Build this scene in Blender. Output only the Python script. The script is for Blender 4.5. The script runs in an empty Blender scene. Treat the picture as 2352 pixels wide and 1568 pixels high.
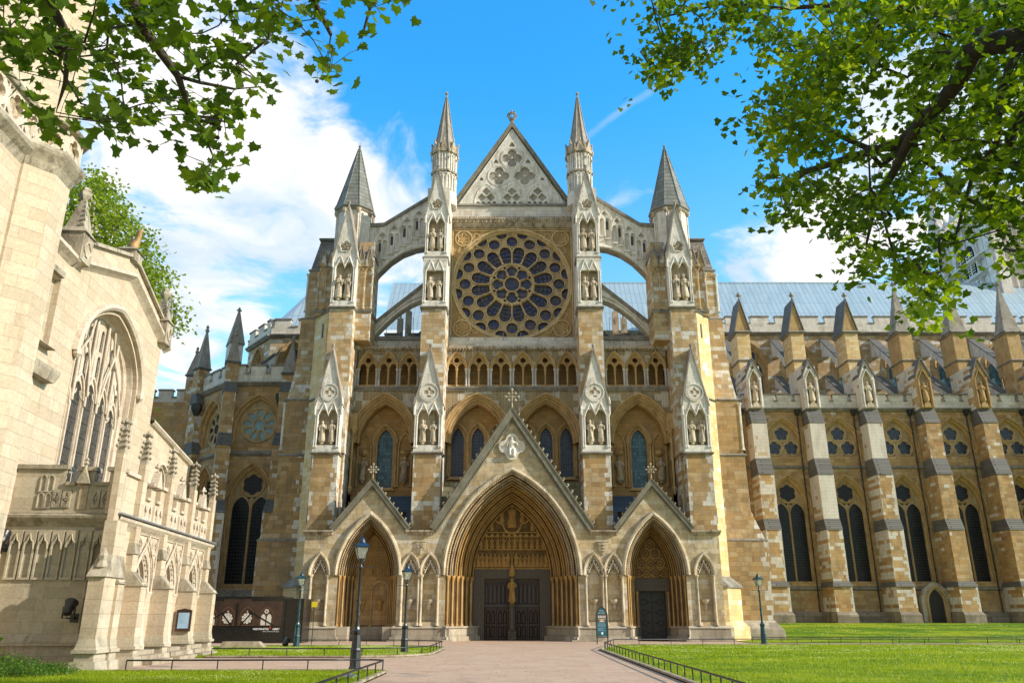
import bpy, math, random
from mathutils import Vector, Matrix, noise as mnoise
from mathutils.geometry import tessellate_polygon
PI = math.pi
rad = math.radians
SC = bpy.context.scene
COL = SC.collection

# ------------------------------------------------------------------ camera, sky, sun, exposure
FPX, PITCH, EYE = 1837.5, rad(18.96), 1.6
cam_d = bpy.data.cameras.new("camera")
cam_d.lens = 28.13
cam_d.sensor_width = 36
cam_d.clip_end = 3000
cam = bpy.data.objects.new("camera", cam_d)
COL.objects.link(cam)
cam.location = (0, -58, EYE)
cam.rotation_euler = (rad(90) + PITCH, 0, 0)
SC.camera = cam

SUN = Vector((0.85, -0.24, 0.46)).normalized()     # direction towards the sun
sun_el = math.asin(SUN.z)
sun_az = math.atan2(SUN.x, SUN.y)
sd = bpy.data.lights.new("sun", 'SUN')
sd.energy = 5.0
sd.angle = rad(0.6)
sd.color = (1.0, 0.89, 0.74)
sun = bpy.data.objects.new("sun", sd)
COL.objects.link(sun)
sun.rotation_euler = SUN.to_track_quat('Z', 'Y').to_euler()

SC.view_settings.view_transform = 'Standard'
SC.view_settings.look = 'None'
SC.view_settings.exposure = 0.35
SC.view_settings.gamma = 1.0


class G:
    """short-hand for building node trees"""
    def __init__(s, nt):
        s.nt = nt
        s.n = nt.nodes
        s.l = nt.links

    def node(s, t, **kw):
        n = s.n.new(t)
        for k, v in kw.items():
            setattr(n, k, v)
        return n

    def put(s, sock, v):
        if isinstance(v, bpy.types.NodeSocket):
            s.l.new(v, sock)
        elif isinstance(v, (tuple, list)) and len(v) == 3 and sock.type == 'RGBA':
            sock.default_value = (*v, 1)
        else:
            sock.default_value = v

    def m(s, op, a, b=0.0, c=None, clamp=False):
        n = s.node('ShaderNodeMath', operation=op, use_clamp=clamp)
        s.put(n.inputs[0], a)
        s.put(n.inputs[1], b)
        if c is not None:
            s.put(n.inputs[2], c)
        return n.outputs[0]

    def vm(s, op, a, b=None):
        n = s.node('ShaderNodeVectorMath', operation=op)
        s.put(n.inputs[0], a)
        if b is not None:
            s.put(n.inputs[1], b)
        return n.outputs['Value'] if op in ('DOT_PRODUCT', 'LENGTH') else n.outputs[0]

    def mix(s, f, a, b, mode='MIX'):
        n = s.node('ShaderNodeMix', data_type='RGBA', blend_type=mode)
        s.put(n.inputs[0], f)
        s.put(n.inputs[6], a)
        s.put(n.inputs[7], b)
        return n.outputs[2]

    def step(s, v, lo, hi):
        n = s.node('ShaderNodeMapRange', interpolation_type='SMOOTHSTEP')
        s.put(n.inputs[0], v)
        n.inputs[1].default_value = lo
        n.inputs[2].default_value = hi
        return n.outputs[0]

    def noise(s, vec, scale, detail=3, rough=0.55, col=False):
        n = s.node('ShaderNodeTexNoise')
        if vec is not None:
            s.put(n.inputs['Vector'], vec)
        n.inputs['Scale'].default_value = scale
        n.inputs['Detail'].default_value = detail
        n.inputs['Roughness'].default_value = rough
        return n.outputs['Color' if col else 0]

    def ramp(s, f, stops, const=False):
        n = s.node('ShaderNodeValToRGB')
        s.put(n.inputs[0], f)
        r = n.color_ramp
        r.interpolation = 'CONSTANT' if const else 'LINEAR'
        while len(r.elements) < len(stops):
            r.elements.new(0.5)
        for e, (p, c) in zip(r.elements, stops):
            e.position = p
            e.color = (*c, 1) if len(c) == 3 else c
        return n.outputs[0]

    def xyz(s, v):
        n = s.node('ShaderNodeSeparateXYZ')
        s.put(n.inputs[0], v)
        return n.outputs[0], n.outputs[1], n.outputs[2]

    def comb(s, x=0.0, y=0.0, z=0.0):
        n = s.node('ShaderNodeCombineXYZ')
        for i, v in enumerate((x, y, z)):
            s.put(n.inputs[i], v)
        return n.outputs[0]


def ray(px, py):
    """unit direction seen at a picture position (2352 x 1568 grid)"""
    a, b = (px - 1176) / FPX, (784 - py) / FPX
    c, s = math.cos(PITCH), math.sin(PITCH)
    return Vector((a, c - b * s, s + b * c)).normalized()


world = bpy.data.worlds.new("World")
SC.world = world
world.use_nodes = True
g = G(world.node_tree)
g.n.clear()
sky = g.node('ShaderNodeTexSky', sky_type='NISHITA')
sky.sun_disc = False
sky.sun_elevation = sun_el
sky.sun_rotation = sun_az
sky.air_density = 1.0
sky.dust_density = 0.6
sky.ozone_density = 2.0
d = g.node('ShaderNodeTexCoord').outputs['Generated']
d = g.vm('NORMALIZE', d)
dx, dy, dz = g.xyz(d)
den = g.m('ADD', g.m('MAXIMUM', dz, 0.0), 0.22)
pl = g.comb(g.m('DIVIDE', dx, den), g.m('DIVIDE', dy, den), 0.0)
warp = g.vm('SCALE', g.vm('SUBTRACT', g.noise(pl, 1.6, 3, 0.5, True), (0.5, 0.5, 0.5)))
warp.node.inputs['Scale'].default_value = 0.55
pw = g.vm('ADD', pl, warp)
n1 = g.noise(pw, 2.3, 9, 0.60)
n2 = g.noise(pw, 7.5, 6, 0.62)
base = g.m('ADD', g.m('MULTIPLY', g.m('ADD', g.m('MULTIPLY', n1, 0.68), g.m('MULTIPLY', n2, 0.32)), 2.5), -0.75)
bias = None
# cloud banks and clear patches of that evening's sky: direction, angular radius (deg), strength
for (px, py, r, k) in [(780, 330, 14, .13), (420, 560, 18, .12), (640, 700, 12, .16), (900, 440, 7, .16), (350, 120, 10, .20),
                       (1500, 80, 22, -.22), (1150, 120, 15, -.16), (1250, 330, 6, .02), (1820, 560, 6.5, .27), (1640, 440, 5, .10),
                       (620, 250, 6, .0), (2150, 400, 14, .13), (560, 640, 3.2, -.16), (690, 690, 3.5, -.2), (500, 790, 3, -.15), (250, 30, 5, -.1), (960, 300, 5, -.12), (1650, 350, 7, -.12), (700, 690, 3, -.15), (2350, 60, 12, .15), (560, 120, 5, -.12),
                       (620, 520, 4, -.10), (1000, 60, 6, -.15), (560, 330, 5, .1)]:
    c = ray(px, py)
    t = g.step(g.vm('DOT_PRODUCT', d, tuple(c)), math.cos(rad(r)), 1.0)
    t = g.m('MULTIPLY', t, k)
    bias = t if bias is None else g.m('ADD', bias, t)
back = g.m('MULTIPLY', g.step(g.m('MULTIPLY', dy, -1.0), 0.0, 0.5), 0.26)  # extra cloud added behind the camera, out of view, to neutralise the fill light
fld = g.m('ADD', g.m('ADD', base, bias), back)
mask = g.step(fld, 0.45, 0.80)
# thin condensation trail
ta, tb = ray(1365, 300), ray(1640, 110)
nrm = ta.cross(tb).normalized()
wob = g.m('MULTIPLY', g.m('SUBTRACT', g.noise(pl, 14, 6), 0.5), 0.012)
dist = g.m('ABSOLUTE', g.m('ADD', g.vm('DOT_PRODUCT', d, tuple(nrm)), wob))
mid = ((ta + tb) / 2).normalized()
tr = g.m('MULTIPLY', g.m('SUBTRACT', 1.0, g.step(dist, 0.0005, 0.0065)), g.step(g.vm('DOT_PRODUCT', d, tuple(mid)), math.cos(rad(6.6)), math.cos(rad(4.5))))
mask = g.m('MAXIMUM', mask, g.m('MULTIPLY', tr, g.m('MULTIPLY', g.noise(pl, 20, 5), 0.60)))
shade = g.m('ADD', g.m('MULTIPLY', g.noise(g.vm('ADD', pw, (0.11, 0.07, 0.0)), 3.2, 8, 0.62), 0.75), g.m('MULTIPLY', fld, 0.22))
cl = g.ramp(shade, [(0.38, (4.6, 6.0, 7.7)), (0.50, (6.4, 7.3, 8.1)), (0.60, (8.9, 8.8, 8.6))])
blue = g.mix(1.0, sky.outputs[0], g.mix(g.step(dz, 0.30, 0.62), (0.72, 1.16, 1.22), (0.20, 1.05, 1.42)), 'MULTIPLY')
blue = g.vm('SCALE', blue)
blue.node.inputs['Scale'].default_value = 2.38
cl = g.mix(g.step(g.m('MULTIPLY', dy, -1.0), -0.15, 0.35), cl, (4.6, 4.4, 4.0))  # unseen clouds behind the camera get their own tone to set facade fill
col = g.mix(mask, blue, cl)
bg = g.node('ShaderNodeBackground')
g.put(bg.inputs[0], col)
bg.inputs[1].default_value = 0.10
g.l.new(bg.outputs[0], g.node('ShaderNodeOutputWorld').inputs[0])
# ------------------------------------------------------------------ materials
MATS = {}


def newmat(name):
    m = bpy.data.materials.new(name)
    m.use_nodes = True
    g = G(m.node_tree)
    b = g.n['Principled BSDF']
    MATS[name] = m
    return m, g, b


def wall_uv(g):
    """running length along any upright wall, and height"""
    geo = g.node('ShaderNodeNewGeometry')
    nx, ny, nz = g.xyz(geo.outputs['True Normal'])
    t = g.vm('NORMALIZE', g.comb(g.m('MULTIPLY', ny, -1.0), nx, 0.0))
    u = g.vm('DOT_PRODUCT', geo.outputs['Position'], t)
    x, y, z = g.xyz(geo.outputs['Position'])
    # sloping stone courses follow the slope
    return geo.outputs['Position'], u, z, nz


def ashlar(name, tones, white=(0.74, 0.69, 0.58), amount=0.3, quoin=0.0, h=0.34, w=0.72, grime=0.35, gcol=(0.16, 0.12, 0.08), mortar=0.75, spread=0.30, rough=0.88, orange=0.0, cluster=0.28, crust=0.0):
    m, g, b = newmat(name)
    P, u, z, nz = wall_uv(g)
    row = g.m('FLOOR', g.m('DIVIDE', z, h))
    wn = g.node('ShaderNodeTexWhiteNoise', noise_dimensions='1D')
    g.put(wn.inputs['W'], row)
    uu = g.m('ADD', g.m('DIVIDE', u, w), g.m('MULTIPLY', wn.outputs[0], 7.3))
    # blocks of uneven length: fold the running length a little
    uu = g.m('ADD', uu, g.m('MULTIPLY', g.m('SINE', g.m('MULTIPLY', uu, 2.1)), 0.22))
    colu = g.m('FLOOR', uu)
    fu = g.m('SUBTRACT', uu, colu)
    fz = g.m('SUBTRACT', g.m('DIVIDE', z, h), row)
    wn2 = g.node('ShaderNodeTexWhiteNoise', noise_dimensions='2D')
    g.put(wn2.inputs['Vector'], g.comb(colu, row, 0.0))
    r1 = wn2.outputs[0]
    rc = wn2.outputs['Color']
    _, r2, r3 = g.xyz(rc)
    n = len(tones)
    colr = g.ramp(r1, [(i / max(1, n), c) for i, c in enumerate(tones)], const=True)
    # neighbouring blocks share weather: low frequency tint
    big = g.noise(P, 0.33, 3, 0.6)
    colr = g.mix(g.m('MULTIPLY', g.step(big, 0.35, 0.7), 0.55), colr, tones[0])
    if orange:
        og = g.noise(g.vm('ADD', P, (17.0, 3.0, 9.0)), 0.6, 3, 0.6)
        colr = g.mix(g.m('MULTIPLY', g.step(og, 0.48, 0.72), orange), colr, (0.56, 0.25, 0.055))
    # whiter replacement stones in clusters
    bc = g.comb(g.m('MULTIPLY', g.m('FLOOR', g.m('MULTIPLY', colu, 1.0)), w * cluster), g.m('MULTIPLY', row, h * cluster * 0.8), g.m('MULTIPLY', nz, 0.0))
    px, py, pz = g.xyz(P)
    bc = g.vm('ADD', bc, g.comb(g.m('MULTIPLY', g.m('FLOOR', g.m('MULTIPLY', px, 0.12)), 1.7), 0.0, 0.0))
    cn = g.noise(bc, 3.0, 2, 0.6)
    val = g.m('ADD', g.m('MULTIPLY', g.m('SUBTRACT', cn, 0.5), 1.0), g.m('MULTIPLY', g.m('SUBTRACT', r2, 0.5), spread))
    thr = 0.42 - amount * 0.72
    if quoin:
        tc = g.node('ShaderNodeTexCoord').outputs['Generated']
        gx, gy, gz = g.xyz(tc)
        e = g.m('MULTIPLY', g.m('ABSOLUTE', g.m('SUBTRACT', gx, 0.5)), 2.0)
        wr = g.node('ShaderNodeTexWhiteNoise', noise_dimensions='1D')
        g.put(wr.inputs['W'], g.m('ADD', row, 31.7))
        side = g.step(g.m('SUBTRACT', gx, 0.35), 0.0, 0.3)
        e = g.m('MULTIPLY', g.m('ADD', e, g.m('MULTIPLY', g.m('SUBTRACT', wr.outputs[0], 0.5), 0.45)), g.m('ADD', 0.72, g.m('MULTIPLY', side, 0.28)))
        val = g.m('ADD', val, g.m('MULTIPLY', g.step(e, 0.66, 0.68), quoin))
    wm = g.m('GREATER_THAN', val, thr)
    wcol = g.mix(r3, white, tuple(c * 0.84 for c in white))
    colr = g.mix(wm, colr, wcol)
    # per block brightness
    colr = g.mix(1.0, colr, g.ramp(r3, [(0, (0.88, 0.87, 0.86)), (1, (1.06, 1.05, 1.04))]), 'MULTIPLY')
    # mortar
    mo = g.m('MAXIMUM', g.m('LESS_THAN', g.m('MULTIPLY', g.m('MINIMUM', fu, g.m('SUBTRACT', 1.0, fu)), w), 0.012),
             g.m('LESS_THAN', g.m('MULTIPLY', g.m('MINIMUM', fz, g.m('SUBTRACT', 1.0, fz)), h), 0.012))
    colr = g.mix(g.m('MULTIPLY', mo, 1 - mortar), colr, (0.10, 0.07, 0.04))
    # soot streaks and fine weathering
    st = g.noise(g.vm('MULTIPLY', P, (2.2, 2.2, 0.35)), 1.0, 5, 0.65)
    colr = g.mix(g.m('MULTIPLY', g.step(st, 0.50, 0.78), grime), colr, gcol, 'MIX')
    s2 = g.noise(g.vm('ADD', g.vm('MULTIPLY', P, (0.9, 0.9, 0.28)), (3.0, 8.0, 1.0)), 1.0, 6, 0.68)
    colr = g.mix(g.m('MULTIPLY', g.step(s2, 0.47, 0.68), grime * 0.75), colr, tuple(v * 1.5 + 0.02 for v in gcol))
    if crust:
        cr = g.noise(g.vm('ADD', P, (5.0, 1.0, 3.0)), 1.1, 6, 0.7)
        colr = g.mix(g.m('MULTIPLY', g.step(cr, 0.46, 0.62), crust), colr, (0.10, 0.085, 0.065))
    fine = g.noise(P, 9.0, 4, 0.7)
    colr = g.mix(1.0, colr, g.ramp(fine, [(0.25, (0.80, 0.78, 0.75)), (0.7, (1.08, 1.08, 1.08))]), 'MULTIPLY')
    g.put(b.inputs['Base Color'], colr)
    b.inputs['Roughness'].default_value = rough
    bump = g.node('ShaderNodeBump')
    bump.inputs['Strength'].default_value = 0.5
    bump.inputs['Distance'].default_value = 0.03
    hgt = g.m('ADD', g.m('MULTIPLY', g.noise(P, 14, 4, 0.7), 0.8), g.m('MULTIPLY', r3, 0.35))
    hgt = g.m('SUBTRACT', hgt, g.m('MULTIPLY', mo, 0.5))
    g.put(bump.inputs['Height'], hgt)
    g.l.new(bump.outputs[0], b.inputs['Normal'])
    return m


def carved(name, c1, c2, dark=0.4, dcol=(0.09, 0.07, 0.05), rough=0.9, nscale=1.3, relief=0.0):
    """plain dressed or carved stone, two tones and soot patches"""
    m, g, b = newmat(name)
    P = g.node('ShaderNodeNewGeometry').outputs['Position']
    c = g.mix(g.step(g.noise(P, nscale, 4, 0.6), 0.35, 0.65), c1, c2)
    s = g.noise(g.vm('MULTIPLY', P, (2.6, 2.6, 0.8)), 1.0, 6, 0.7)
    c = g.mix(g.m('MULTIPLY', g.step(s, 0.47, 0.66), dark), c, dcol)
    f = g.noise(P, 11, 4, 0.7)
    c = g.mix(1.0, c, g.ramp(f, [(0.3, (0.78, 0.76, 0.74)), (0.7, (1.1, 1.1, 1.1))]), 'MULTIPLY')
    g.put(b.inputs['Base Color'], c)
    b.inputs['Roughness'].default_value = rough
    bp = g.node('ShaderNodeBump')
    bp.inputs['Strength'].default_value = 0.6
    bp.inputs['Distance'].default_value = 0.03 + relief
    g.put(bp.inputs['Height'], g.noise(P, 12 if not relief else 5, 4, 0.65))
    g.l.new(bp.outputs[0], b.inputs['Normal'])
    return m


def diaper(name, light, dark, cell=0.30, amt=0.6, recut=True):
    """small squares each with a carved four-petal flower, some recut white"""
    m, g, b = newmat(name)
    P, u, z, nz = wall_uv(g)
    a = g.m('DIVIDE', u, cell)
    c = g.m('DIVIDE', z, cell)
    ia, ic = g.m('FLOOR', a), g.m('FLOOR', c)
    fa, fc = g.m('SUBTRACT', g.m('SUBTRACT', a, ia), 0.5), g.m('SUBTRACT', g.m('SUBTRACT', c, ic), 0.5)
    r = g.m('SQRT', g.m('ADD', g.m('MULTIPLY', fa, fa), g.m('MULTIPLY', fc, fc)))
    pit = g.m('MAXIMUM', g.m('MULTIPLY', g.step(r, 0.30, 0.22), g.step(r, 0.08, 0.13)), g.m('GREATER_THAN', g.m('MAXIMUM', g.m('ABSOLUTE', fa), g.m('ABSOLUTE', fc)), 0.44))
    bn = g.noise(g.comb(g.m('FLOOR', g.m('MULTIPLY', ia, 0.5)), g.m('FLOOR', g.m('MULTIPLY', ic, 0.5)), 0.0), 0.45, 2)
    lc = g.mix(g.m('GREATER_THAN', bn, 0.53 if recut else 2.0), light, (0.74, 0.68, 0.56))
    st = g.noise(g.vm('MULTIPLY', P, (1.5, 1.5, 0.6)), 1.0, 4, 0.7)
    lc = g.mix(g.m('MULTIPLY', g.step(st, 0.45, 0.7), 0.7), lc, (0.20, 0.15, 0.09))
    g.put(b.inputs['Base Color'], g.mix(g.m('MULTIPLY', pit, amt), lc, dark))
    b.inputs['Roughness'].default_value = 0.9
    bp = g.node('ShaderNodeBump')
    bp.inputs['Distance'].default_value = 0.05
    g.put(bp.inputs['Height'], g.m('SUBTRACT', 1.0, pit))
    g.l.new(bp.outputs[0], b.inputs['Normal'])
    return m


def glass(name, c1, c2, cell=0.16, lead=(0.05, 0.055, 0.06), leadw=0.13, tint=None, spec=0.6, rough=0.22, wire=0.0):
    """leaded quarries seen from outside: dark panes, pale lead and wire guard"""
    m, g, b = newmat(name)
    P, u, z, nz = wall_uv(g)
    a, c = g.m('DIVIDE', u, cell), g.m('DIVIDE', z, cell * 1.25)
    ia, ic = g.m('FLOOR', a), g.m('FLOOR', c)
    fa, fc = g.m('SUBTRACT', a, ia), g.m('SUBTRACT', c, ic)
    wn = g.node('ShaderNodeTexWhiteNoise', noise_dimensions='2D')
    g.put(wn.inputs['Vector'], g.comb(ia, ic, 0.0))
    cc = g.mix(wn.outputs[0], c1, c2)
    if tint:
        t = g.noise(P, 1.3, 2, 0.5)
        cc = g.mix(g.step(t, 0.42, 0.62), cc, tint)
    ed = g.m('MAXIMUM', g.m('LESS_THAN', fa, leadw), g.m('LESS_THAN', fc, leadw))
    cc = g.mix(ed, cc, lead)
    if wire:
        bars = g.m('LESS_THAN', g.m('FRACT', g.m('DIVIDE', z, 0.62)), 0.09)
        cc = g.mix(g.m('MULTIPLY', bars, wire), cc, (0.02, 0.02, 0.02))
    g.put(b.inputs['Base Color'], cc)
    g.put(b.inputs['Roughness'], g.m('ADD', rough, g.m('MULTIPLY', ed, 0.4)))
    b.inputs['Specular IOR Level'].default_value = spec
    bp = g.node('ShaderNodeBump')
    bp.inputs['Distance'].default_value = 0.01
    bp.inputs['Strength'].default_value = 0.5
    g.put(bp.inputs['Height'], g.m('ADD', g.m('MULTIPLY', wn.outputs[0], 0.6), g.m('MULTIPLY', g.noise(P, 5, 2), 0.8)))
    g.l.new(bp.outputs[0], b.inputs['Normal'])
    return m


def slatey(name, c1, c2, h=0.3, w=0.5, rough=0.5, moss=None, seam=None):
    m, g, b = newmat(name)
    P, u, z, nz = wall_uv(g)
    row = g.m('FLOOR', g.m('DIVIDE', z, h))
    cu = g.m('ADD', g.m('DIVIDE', u, w), g.m('MULTIPLY', row, 0.5))
    ci = g.m('FLOOR', cu)
    wn = g.node('ShaderNodeTexWhiteNoise', noise_dimensions='2D')
    g.put(wn.inputs['Vector'], g.comb(ci, row, 0.0))
    c = g.mix(wn.outputs[0], c1, c2)
    fz = g.m('SUBTRACT', g.m('DIVIDE', z, h), row)
    fu = g.m('SUBTRACT', cu, ci)
    e = g.m('MAXIMUM', g.m('LESS_THAN', fz, 0.10), g.m('LESS_THAN', fu, 0.03))
    c = g.mix(g.m('MULTIPLY', e, 0.75), c, (0.015, 0.015, 0.015))
    if moss:
        c = g.mix(g.m('MULTIPLY', g.step(g.noise(P, 1.1, 5, 0.7), 0.45, 0.65), 0.7), c, moss)
    g.put(b.inputs['Base Color'], c)
    b.inputs['Roughness'].default_value = rough
    bp = g.node('ShaderNodeBump')
    bp.inputs['Distance'].default_value = 0.03
    g.put(bp.inputs['Height'], g.m('ADD', g.m('SUBTRACT', 1.0, fz), g.m('MULTIPLY', wn.outputs[0], 0.4)))
    g.l.new(bp.outputs[0], b.inputs['Normal'])
    return m


def plain(name, c, rough=0.6, metal=0.0, var=0.15, scale=4.0, spec=0.5, bump=0.0):
    m, g, b = newmat(name)
    P = g.node('ShaderNodeNewGeometry').outputs['Position']
    f = g.noise(P, scale, 4, 0.6)
    g.put(b.inputs['Base Color'], g.mix(1.0, c, g.ramp(f, [(0.3, (1 - var,) * 3), (0.7, (1 + var,) * 3)]), 'MULTIPLY'))
    g.put(b.inputs['Roughness'], g.m('ADD', rough - 0.08, g.m('MULTIPLY', f, 0.16)))
    b.inputs['Metallic'].default_value = metal
    b.inputs['Specular IOR Level'].default_value = spec
    if bump:
        bp = g.node('ShaderNodeBump')
        bp.inputs['Distance'].default_value = bump
        g.put(bp.inputs['Height'], f)
        g.l.new(bp.outputs[0], b.inputs['Normal'])
    return m


HON = [(0.45, 0.30, 0.13), (0.40, 0.25, 0.10), (0.48, 0.335, 0.165), (0.43, 0.295, 0.145), (0.51, 0.385, 0.225), (0.33, 0.205, 0.085)]
TAN = [(0.53, 0.38, 0.20), (0.48, 0.335, 0.17), (0.56, 0.44, 0.27), (0.44, 0.29, 0.13), (0.59, 0.48, 0.32)]
PAL = [(0.72, 0.69, 0.63), (0.67, 0.63, 0.55), (0.75, 0.72, 0.65), (0.63, 0.57, 0.47)]
WH = (0.76, 0.73, 0.66)
ashlar('stone_buttress', HON, WH, amount=0.24, quoin=0.30, spread=0.20, cluster=0.2, grime=0.55, mortar=0.6, crust=0.28)
ashlar('stone_upper', TAN, WH, amount=0.44, quoin=0.12, spread=0.22, cluster=0.2, grime=0.5, mortar=0.62, crust=0.25)
ashlar('stone_white', PAL, (0.80, 0.77, 0.70), amount=0.55, grime=0.5, gcol=(0.24, 0.21, 0.17), h=0.4, w=0.9, mortar=0.78, crust=0.15)
ashlar('stone_honey', HON, (0.66, 0.55, 0.38), amount=0.10, spread=0.3, grime=0.6, orange=0.45, mortar=0.6)
ashlar('stone_bay', [(0.44, 0.27, 0.10), (0.39, 0.23, 0.08), (0.48, 0.31, 0.13)], (0.55, 0.42, 0.24), amount=0.1, grime=0.65, orange=0.35, mortar=0.6)
ashlar('stone_porch', [(0.62, 0.52, 0.35), (0.57, 0.46, 0.29), (0.66, 0.57, 0.41), (0.52, 0.40, 0.22)], (0.72, 0.66, 0.54), amount=0.35, grime=0.62, gcol=(0.18, 0.14, 0.09), crust=0.38, mortar=0.68)
ashlar('stone_turret', [(0.70, 0.52, 0.26), (0.64, 0.45, 0.20), (0.74, 0.60, 0.36)], (0.82, 0.76, 0.62), amount=0.25, spread=0.4, grime=0.2)
ashlar('stone_nave', [tuple(v * 1.1 for v in c) for c in HON], WH, amount=0.16, quoin=0.10, grime=0.55, orange=0.22, crust=0.25, spread=0.42, mortar=0.6)
ashlar('stone_nave_buttress', [tuple(v * 1.1 for v in c) for c in HON], WH, amount=0.47, quoin=0.22, grime=0.45, orange=0.12, crust=0.2, spread=0.14, cluster=0.17, mortar=0.62)
ashlar('stone_recased', TAN, WH, amount=0.74, quoin=0.10, grime=0.35, spread=0.2, cluster=0.12, mortar=0.7)
ashlar('stone_base', [(0.42, 0.37, 0.29), (0.36, 0.31, 0.24), (0.48, 0.43, 0.34)], (0.6, 0.57, 0.5), amount=0.15, grime=0.75, gcol=(0.09, 0.085, 0.06), h=0.4, w=1.1)
ashlar('stone_base_dark', [(0.27, 0.23, 0.17), (0.22, 0.19, 0.14), (0.32, 0.28, 0.22)], (0.5, 0.47, 0.4), amount=0.1, grime=0.8, gcol=(0.05, 0.05, 0.035), h=0.4, w=1.1)
ashlar('stone_church', [(0.53, 0.445, 0.33), (0.515, 0.425, 0.31), (0.545, 0.46, 0.345), (0.52, 0.42, 0.30)], (0.57, 0.50, 0.385), amount=0.15, grime=0.50, gcol=(0.30, 0.22, 0.15), h=0.42, w=0.95, mortar=0.74)
ashlar('stone_church_grey', [(0.43, 0.385, 0.29), (0.40, 0.35, 0.26), (0.46, 0.41, 0.32)], (0.50, 0.47, 0.38), amount=0.25, grime=0.45, gcol=(0.26, 0.22, 0.15), h=0.36, w=0.85, mortar=0.86)  # greyer church stone; on the porch end wall it paints in the shaded side
ashlar('stone_west_tower', [(0.70, 0.66, 0.62), (0.66, 0.61, 0.58), (0.74, 0.70, 0.66)], (0.78, 0.75, 0.72), amount=0.3, grime=0.5, gcol=(0.34, 0.30, 0.30), h=0.6, w=1.2)
carved('carved_white', (0.79, 0.77, 0.71), (0.69, 0.65, 0.57), dark=0.5, dcol=(0.20, 0.17, 0.13))
carved('carved_recess_shade', (0.46, 0.42, 0.35), (0.38, 0.34, 0.28), dark=0.5, dcol=(0.15, 0.13, 0.11))  # darker than the tracery over it: undercut shade put into the ground colour
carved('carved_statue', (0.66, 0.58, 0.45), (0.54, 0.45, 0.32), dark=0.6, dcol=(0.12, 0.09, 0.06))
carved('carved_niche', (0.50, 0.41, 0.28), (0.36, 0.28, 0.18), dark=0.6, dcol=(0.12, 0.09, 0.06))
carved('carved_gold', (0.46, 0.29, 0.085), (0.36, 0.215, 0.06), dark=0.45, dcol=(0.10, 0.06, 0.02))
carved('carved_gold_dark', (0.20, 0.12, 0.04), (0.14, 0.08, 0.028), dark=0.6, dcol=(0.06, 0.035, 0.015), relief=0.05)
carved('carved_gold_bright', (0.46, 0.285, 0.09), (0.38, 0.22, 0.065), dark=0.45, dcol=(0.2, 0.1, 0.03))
carved('carved_gold_shade', (0.17, 0.10, 0.035), (0.12, 0.07, 0.025), dark=0.6, dcol=(0.05, 0.03, 0.012))  # dark copy of the gold stone, painting shade into the portal hollows
carved('carved_roll_outer', (0.50, 0.39, 0.24), (0.40, 0.29, 0.16), dark=0.55, dcol=(0.13, 0.09, 0.05))
carved('carved_tan', (0.52, 0.36, 0.17), (0.44, 0.29, 0.12), dark=0.4, dcol=(0.12, 0.08, 0.045))
carved('carved_rose', (0.62, 0.48, 0.27), (0.52, 0.38, 0.19), dark=0.35, dcol=(0.20, 0.13, 0.06))
carved('carved_rose_plate', (0.48, 0.37, 0.21), (0.39, 0.29, 0.16), dark=0.5, dcol=(0.12, 0.08, 0.04))  # darker than its mouldings, so relief shade is painted into the plate
carved('carved_rose_field', (0.46, 0.31, 0.13), (0.37, 0.24, 0.095), dark=0.3, dcol=(0.2, 0.12, 0.05))
carved('carved_dirty', (0.52, 0.45, 0.34), (0.38, 0.31, 0.22), dark=0.75, dcol=(0.07, 0.06, 0.045))
carved('carved_crocket', (0.46, 0.41, 0.31), (0.34, 0.30, 0.22), dark=0.55, dcol=(0.10, 0.08, 0.06))
carved('carved_porch', (0.66, 0.58, 0.44), (0.52, 0.43, 0.29), dark=0.6, dcol=(0.12, 0.095, 0.065))
carved('carved_shaft', (0.60, 0.58, 0.55), (0.50, 0.46, 0.42), dark=0.4, dcol=(0.18, 0.15, 0.12))
carved('carved_church', (0.60, 0.52, 0.42), (0.52, 0.43, 0.335), dark=0.42, dcol=(0.24, 0.18, 0.12))
carved('carved_church_dirty', (0.44, 0.385, 0.29), (0.30, 0.26, 0.19), dark=0.7, dcol=(0.09, 0.075, 0.055))
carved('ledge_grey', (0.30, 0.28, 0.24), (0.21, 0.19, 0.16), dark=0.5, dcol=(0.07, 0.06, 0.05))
carved('spire_stone', (0.36, 0.33, 0.28), (0.27, 0.24, 0.20), dark=0.55, dcol=(0.13, 0.11, 0.09))
carved('gable_coping', (0.25, 0.235, 0.18), (0.18, 0.17, 0.125), dark=0.45, dcol=(0.10, 0.09, 0.07))
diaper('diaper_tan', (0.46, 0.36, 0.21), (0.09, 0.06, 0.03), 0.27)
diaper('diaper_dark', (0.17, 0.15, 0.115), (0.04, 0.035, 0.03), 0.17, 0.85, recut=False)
glass('glass_blue', (0.015, 0.024, 0.045), (0.035, 0.055, 0.095), 0.21, lead=(0.085, 0.095, 0.11), leadw=0.13, spec=0.4)
glass('glass_teal', (0.03, 0.085, 0.125), (0.09, 0.20, 0.25), 0.22, lead=(0.03, 0.05, 0.065), leadw=0.13, spec=0.4)
glass('glass_dark', (0.006, 0.007, 0.010), (0.014, 0.017, 0.02), 0.22, lead=(0.035, 0.035, 0.035), leadw=0.14, wire=0.6, spec=0.28)
glass('glass_rose', (0.06, 0.055, 0.07), (0.10, 0.085, 0.10), 0.34, lead=(0.015, 0.015, 0.02), leadw=0.09, tint=(0.035, 0.05, 0.14), spec=0.4)
glass('glass_pale', (0.16, 0.30, 0.38), (0.24, 0.40, 0.46), 0.17, lead=(0.30, 0.33, 0.34), leadw=0.12)
glass('glass_church', (0.035, 0.035, 0.033), (0.08, 0.075, 0.068), 0.11, lead=(0.05, 0.05, 0.045), leadw=0.16, wire=0.9, spec=0.3)
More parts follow.
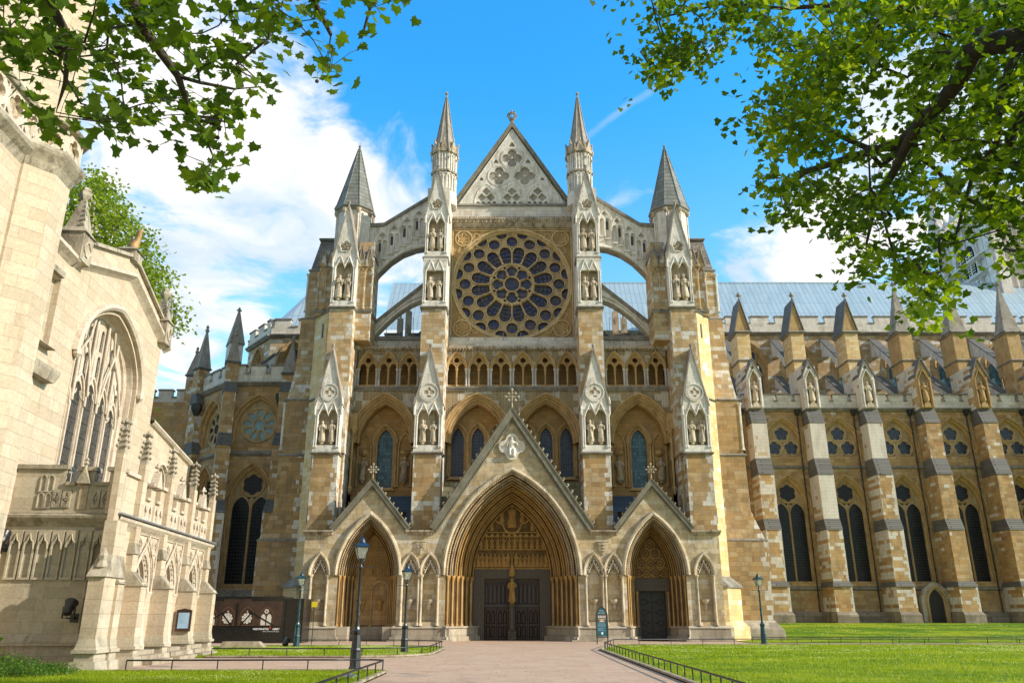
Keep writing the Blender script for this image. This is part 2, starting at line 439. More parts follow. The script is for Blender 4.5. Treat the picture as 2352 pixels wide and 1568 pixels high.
slatey('slate_blue', (0.035, 0.075, 0.125), (0.05, 0.095, 0.15), 0.26, 0.45, rough=0.5)
slatey('slate_moss', (0.20, 0.19, 0.12), (0.26, 0.24, 0.16), 0.42, 1.6, rough=0.8, moss=(0.16, 0.16, 0.03))
slatey('slate_grey', (0.105, 0.105, 0.095), (0.15, 0.145, 0.13), 0.21, 3.0, rough=0.8)
slatey('turret_slate', (0.16, 0.165, 0.15), (0.23, 0.235, 0.21), 0.42, 0.7, rough=0.75, moss=(0.10, 0.11, 0.08))
slatey('dark_stone_slope', (0.17, 0.15, 0.13), (0.28, 0.25, 0.21), 0.36, 0.8, rough=0.85, moss=(0.09, 0.08, 0.07))
plain('iron_black', (0.012, 0.013, 0.015), 0.38, var=0.3, spec=0.6)
plain('lamp_green', (0.010, 0.045, 0.055), 0.38, var=0.3)
plain('lamp_blue', (0.010, 0.035, 0.075), 0.32, var=0.3)
plain('door_dark', (0.022, 0.018, 0.015), 0.5, var=0.4, scale=9)
plain('door_grey', (0.085, 0.072, 0.062), 0.7, var=0.3, scale=14)
plain('door_red', (0.030, 0.010, 0.006), 0.42, var=0.4, scale=10)
plain('metal_grey', (0.35, 0.36, 0.38), 0.4, 0.6)
plain('gilt', (0.36, 0.22, 0.09), 0.6, 0.2, var=0.4)
plain('copper', (0.20, 0.34, 0.33), 0.7)
plain('hole_dark', (0.012, 0.010, 0.008), 0.9)
plain('slit_dark', (0.05, 0.045, 0.05), 0.6)
plain('sign_teal', (0.020, 0.115, 0.150), 0.35)
plain('sign_brown', (0.06, 0.03, 0.018), 0.5)
plain('paper_blue', (0.34, 0.50, 0.66), 0.4)
plain('paint_white', (0.8, 0.8, 0.8), 0.5, var=0.03)
plain('paint_yellow', (0.72, 0.58, 0.02), 0.45, var=0.05)
plain('board_black', (0.016, 0.014, 0.013), 0.25, var=0.2)
plain('board_brown', (0.055, 0.033, 0.024), 0.3, var=0.3, scale=1.5)
plain('board_arch', (0.15, 0.075, 0.045), 0.4, var=0.2)
plain('board_light', (0.62, 0.58, 0.52), 0.4, var=0.1)
plain('paint_red', (0.35, 0.05, 0.03), 0.5)
plain('bark', (0.045, 0.034, 0.024), 0.9, var=0.45, scale=7, bump=0.03)
plain('seed_ball', (0.05, 0.035, 0.025), 0.9)


def lead_roof():
    m, g, b = newmat('lead_roof')
    P = g.node('ShaderNodeNewGeometry').outputs['Position']
    x, y, z = g.xyz(P)
    fx = g.m('FRACT', g.m('DIVIDE', x, 0.62))
    seam = g.m('LESS_THAN', fx, 0.13)
    n = g.noise(P, 0.8, 4, 0.6)
    wn = g.node('ShaderNodeTexWhiteNoise', noise_dimensions='2D')
    g.put(wn.inputs['Vector'], g.comb(g.m('FLOOR', g.m('DIVIDE', x, 0.62)), g.m('FLOOR', g.m('DIVIDE', z, 1.9)), 0.0))
    c = g.mix(n, (0.34, 0.46, 0.53), (0.44, 0.56, 0.62))
    c = g.mix(g.m('MULTIPLY', wn.outputs[0], 0.35), c, (0.52, 0.62, 0.66))
    c = g.mix(g.m('MULTIPLY', g.m('LESS_THAN', g.m('FRACT', g.m('DIVIDE', z, 1.9)), 0.05), 0.35), c, (0.16, 0.22, 0.27))
    st = g.noise(g.vm('MULTIPLY', P, (1.2, 0.25, 0.25)), 1.0, 5, 0.7)
    c = g.mix(g.m('MULTIPLY', g.step(st, 0.45, 0.75), 0.5), c, (0.24, 0.30, 0.33))
    c = g.mix(g.m('MULTIPLY', seam, 0.6), c, (0.14, 0.21, 0.27))
    g.put(b.inputs['Base Color'], c)
    b.inputs['Roughness'].default_value = 0.38
    b.inputs['Metallic'].default_value = 0.25


lead_roof()


def leafmat(name, cols, trans=0.5, brown=0.0):
    m, g, b = newmat(name)
    P = g.node('ShaderNodeNewGeometry').outputs['Position']
    at = g.node('ShaderNodeAttribute', attribute_name='tone')
    f = g.m('ADD', g.m('MULTIPLY', at.outputs['Fac'], 0.8), g.m('MULTIPLY', g.noise(P, 0.9, 3), 0.2))
    c = g.ramp(f, [(i / (len(cols) - 1), k) for i, k in enumerate(cols)])
    g.put(b.inputs['Base Color'], c)
    b.inputs['Roughness'].default_value = 0.55
    b.inputs['Specular IOR Level'].default_value = 0.3
    t = g.node('ShaderNodeBsdfTranslucent')
    g.put(t.inputs[0], g.mix(1.0, c, (1.7, 1.6, 0.5), 'MULTIPLY'))
    mx = g.node('ShaderNodeMixShader')
    mx.inputs[0].default_value = trans
    g.l.new(b.outputs[0], mx.inputs[1])
    g.l.new(t.outputs[0], mx.inputs[2])
    g.l.new(mx.outputs[0], g.n['Material Output'].inputs[0])
    return m


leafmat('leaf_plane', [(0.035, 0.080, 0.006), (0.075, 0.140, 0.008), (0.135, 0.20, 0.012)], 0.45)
leafmat('leaf_plane_sunny', [(0.07, 0.14, 0.008), (0.15, 0.24, 0.012), (0.25, 0.33, 0.02)], 0.52)  # brighter copy of the leaf colour with a sunlit look painted in
leafmat('leaf_far', [(0.07, 0.13, 0.010), (0.20, 0.28, 0.03), (0.36, 0.42, 0.07)], 0.45)
leafmat('leaf_shrub', [(0.03, 0.09, 0.01), (0.09, 0.20, 0.02), (0.2, 0.33, 0.05)], 0.4)
leafmat('grass_blade', [(0.12, 0.20, 0.006), (0.24, 0.32, 0.010), (0.40, 0.44, 0.03)], 0.4)
leafmat('daisy', [(0.38, 0.50, 0.08), (0.52, 0.57, 0.16), (0.66, 0.64, 0.28)], 0.2)


def ground_mats():
    m, g, b = newmat('lawn')
    P = g.node('ShaderNodeNewGeometry').outputs['Position']
    a = g.m('ADD', g.m('MULTIPLY', g.noise(g.vm('MULTIPLY', P, (0.5, 1.0, 1.0)), 0.35, 5, 0.65), 0.7), g.m('MULTIPLY', g.noise(P, 1.7, 4, 0.6), 0.3))
    f = g.noise(g.vm('MULTIPLY', P, (1.0, 0.45, 1.0)), 16, 5, 0.75)
    c = g.mix(g.step(a, 0.42, 0.60), (0.085, 0.185, 0.006), (0.290, 0.350, 0.012))
    c = g.mix(1.0, c, g.ramp(f, [(0.3, (0.55, 0.58, 0.5)), (0.7, (1.35, 1.3, 1.2))]), 'MULTIPLY')
    g.put(b.inputs['Base Color'], c)
    b.inputs['Roughness'].default_value = 0.9
    b.inputs['Specular IOR Level'].default_value = 0.15
    bp = g.node('ShaderNodeBump')
    bp.inputs['Distance'].default_value = 0.08
    g.put(bp.inputs['Height'], f)
    g.l.new(bp.outputs[0], b.inputs['Normal'])
    # pinkish stone slabs of the forecourt
    m, g, b = newmat('paving')
    P = g.node('ShaderNodeNewGeometry').outputs['Position']
    x, y, z = g.xyz(P)
    row = g.m('FLOOR', g.m('DIVIDE', y, 0.75))
    wn = g.node('ShaderNodeTexWhiteNoise', noise_dimensions='1D')
    g.put(wn.inputs['W'], row)
    cu = g.m('ADD', g.m('DIVIDE', x, 1.05), g.m('MULTIPLY', wn.outputs[0], 5.0))
    ci = g.m('FLOOR', cu)
    wn2 = g.node('ShaderNodeTexWhiteNoise', noise_dimensions='2D')
    g.put(wn2.inputs['Vector'], g.comb(ci, row, 0.0))
    c = g.ramp(wn2.outputs[0], [(0, (0.43, 0.285, 0.19)), (0.5, (0.49, 0.33, 0.225)), (1, (0.46, 0.32, 0.22))])
    fy = g.m('FRACT', g.m('DIVIDE', y, 0.75))
    fx = g.m('SUBTRACT', cu, ci)
    j = g.m('MAXIMUM', g.m('LESS_THAN', fy, 0.022), g.m('LESS_THAN', fx, 0.014))
    c = g.mix(g.m('MULTIPLY', j, 0.6), c, (0.17, 0.11, 0.075))
    d1 = g.noise(P, 0.5, 5, 0.65)
    c = g.mix(g.m('MULTIPLY', g.step(d1, 0.42, 0.7), 0.45), c, (0.56, 0.42, 0.31))
    d2 = g.noise(P, 2.6, 6, 0.75)
    c = g.mix(g.m('MULTIPLY', g.step(d2, 0.48, 0.70), 0.5), c, (0.22, 0.155, 0.11))
    d3 = g.noise(P, 22, 3, 0.6)
    c = g.mix(g.m('MULTIPLY', g.step(d3, 0.66, 0.72), 0.7), c, (0.09, 0.07, 0.05))
    g.put(b.inputs['Base Color'], c)
    b.inputs['Roughness'].default_value = 0.8
    bp = g.node('ShaderNodeBump')
    bp.inputs['Distance'].default_value = 0.01
    g.put(bp.inputs['Height'], g.m('SUBTRACT', d2, j))
    g.l.new(bp.outputs[0], b.inputs['Normal'])
    m, g, b = newmat('soil')
    P = g.node('ShaderNodeNewGeometry').outputs['Position']
    g.put(b.inputs['Base Color'], g.mix(g.noise(P, 2, 4), (0.10, 0.13, 0.05), (0.16, 0.13, 0.08)))
    carved('kerb_stone', (0.40, 0.34, 0.25), (0.30, 0.24, 0.17), dark=0.5, dcol=(0.12, 0.09, 0.06))


ground_mats()
# ------------------------------------------------------------------ mesh helpers
ROOTM = {}


def frame(ox, oy, oz=0.0, a=0.0):
    """local (u along the wall, w into the wall, z up) to world"""
    return Matrix.Translation((ox, oy, oz)) @ Matrix.Rotation(a, 4, 'Z')


class MB:
    def __init__(s, M=None):
        s.v, s.f, s.sm, s.M, s.tone = [], [], [], M, None

    def add(s, vs, fs, smooth=False):
        o = len(s.v)
        s.v += [tuple(p) for p in vs]
        s.f += [tuple(i + o for i in f) for f in fs]
        s.sm += [smooth] * len(fs)
        return s

    def box(s, u0, u1, w0, w1, z0, z1):
        v = [(u, w, z) for z in (z0, z1) for w in (w0, w1) for u in (u0, u1)]
        return s.add(v, [(0, 2, 3, 1), (4, 5, 7, 6), (0, 1, 5, 4), (2, 6, 7, 3), (0, 4, 6, 2), (1, 3, 7, 5)])

    def taper(s, b, t):
        """box between a bottom rect and a top rect: (u0,u1,w0,w1,z)"""
        v = []
        for (u0, u1, w0, w1, z) in (b, t):
            v += [(u0, w0, z), (u1, w0, z), (u1, w1, z), (u0, w1, z)]
        return s.add(v, [(3, 2, 1, 0), (4, 5, 6, 7), (0, 1, 5, 4), (1, 2, 6, 5), (2, 3, 7, 6), (3, 0, 4, 7)])

    def slab(s, outer, holes=(), w0=0.0, w1=0.3, back=False, sides=True):
        loops = [list(outer)] + [list(h) for h in holes]
        loops = [l[:-1] if (abs(l[0][0] - l[-1][0]) + abs(l[0][1] - l[-1][1])) < 1e-6 else l for l in loops]
        tris = tessellate_polygon([[Vector((p[0], p[1], 0)) for p in l] for l in loops])
        pts = [p for l in loops for p in l]
        n = len(pts)
        vs = [(p[0], w0, p[1]) for p in pts] + [(p[0], w1, p[1]) for p in pts]
        fs = []
        for t in tris:
            a, b, c = (pts[i] for i in t)
            cr = (b[0] - a[0]) * (c[1] - a[1]) - (b[1] - a[1]) * (c[0] - a[0])
            if abs(cr) < 1e-9:
                continue
            t = tuple(t) if cr > 0 else tuple(reversed(t))
            fs.append(t)
            if back:
                fs.append(tuple(i + n for i in reversed(t)))
        if sides:
            o = 0
            for li, l in enumerate(loops):
                k = len(l)
                ar = sum(l[i][0] * l[(i + 1) % k][1] - l[(i + 1) % k][0] * l[i][1] for i in range(k))
                ccw = (ar > 0) == (li == 0)
                for i in range(k):
                    a, b = o + i, o + (i + 1) % k
                    fs.append((b, a, a + n, b + n) if ccw else (a, b, b + n, a + n))
                o += k
        return s.add(vs, fs)

    def loft(s, rings, closed=True, smooth=False, caps=True, loop=False):
        n = len(rings[0])
        vs = [p for r in rings for p in r]
        fs = []
        R = len(rings)
        for i in range(R if loop else R - 1):
            i2 = (i + 1) % R
            for j in range(n if closed else n - 1):
                j2 = (j + 1) % n
                fs.append((i * n + j, i * n + j2, i2 * n + j2, i2 * n + j))
        s.add(vs, fs, smooth)
        if caps and not loop and closed:
            s.add(rings[0], [tuple(reversed(range(n)))])
            s.add(rings[-1], [tuple(range(n))])
        return s

    def tube(s, pts, r, n=6, loop=False, smooth=True, caps=True):
        P = [Vector(p) for p in pts]
        k = len(P)
        rr = r if isinstance(r, (list, tuple)) else [r] * k
        rings = []
        up = None
        for i in range(k):
            if loop:
                t = P[(i + 1) % k] - P[i - 1]
            else:
                t = P[min(i + 1, k - 1)] - P[max(i - 1, 0)]
            if t.length < 1e-9:
                t = Vector((0, 0, 1))
            t.normalize()
            if up is None:
                up = t.orthogonal().normalized()
                if abs(t.y) < 0.9:
                    up = Vector((0, 1, 0)) - t * t.y
                    up.normalize()
            else:
                up = up - t * up.dot(t)
                if up.length < 1e-6:
                    up = t.orthogonal()
                up.normalize()
            b = t.cross(up)
            rings.append([P[i] + (up * math.cos(2 * PI * j / n) + b * math.sin(2 * PI * j / n)) * rr[i] for j in range(n)])
        return s.loft(rings, True, smooth, caps, loop)

    def sweep(s, path, prof, closed=False, smooth=False):
        """sweep profile (offset to the path's left, w) along a path in the wall plane"""
        k = len(path)
        rings = []
        for i in range(k):
            if closed:
                a, b, c = path[i - 1], path[i], path[(i + 1) % k]
            else:
                a, b, c = path[max(i - 1, 0)], path[i], path[min(i + 1, k - 1)]

            def nn(p, q):
                d = (q[0] - p[0], q[1] - p[1])
                L = math.hypot(*d) or 1
                return (-d[1] / L, d[0] / L)
            n1 = nn(a, b) if a != b else nn(b, c)
            n2 = nn(b, c) if b != c else n1
            m = (n1[0] + n2[0], n1[1] + n2[1])
            L2 = (m[0] ** 2 + m[1] ** 2) or 1
            sc = min(2 / L2, 1.5)
            m = (m[0] * sc, m[1] * sc)
            rings.append([(b[0] + m[0] * o, w, b[1] + m[1] * o) for (o, w) in prof])
        return s.loft(rings, False, smooth, False, closed)

    def lathe(s, cx, cw, prof, n=12, sx=1.0, sy=1.0, rot=0.0, smooth=None, fold=0.0, nf=7):
        rings = []
        for (r, z) in prof:
            rings.append([(cx + math.cos(rot + 2 * PI * j / n) * r * sx * (1 + fold * math.cos(nf * 2 * PI * j / n)),
                           cw + math.sin(rot + 2 * PI * j / n) * r * sy * (1 + fold * math.cos(nf * 2 * PI * j / n)), z) for j in range(n)])
        return s.loft(rings, True, n > 8 if smooth is None else smooth, True)

    def gabled(s, u0, u1, z0, zt, w0, w1):
        """triangular prism, point up"""
        m = (u0 + u1) / 2
        return s.add([(u0, w0, z0), (u1, w0, z0), (m, w0, zt), (u0, w1, z0), (u1, w1, z0), (m, w1, zt)],
                     [(0, 1, 2), (5, 4, 3), (0, 3, 4, 1), (1, 4, 5, 2), (2, 5, 3, 0)])

    def pieces(s, each):
        """groups of loose islands that stand apart from each other"""
        n = len(s.v)
        up = list(range(n))

        def find(i):
            while up[i] != i:
                up[i] = up[up[i]]
                i = up[i]
            return i
        for f in s.f:
            r = find(f[0])
            for i in f[1:]:
                q = find(i)
                if q != r:
                    up[q] = r
        isl = {}
        for i, p in enumerate(s.v):
            r = find(i)
            b = isl.get(r)
            if b is None:
                isl[r] = [list(p), list(p)]
            else:
                for k in range(3):
                    if p[k] < b[0][k]:
                        b[0][k] = p[k]
                    if p[k] > b[1][k]:
                        b[1][k] = p[k]
        if len(isl) < 2 or len(isl) > 260:
            return None
        keys = list(isl)
        size = [max(isl[k][1][j] - isl[k][0][j] for j in range(3)) for k in keys]
        grp = list(range(len(keys)))

        def gf(i):
            while grp[i] != i:
                grp[i] = grp[grp[i]]
                i = grp[i]
            return i
        for i in range(len(keys)):
            a = isl[keys[i]]
            for j in range(i):
                if gf(i) == gf(j):
                    continue
                b = isl[keys[j]]
                d = math.sqrt(sum(max(0, a[0][k] - b[1][k], b[0][k] - a[1][k]) ** 2 for k in range(3)))
                if d < (.012 if each else .5 * max(size[i], size[j])):
                    grp[gf(i)] = gf(j)
        roots = {}
        for i, k in enumerate(keys):
            roots.setdefault(gf(i), set()).add(k)
        if not 2 <= len(roots) <= (60 if each else 14):
            return None
        of = {}
        for g_, ks in enumerate(roots.values()):
            for k in ks:
                of[k] = g_
        out = [MB(s.M) for _ in roots]
        maps = [{} for _ in roots]
        for f, sm in zip(s.f, s.sm):
            g_ = of[find(f[0])]
            m, o = maps[g_], out[g_]
            for i in f:
                if i not in m:
                    m[i] = len(o.v)
                    o.v.append(s.v[i])
            o.f.append(tuple(m[i] for i in f))
            o.sm.append(sm)
        return [o for o in out if o.f]

    def build(s, name, mat, parent=None, smooth=None, each=False):
        if s.tone is None and len(s.v) < 60000:
            P = s.pieces(each)
            if P:
                objs = [p.build1(name, mat, parent, smooth) for p in P]
                return objs[0]
        return s.build1(name, mat, parent, smooth)

    def build1(s, name, mat, parent=None, smooth=None):
        me = bpy.data.meshes.new(name)
        pts = s.v
        if s.M is not None:
            pts = [tuple(s.M @ Vector(p)) for p in pts]
        root = parent
        while root is not None and root.parent is not None:
            root = root.parent
        if root is not None and root.name in ROOTM:
            inv = ROOTM[root.name].inverted()
            pts = [tuple(inv @ Vector(p)) for p in pts]
        me.from_pydata(pts, [], s.f)
        me.polygons.foreach_set('use_smooth', s.sm if smooth is None else [smooth] * len(s.f))
        if s.tone is not None:
            at = me.attributes.new('tone', 'FLOAT', 'FACE')
            at.data.foreach_set('value', s.tone)
        me.update()
        me.materials.append(MATS[mat])
        o = bpy.data.objects.new(name, me)
        COL.objects.link(o)
        if parent is not None:
            o.parent = parent
        return o


def thing(name, label, cat, loc=(0, 0, 0), rz=0.0, group=None):
    o = bpy.data.objects.new(name, None)
    o.empty_display_size = 0.5
    COL.objects.link(o)
    o.location = loc
    o.rotation_euler = (0, 0, rz)
    tag(o, label, cat, group)
    ROOTM[o.name] = Matrix.Translation(loc) @ Matrix.Rotation(rz, 4, 'Z')
    return o


def tag(o, label=None, cat=None, group=None, kind=None):
    for k, v in (('label', label), ('category', cat), ('group', group), ('kind', kind)):
        if v:
            o[k] = v
    return o


def copy_tree(root, loc, rz=0.0, label=None):
    r = root.copy()
    COL.objects.link(r)
    r.location = loc
    r.rotation_euler = (0, 0, rz)
    if label:
        r['label'] = label
    for ch in list(root.children):
        c = ch.copy()
        COL.objects.link(c)
        c.parent = r
        for gc in list(ch.children):
            e = gc.copy()
            COL.objects.link(e)
            e.parent = c
    return r


def arch(cx, zs, a, h, d=0.0, n=9):
    """points of a pointed arch, left springing to right; d widens it concentrically"""
    R = (a * a + h * h) / (2 * a)
    cl = cx - a + R
    r = R + d
    apex = math.sqrt(max(r * r - (R - a) ** 2, 1e-6))
    th = math.atan2(apex, cx - cl)
    L = []
    for i in range(n + 1):
        t = PI + (th - PI) * i / n
        L.append((cl + r * math.cos(t), zs + r * math.sin(t)))
    L[-1] = (cx, zs + apex)
    return L + [(2 * cx - x, z) for (x, z) in reversed(L[:-1])]


def opening(cx, z0, zs, a, h, d=0.0, n=9):
    A = arch(cx, zs, a, h, d, n)
    return [(A[0][0], z0)] + A + [(A[-1][0], z0)]


def circ(cx, cz, r, n=20, rot=0.0):
    return [(cx + r * math.cos(rot + 2 * PI * i / n), cz + r * math.sin(rot + 2 * PI * i / n)) for i in range(n)]


def foil(cx, cz, R, k=4, rot=PI / 2, per=7):
    """outline of k rounded lobes inside radius R"""
    sn = math.sin(PI / k)
    r = R * sn / (1 + sn) * 1.12
    dd = R - r
    pts = []
    N = k * per
    for i in range(N):
        t = 2 * PI * i / N
        best = 0
        for j in range(k):
            de = t - 2 * PI * j / k
            q = r * r - (dd * math.sin(de)) ** 2
            if q >= 0 and math.cos(de) > 0:
                best = max(best, dd * math.cos(de) + math.sqrt(q))
        best = max(best, dd * 0.45)
        pts.append((cx + best * math.cos(t + rot), cz + best * math.sin(t + rot)))
    return pts


def rect(u0, u1, z0, z1):
    return [(u0, z0), (u1, z0), (u1, z1), (u0, z1)]


RND = random.Random(11)


def statue(mb, x, y, z, h=1.75, var=0, face=0.0):
    """robed standing figure facing -w"""
    k = h
    rg = random.Random(var * 7 + 3)
    lean = rg.uniform(-.03, .03)
    prof = [(0, .15, .12), (.04, .17, .14), (.2, .15, .125), (.4, .135, .115), (.55, .13, .11), (.63, .125, .10), (.72, .15, .105), (.79, .155, .10), (.825, .10, .08),
            (.845, .045, .045), (.862, .048, .05), (.885, .062, .07), (.92, .07, .08), (.955, .062, .072), (.985, .04, .045), (1.0, .01, .01)]
    rings = []
    n = 18
    for (t, rx, ry) in prof:
        ring = []
        for j in range(n):
            a = 2 * PI * j / n
            f = 1 + (0.10 * math.cos(6 * a + var) + .05 * math.cos(9 * a)) * (1 if t < .6 else 0.15 if t < .8 else 0) * (1 - t)
            ring.append((x + (rx * math.cos(a) * f + lean * t) * k, y + ry * math.sin(a) * f * k, z + t * k))
        rings.append(ring)
    mb.loft(rings, True, True, True)
    for sgn in (-1, 1):
        sh = Vector((x + sgn * .14 * k, y, z + .775 * k))
        el = Vector((x + sgn * .185 * k, y - .03 * k, z + .60 * k))
        up = rg.choice((.62, .70, .76))
        ha = Vector((x + sgn * rg.uniform(.02, .10) * k, y - .15 * k, z + up * k))
        mb.tube([sh, (sh + el) / 2, el, (el + ha) / 2, ha], [.045 * k, .05 * k, .05 * k, .045 * k, .022 * k], 7)
        # sleeve falling from the forearm
        mb.tube([(el + ha) / 2, (el + ha) / 2 + Vector((0, 0, -.16 * k))], [.045 * k, .02 * k], 6)
    if var % 3 == 0:
        mb.tube([(x + .10 * k, y - .17 * k, z + .05 * k), (x + .12 * k, y - .16 * k, z + 1.0 * k)], .014 * k, 5)
    elif var % 3 == 1:
        mb.box(x - .07 * k, x + .05 * k, y - .19 * k, y - .14 * k, z + .60 * k, z + .74 * k)
    if var % 2:
        mb.lathe(x + lean * k, y, [(.075 * k, z + .955 * k), (.08 * k, z + 1.0 * k), (.03 * k, z + 1.06 * k), (.005, z + 1.08 * k)], 8)
    # little bracket under the feet
    mb.lathe(x, y, [(.03 * k, z - .20 * k), (.11 * k, z - .15 * k), (.10 * k, z - .10 * k), (.17 * k, z - .05 * k), (.18 * k, z)], 8)


def finial(mb, x, y, z, s=1.0, cross=False):
    """stone finial: stem, knop and leafy bunch"""
    mb.lathe(x, y, [(.10 * s, z), (.08 * s, z + .25 * s), (.13 * s, z + .30 * s), (.07 * s, z + .36 * s), (.06 * s, z + .6 * s)], 8)
    if not cross:
        mb.lathe(x, y, [(.06 * s, z + .55 * s), (.24 * s, z + .66 * s), (.27 * s, z + .76 * s), (.12 * s, z + .84 * s), (.17 * s, z + .95 * s), (.05 * s, z + 1.12 * s), (.01, z + 1.2 * s)], 8, fold=.18, nf=4)
        for a in range(4):
            t = a * PI / 2
            mb.lathe(x + math.cos(t) * .25 * s, y + math.sin(t) * .25 * s, [(.01, z + .58 * s), (.09 * s, z + .66 * s), (.08 * s, z + .76 * s), (.01, z + .83 * s)], 6)
    else:
        mb.tube([(x, y, z + .5 * s), (x, y, z + 1.75 * s)], .055 * s, 6)
        mb.tube([(x - .5 * s, y, z + 1.15 * s), (x + .5 * s, y, z + 1.15 * s)], .055 * s, 6)
        for (du, dz) in ((0, 1.75), (-.5, 1.15), (.5, 1.15), (-.27, 1.42), (.27, 1.42), (-.27, .88), (.27, .88)):
            mb.lathe(x + du * s, y, [(.01, z + (dz - .13) * s), (.12 * s, z + (dz - .04) * s), (.12 * s, z + (dz + .05) * s), (.01, z + (dz + .14) * s)], 7)
            mb.tube([(x + du * s, y, z + dz * s), (x, y, z + 1.15 * s)], .03 * s, 5)


def crockets(mb, p, q, w, n, s=0.16, side=1):
    """leafy hooks along a sloping edge from p (low) to q (high) in the wall plane"""
    for i in range(n):
        t = (i + .5) / n
        u, z = p[0] + (q[0] - p[0]) * t, p[1] + (q[1] - p[1]) * t
        mb.tube([(u, w, z), (u + side * s * .7, w, z + s * .35), (u + side * s * .9, w, z + s * 1.0), (u + side * s * .35, w, z + s * 1.15), (u + side * s * .3, w, z + s * .75)],
                [s * .28, s * .25, s * .26, s * .3, s * .2], 5)


def beads(mb, path, w, r, step):
    """row of little carved knobs along a path in the wall plane"""
    acc = 0.0
    for (a, b) in zip(path[:-1], path[1:]):
        L = math.hypot(b[0] - a[0], b[1] - a[1])
        while acc < L:
            t = acc / L
            u, z = a[0] + (b[0] - a[0]) * t, a[1] + (b[1] - a[1]) * t
            mb.add([(u - r, w, z), (u, w, z - r), (u + r, w, z), (u, w, z + r), (u, w - r, z)], [(0, 1, 4), (1, 2, 4), (2, 3, 4), (3, 0, 4)])
            acc += step
        acc -= L


def column(mb, u, w, z0, z1, r=0.09, n=8, cap=True, base=True):
    mb.lathe(u, w, [(r, z0 + (.15 if base else 0)), (r, z1 - (.22 if cap else 0))], n)
    if base:
        mb.lathe(u, w, [(r * 1.8, z0), (r * 1.8, z0 + .06), (r * 1.35, z0 + .10), (r * 1.5, z0 + .14), (r, z0 + .19)], n)
    if cap:
        mb.lathe(u, w, [(r * 1.1, z1 - .28), (r * 1.15, z1 - .24), (r * 1.05, z1 - .2), (r * 1.9, z1 - .07), (r * 2.0, z1 - .05), (r * 2.0, z1)], n)


def ledge(mb, u0, u1, w0, w1, z, out=0.14, h=0.22):
    """projecting weathered string course around a block"""
    mb.taper((u0 - out * .4, u1 + out * .4, w0 - out * .4, w1, z - h), (u0 - out, u1 + out, w0 - out, w1, z - h * .55))
    mb.taper((u0 - out, u1 + out, w0 - out, w1, z - h * .55), (u0, u1, w0, w1, z))
# ------------------------------------------------------------------ the great church: transept front
ABBEY = thing('abbey_church', 'great honey and white stone Gothic abbey church with rose window, spires and three deep portals', 'church', (0, 0, 0))
A = ABBEY


def stepped(t_list):
    return t_list


def order_profile(a0, a1, w1, n):
    """stepped and hollowed soffit: offset falls from a0 to a1 while going back to w1"""
    P = [(0.0, 0.0)]
    D = a0 - a1
    for k in range(n):
        o0, o1 = -D * k / n, -D * (k + 1) / n
        v0, v1 = w1 * k / n, w1 * (k + 1) / n
        do, dv = o1 - o0, v1 - v0
        P += [(o0 + do * .18, v0), (o0 + do * .18, v0 + dv * .55), (o0 + do * .55, v0 + dv * .72), (o0 + do * .78, v0 + dv * .60), (o0 + do * .80, v0 + dv * .25), (o1, v0 + dv * .25), (o1, v1)]
    return P


def portal(name, cx, zs, a, h, a1, w1, n, z0, label, mat_in='carved_gold', rolls=True, jn=None):
    """deep arched doorway: orders, rolls, carved bands, jamb shafts"""
    b = MB()
    A0 = opening(cx, z0, zs, a, h)
    b.sweep(A0, order_profile(a, a1, w1, n))
    o = b.build(name, mat_in, A)
    D = a - a1
    bd = MB()
    for k in range(n):
        rl = MB()
        path = arch(cx, zs, a, h, -D * (k + .22) / n, 14)
        rl.tube([(u, w1 * (k + .10) / n, z) for (u, z) in path], D / n * .27, 7)
        path = arch(cx, zs, a, h, -D * (k + .55) / n, 14)
        rl.tube([(u, w1 * (k + .45) / n, z) for (u, z) in path], D / n * .15, 5)
        path = arch(cx, zs, a, h, -D * (k + .95) / n, 14)
        rl.tube([(u, w1 * (k + .28) / n, z) for (u, z) in path], D / n * .16, 5)
        rl.build('arch_roll', 'carved_roll_outer' if k < n * .3 else 'carved_gold_bright', o)
        if k in (n // 2, n - 1, 0):
            bd = MB()
            beads(bd, arch(cx, zs, a, h, -D * (k + .62) / n, 14), w1 * (k + .35) / n, D / n * .30, D / n * .62)
            beads(bd, arch(cx, zs, a, h, -D * (k + .80) / n, 14), w1 * (k + .22) / n, D / n * .16, D / n * .4)
            bd.build1('leaf_band', 'carved_gold_dark', o)
    jn = jn or n
    for sgn in (-1, 1):
        cb = MB()
        c2 = MB()
        for k in range(jn):
            u = cx + sgn * (a - D * (k + .5) / jn)
            w = w1 * (k + .25) / jn
            column(cb if k % 2 == 0 else c2, u, w, z0, zs - .05, D / jn * .30, 10, cap=False)
            cb.lathe(u, w, [(D / jn * .30, zs - .42), (D / jn * .34, zs - .35), (D / jn * .62, zs - .12), (D / jn * .62, zs)], 8, fold=.12, nf=4)
        cb.build('jamb_shaft', 'carved_gold_bright', o)
        c2.build('jamb_shaft', 'carved_tan', o)
        # impost band over the shafts
        im = MB()
        im.loft([[(cx + sgn * (a + .05), -.06, zz), (cx + sgn * (a1 - .12), w1, zz), (cx + sgn * (a1 + .10), w1 + .05, zz), (cx + sgn * (a + .3), -.06, zz)] for zz in (zs - .04, zs + .10)])
        im.build('impost', 'carved_gold_dark', o)
    # hood mould with small leaves
    hd = MB()
    hd.sweep(arch(cx, zs, a, h, .05, 14), [(0.0, 0.02), (0.0, -.16), (.10, -.26), (.24, -.22), (.26, 0.02)])
    beads(hd, arch(cx, zs, a, h, -.10, 14), -.03, .065, .17)
    beads(hd, arch(cx, zs, a, h, .30, 14), -.10, .055, .2)
    hd.build('hood_mould', 'carved_porch', o)
    return o


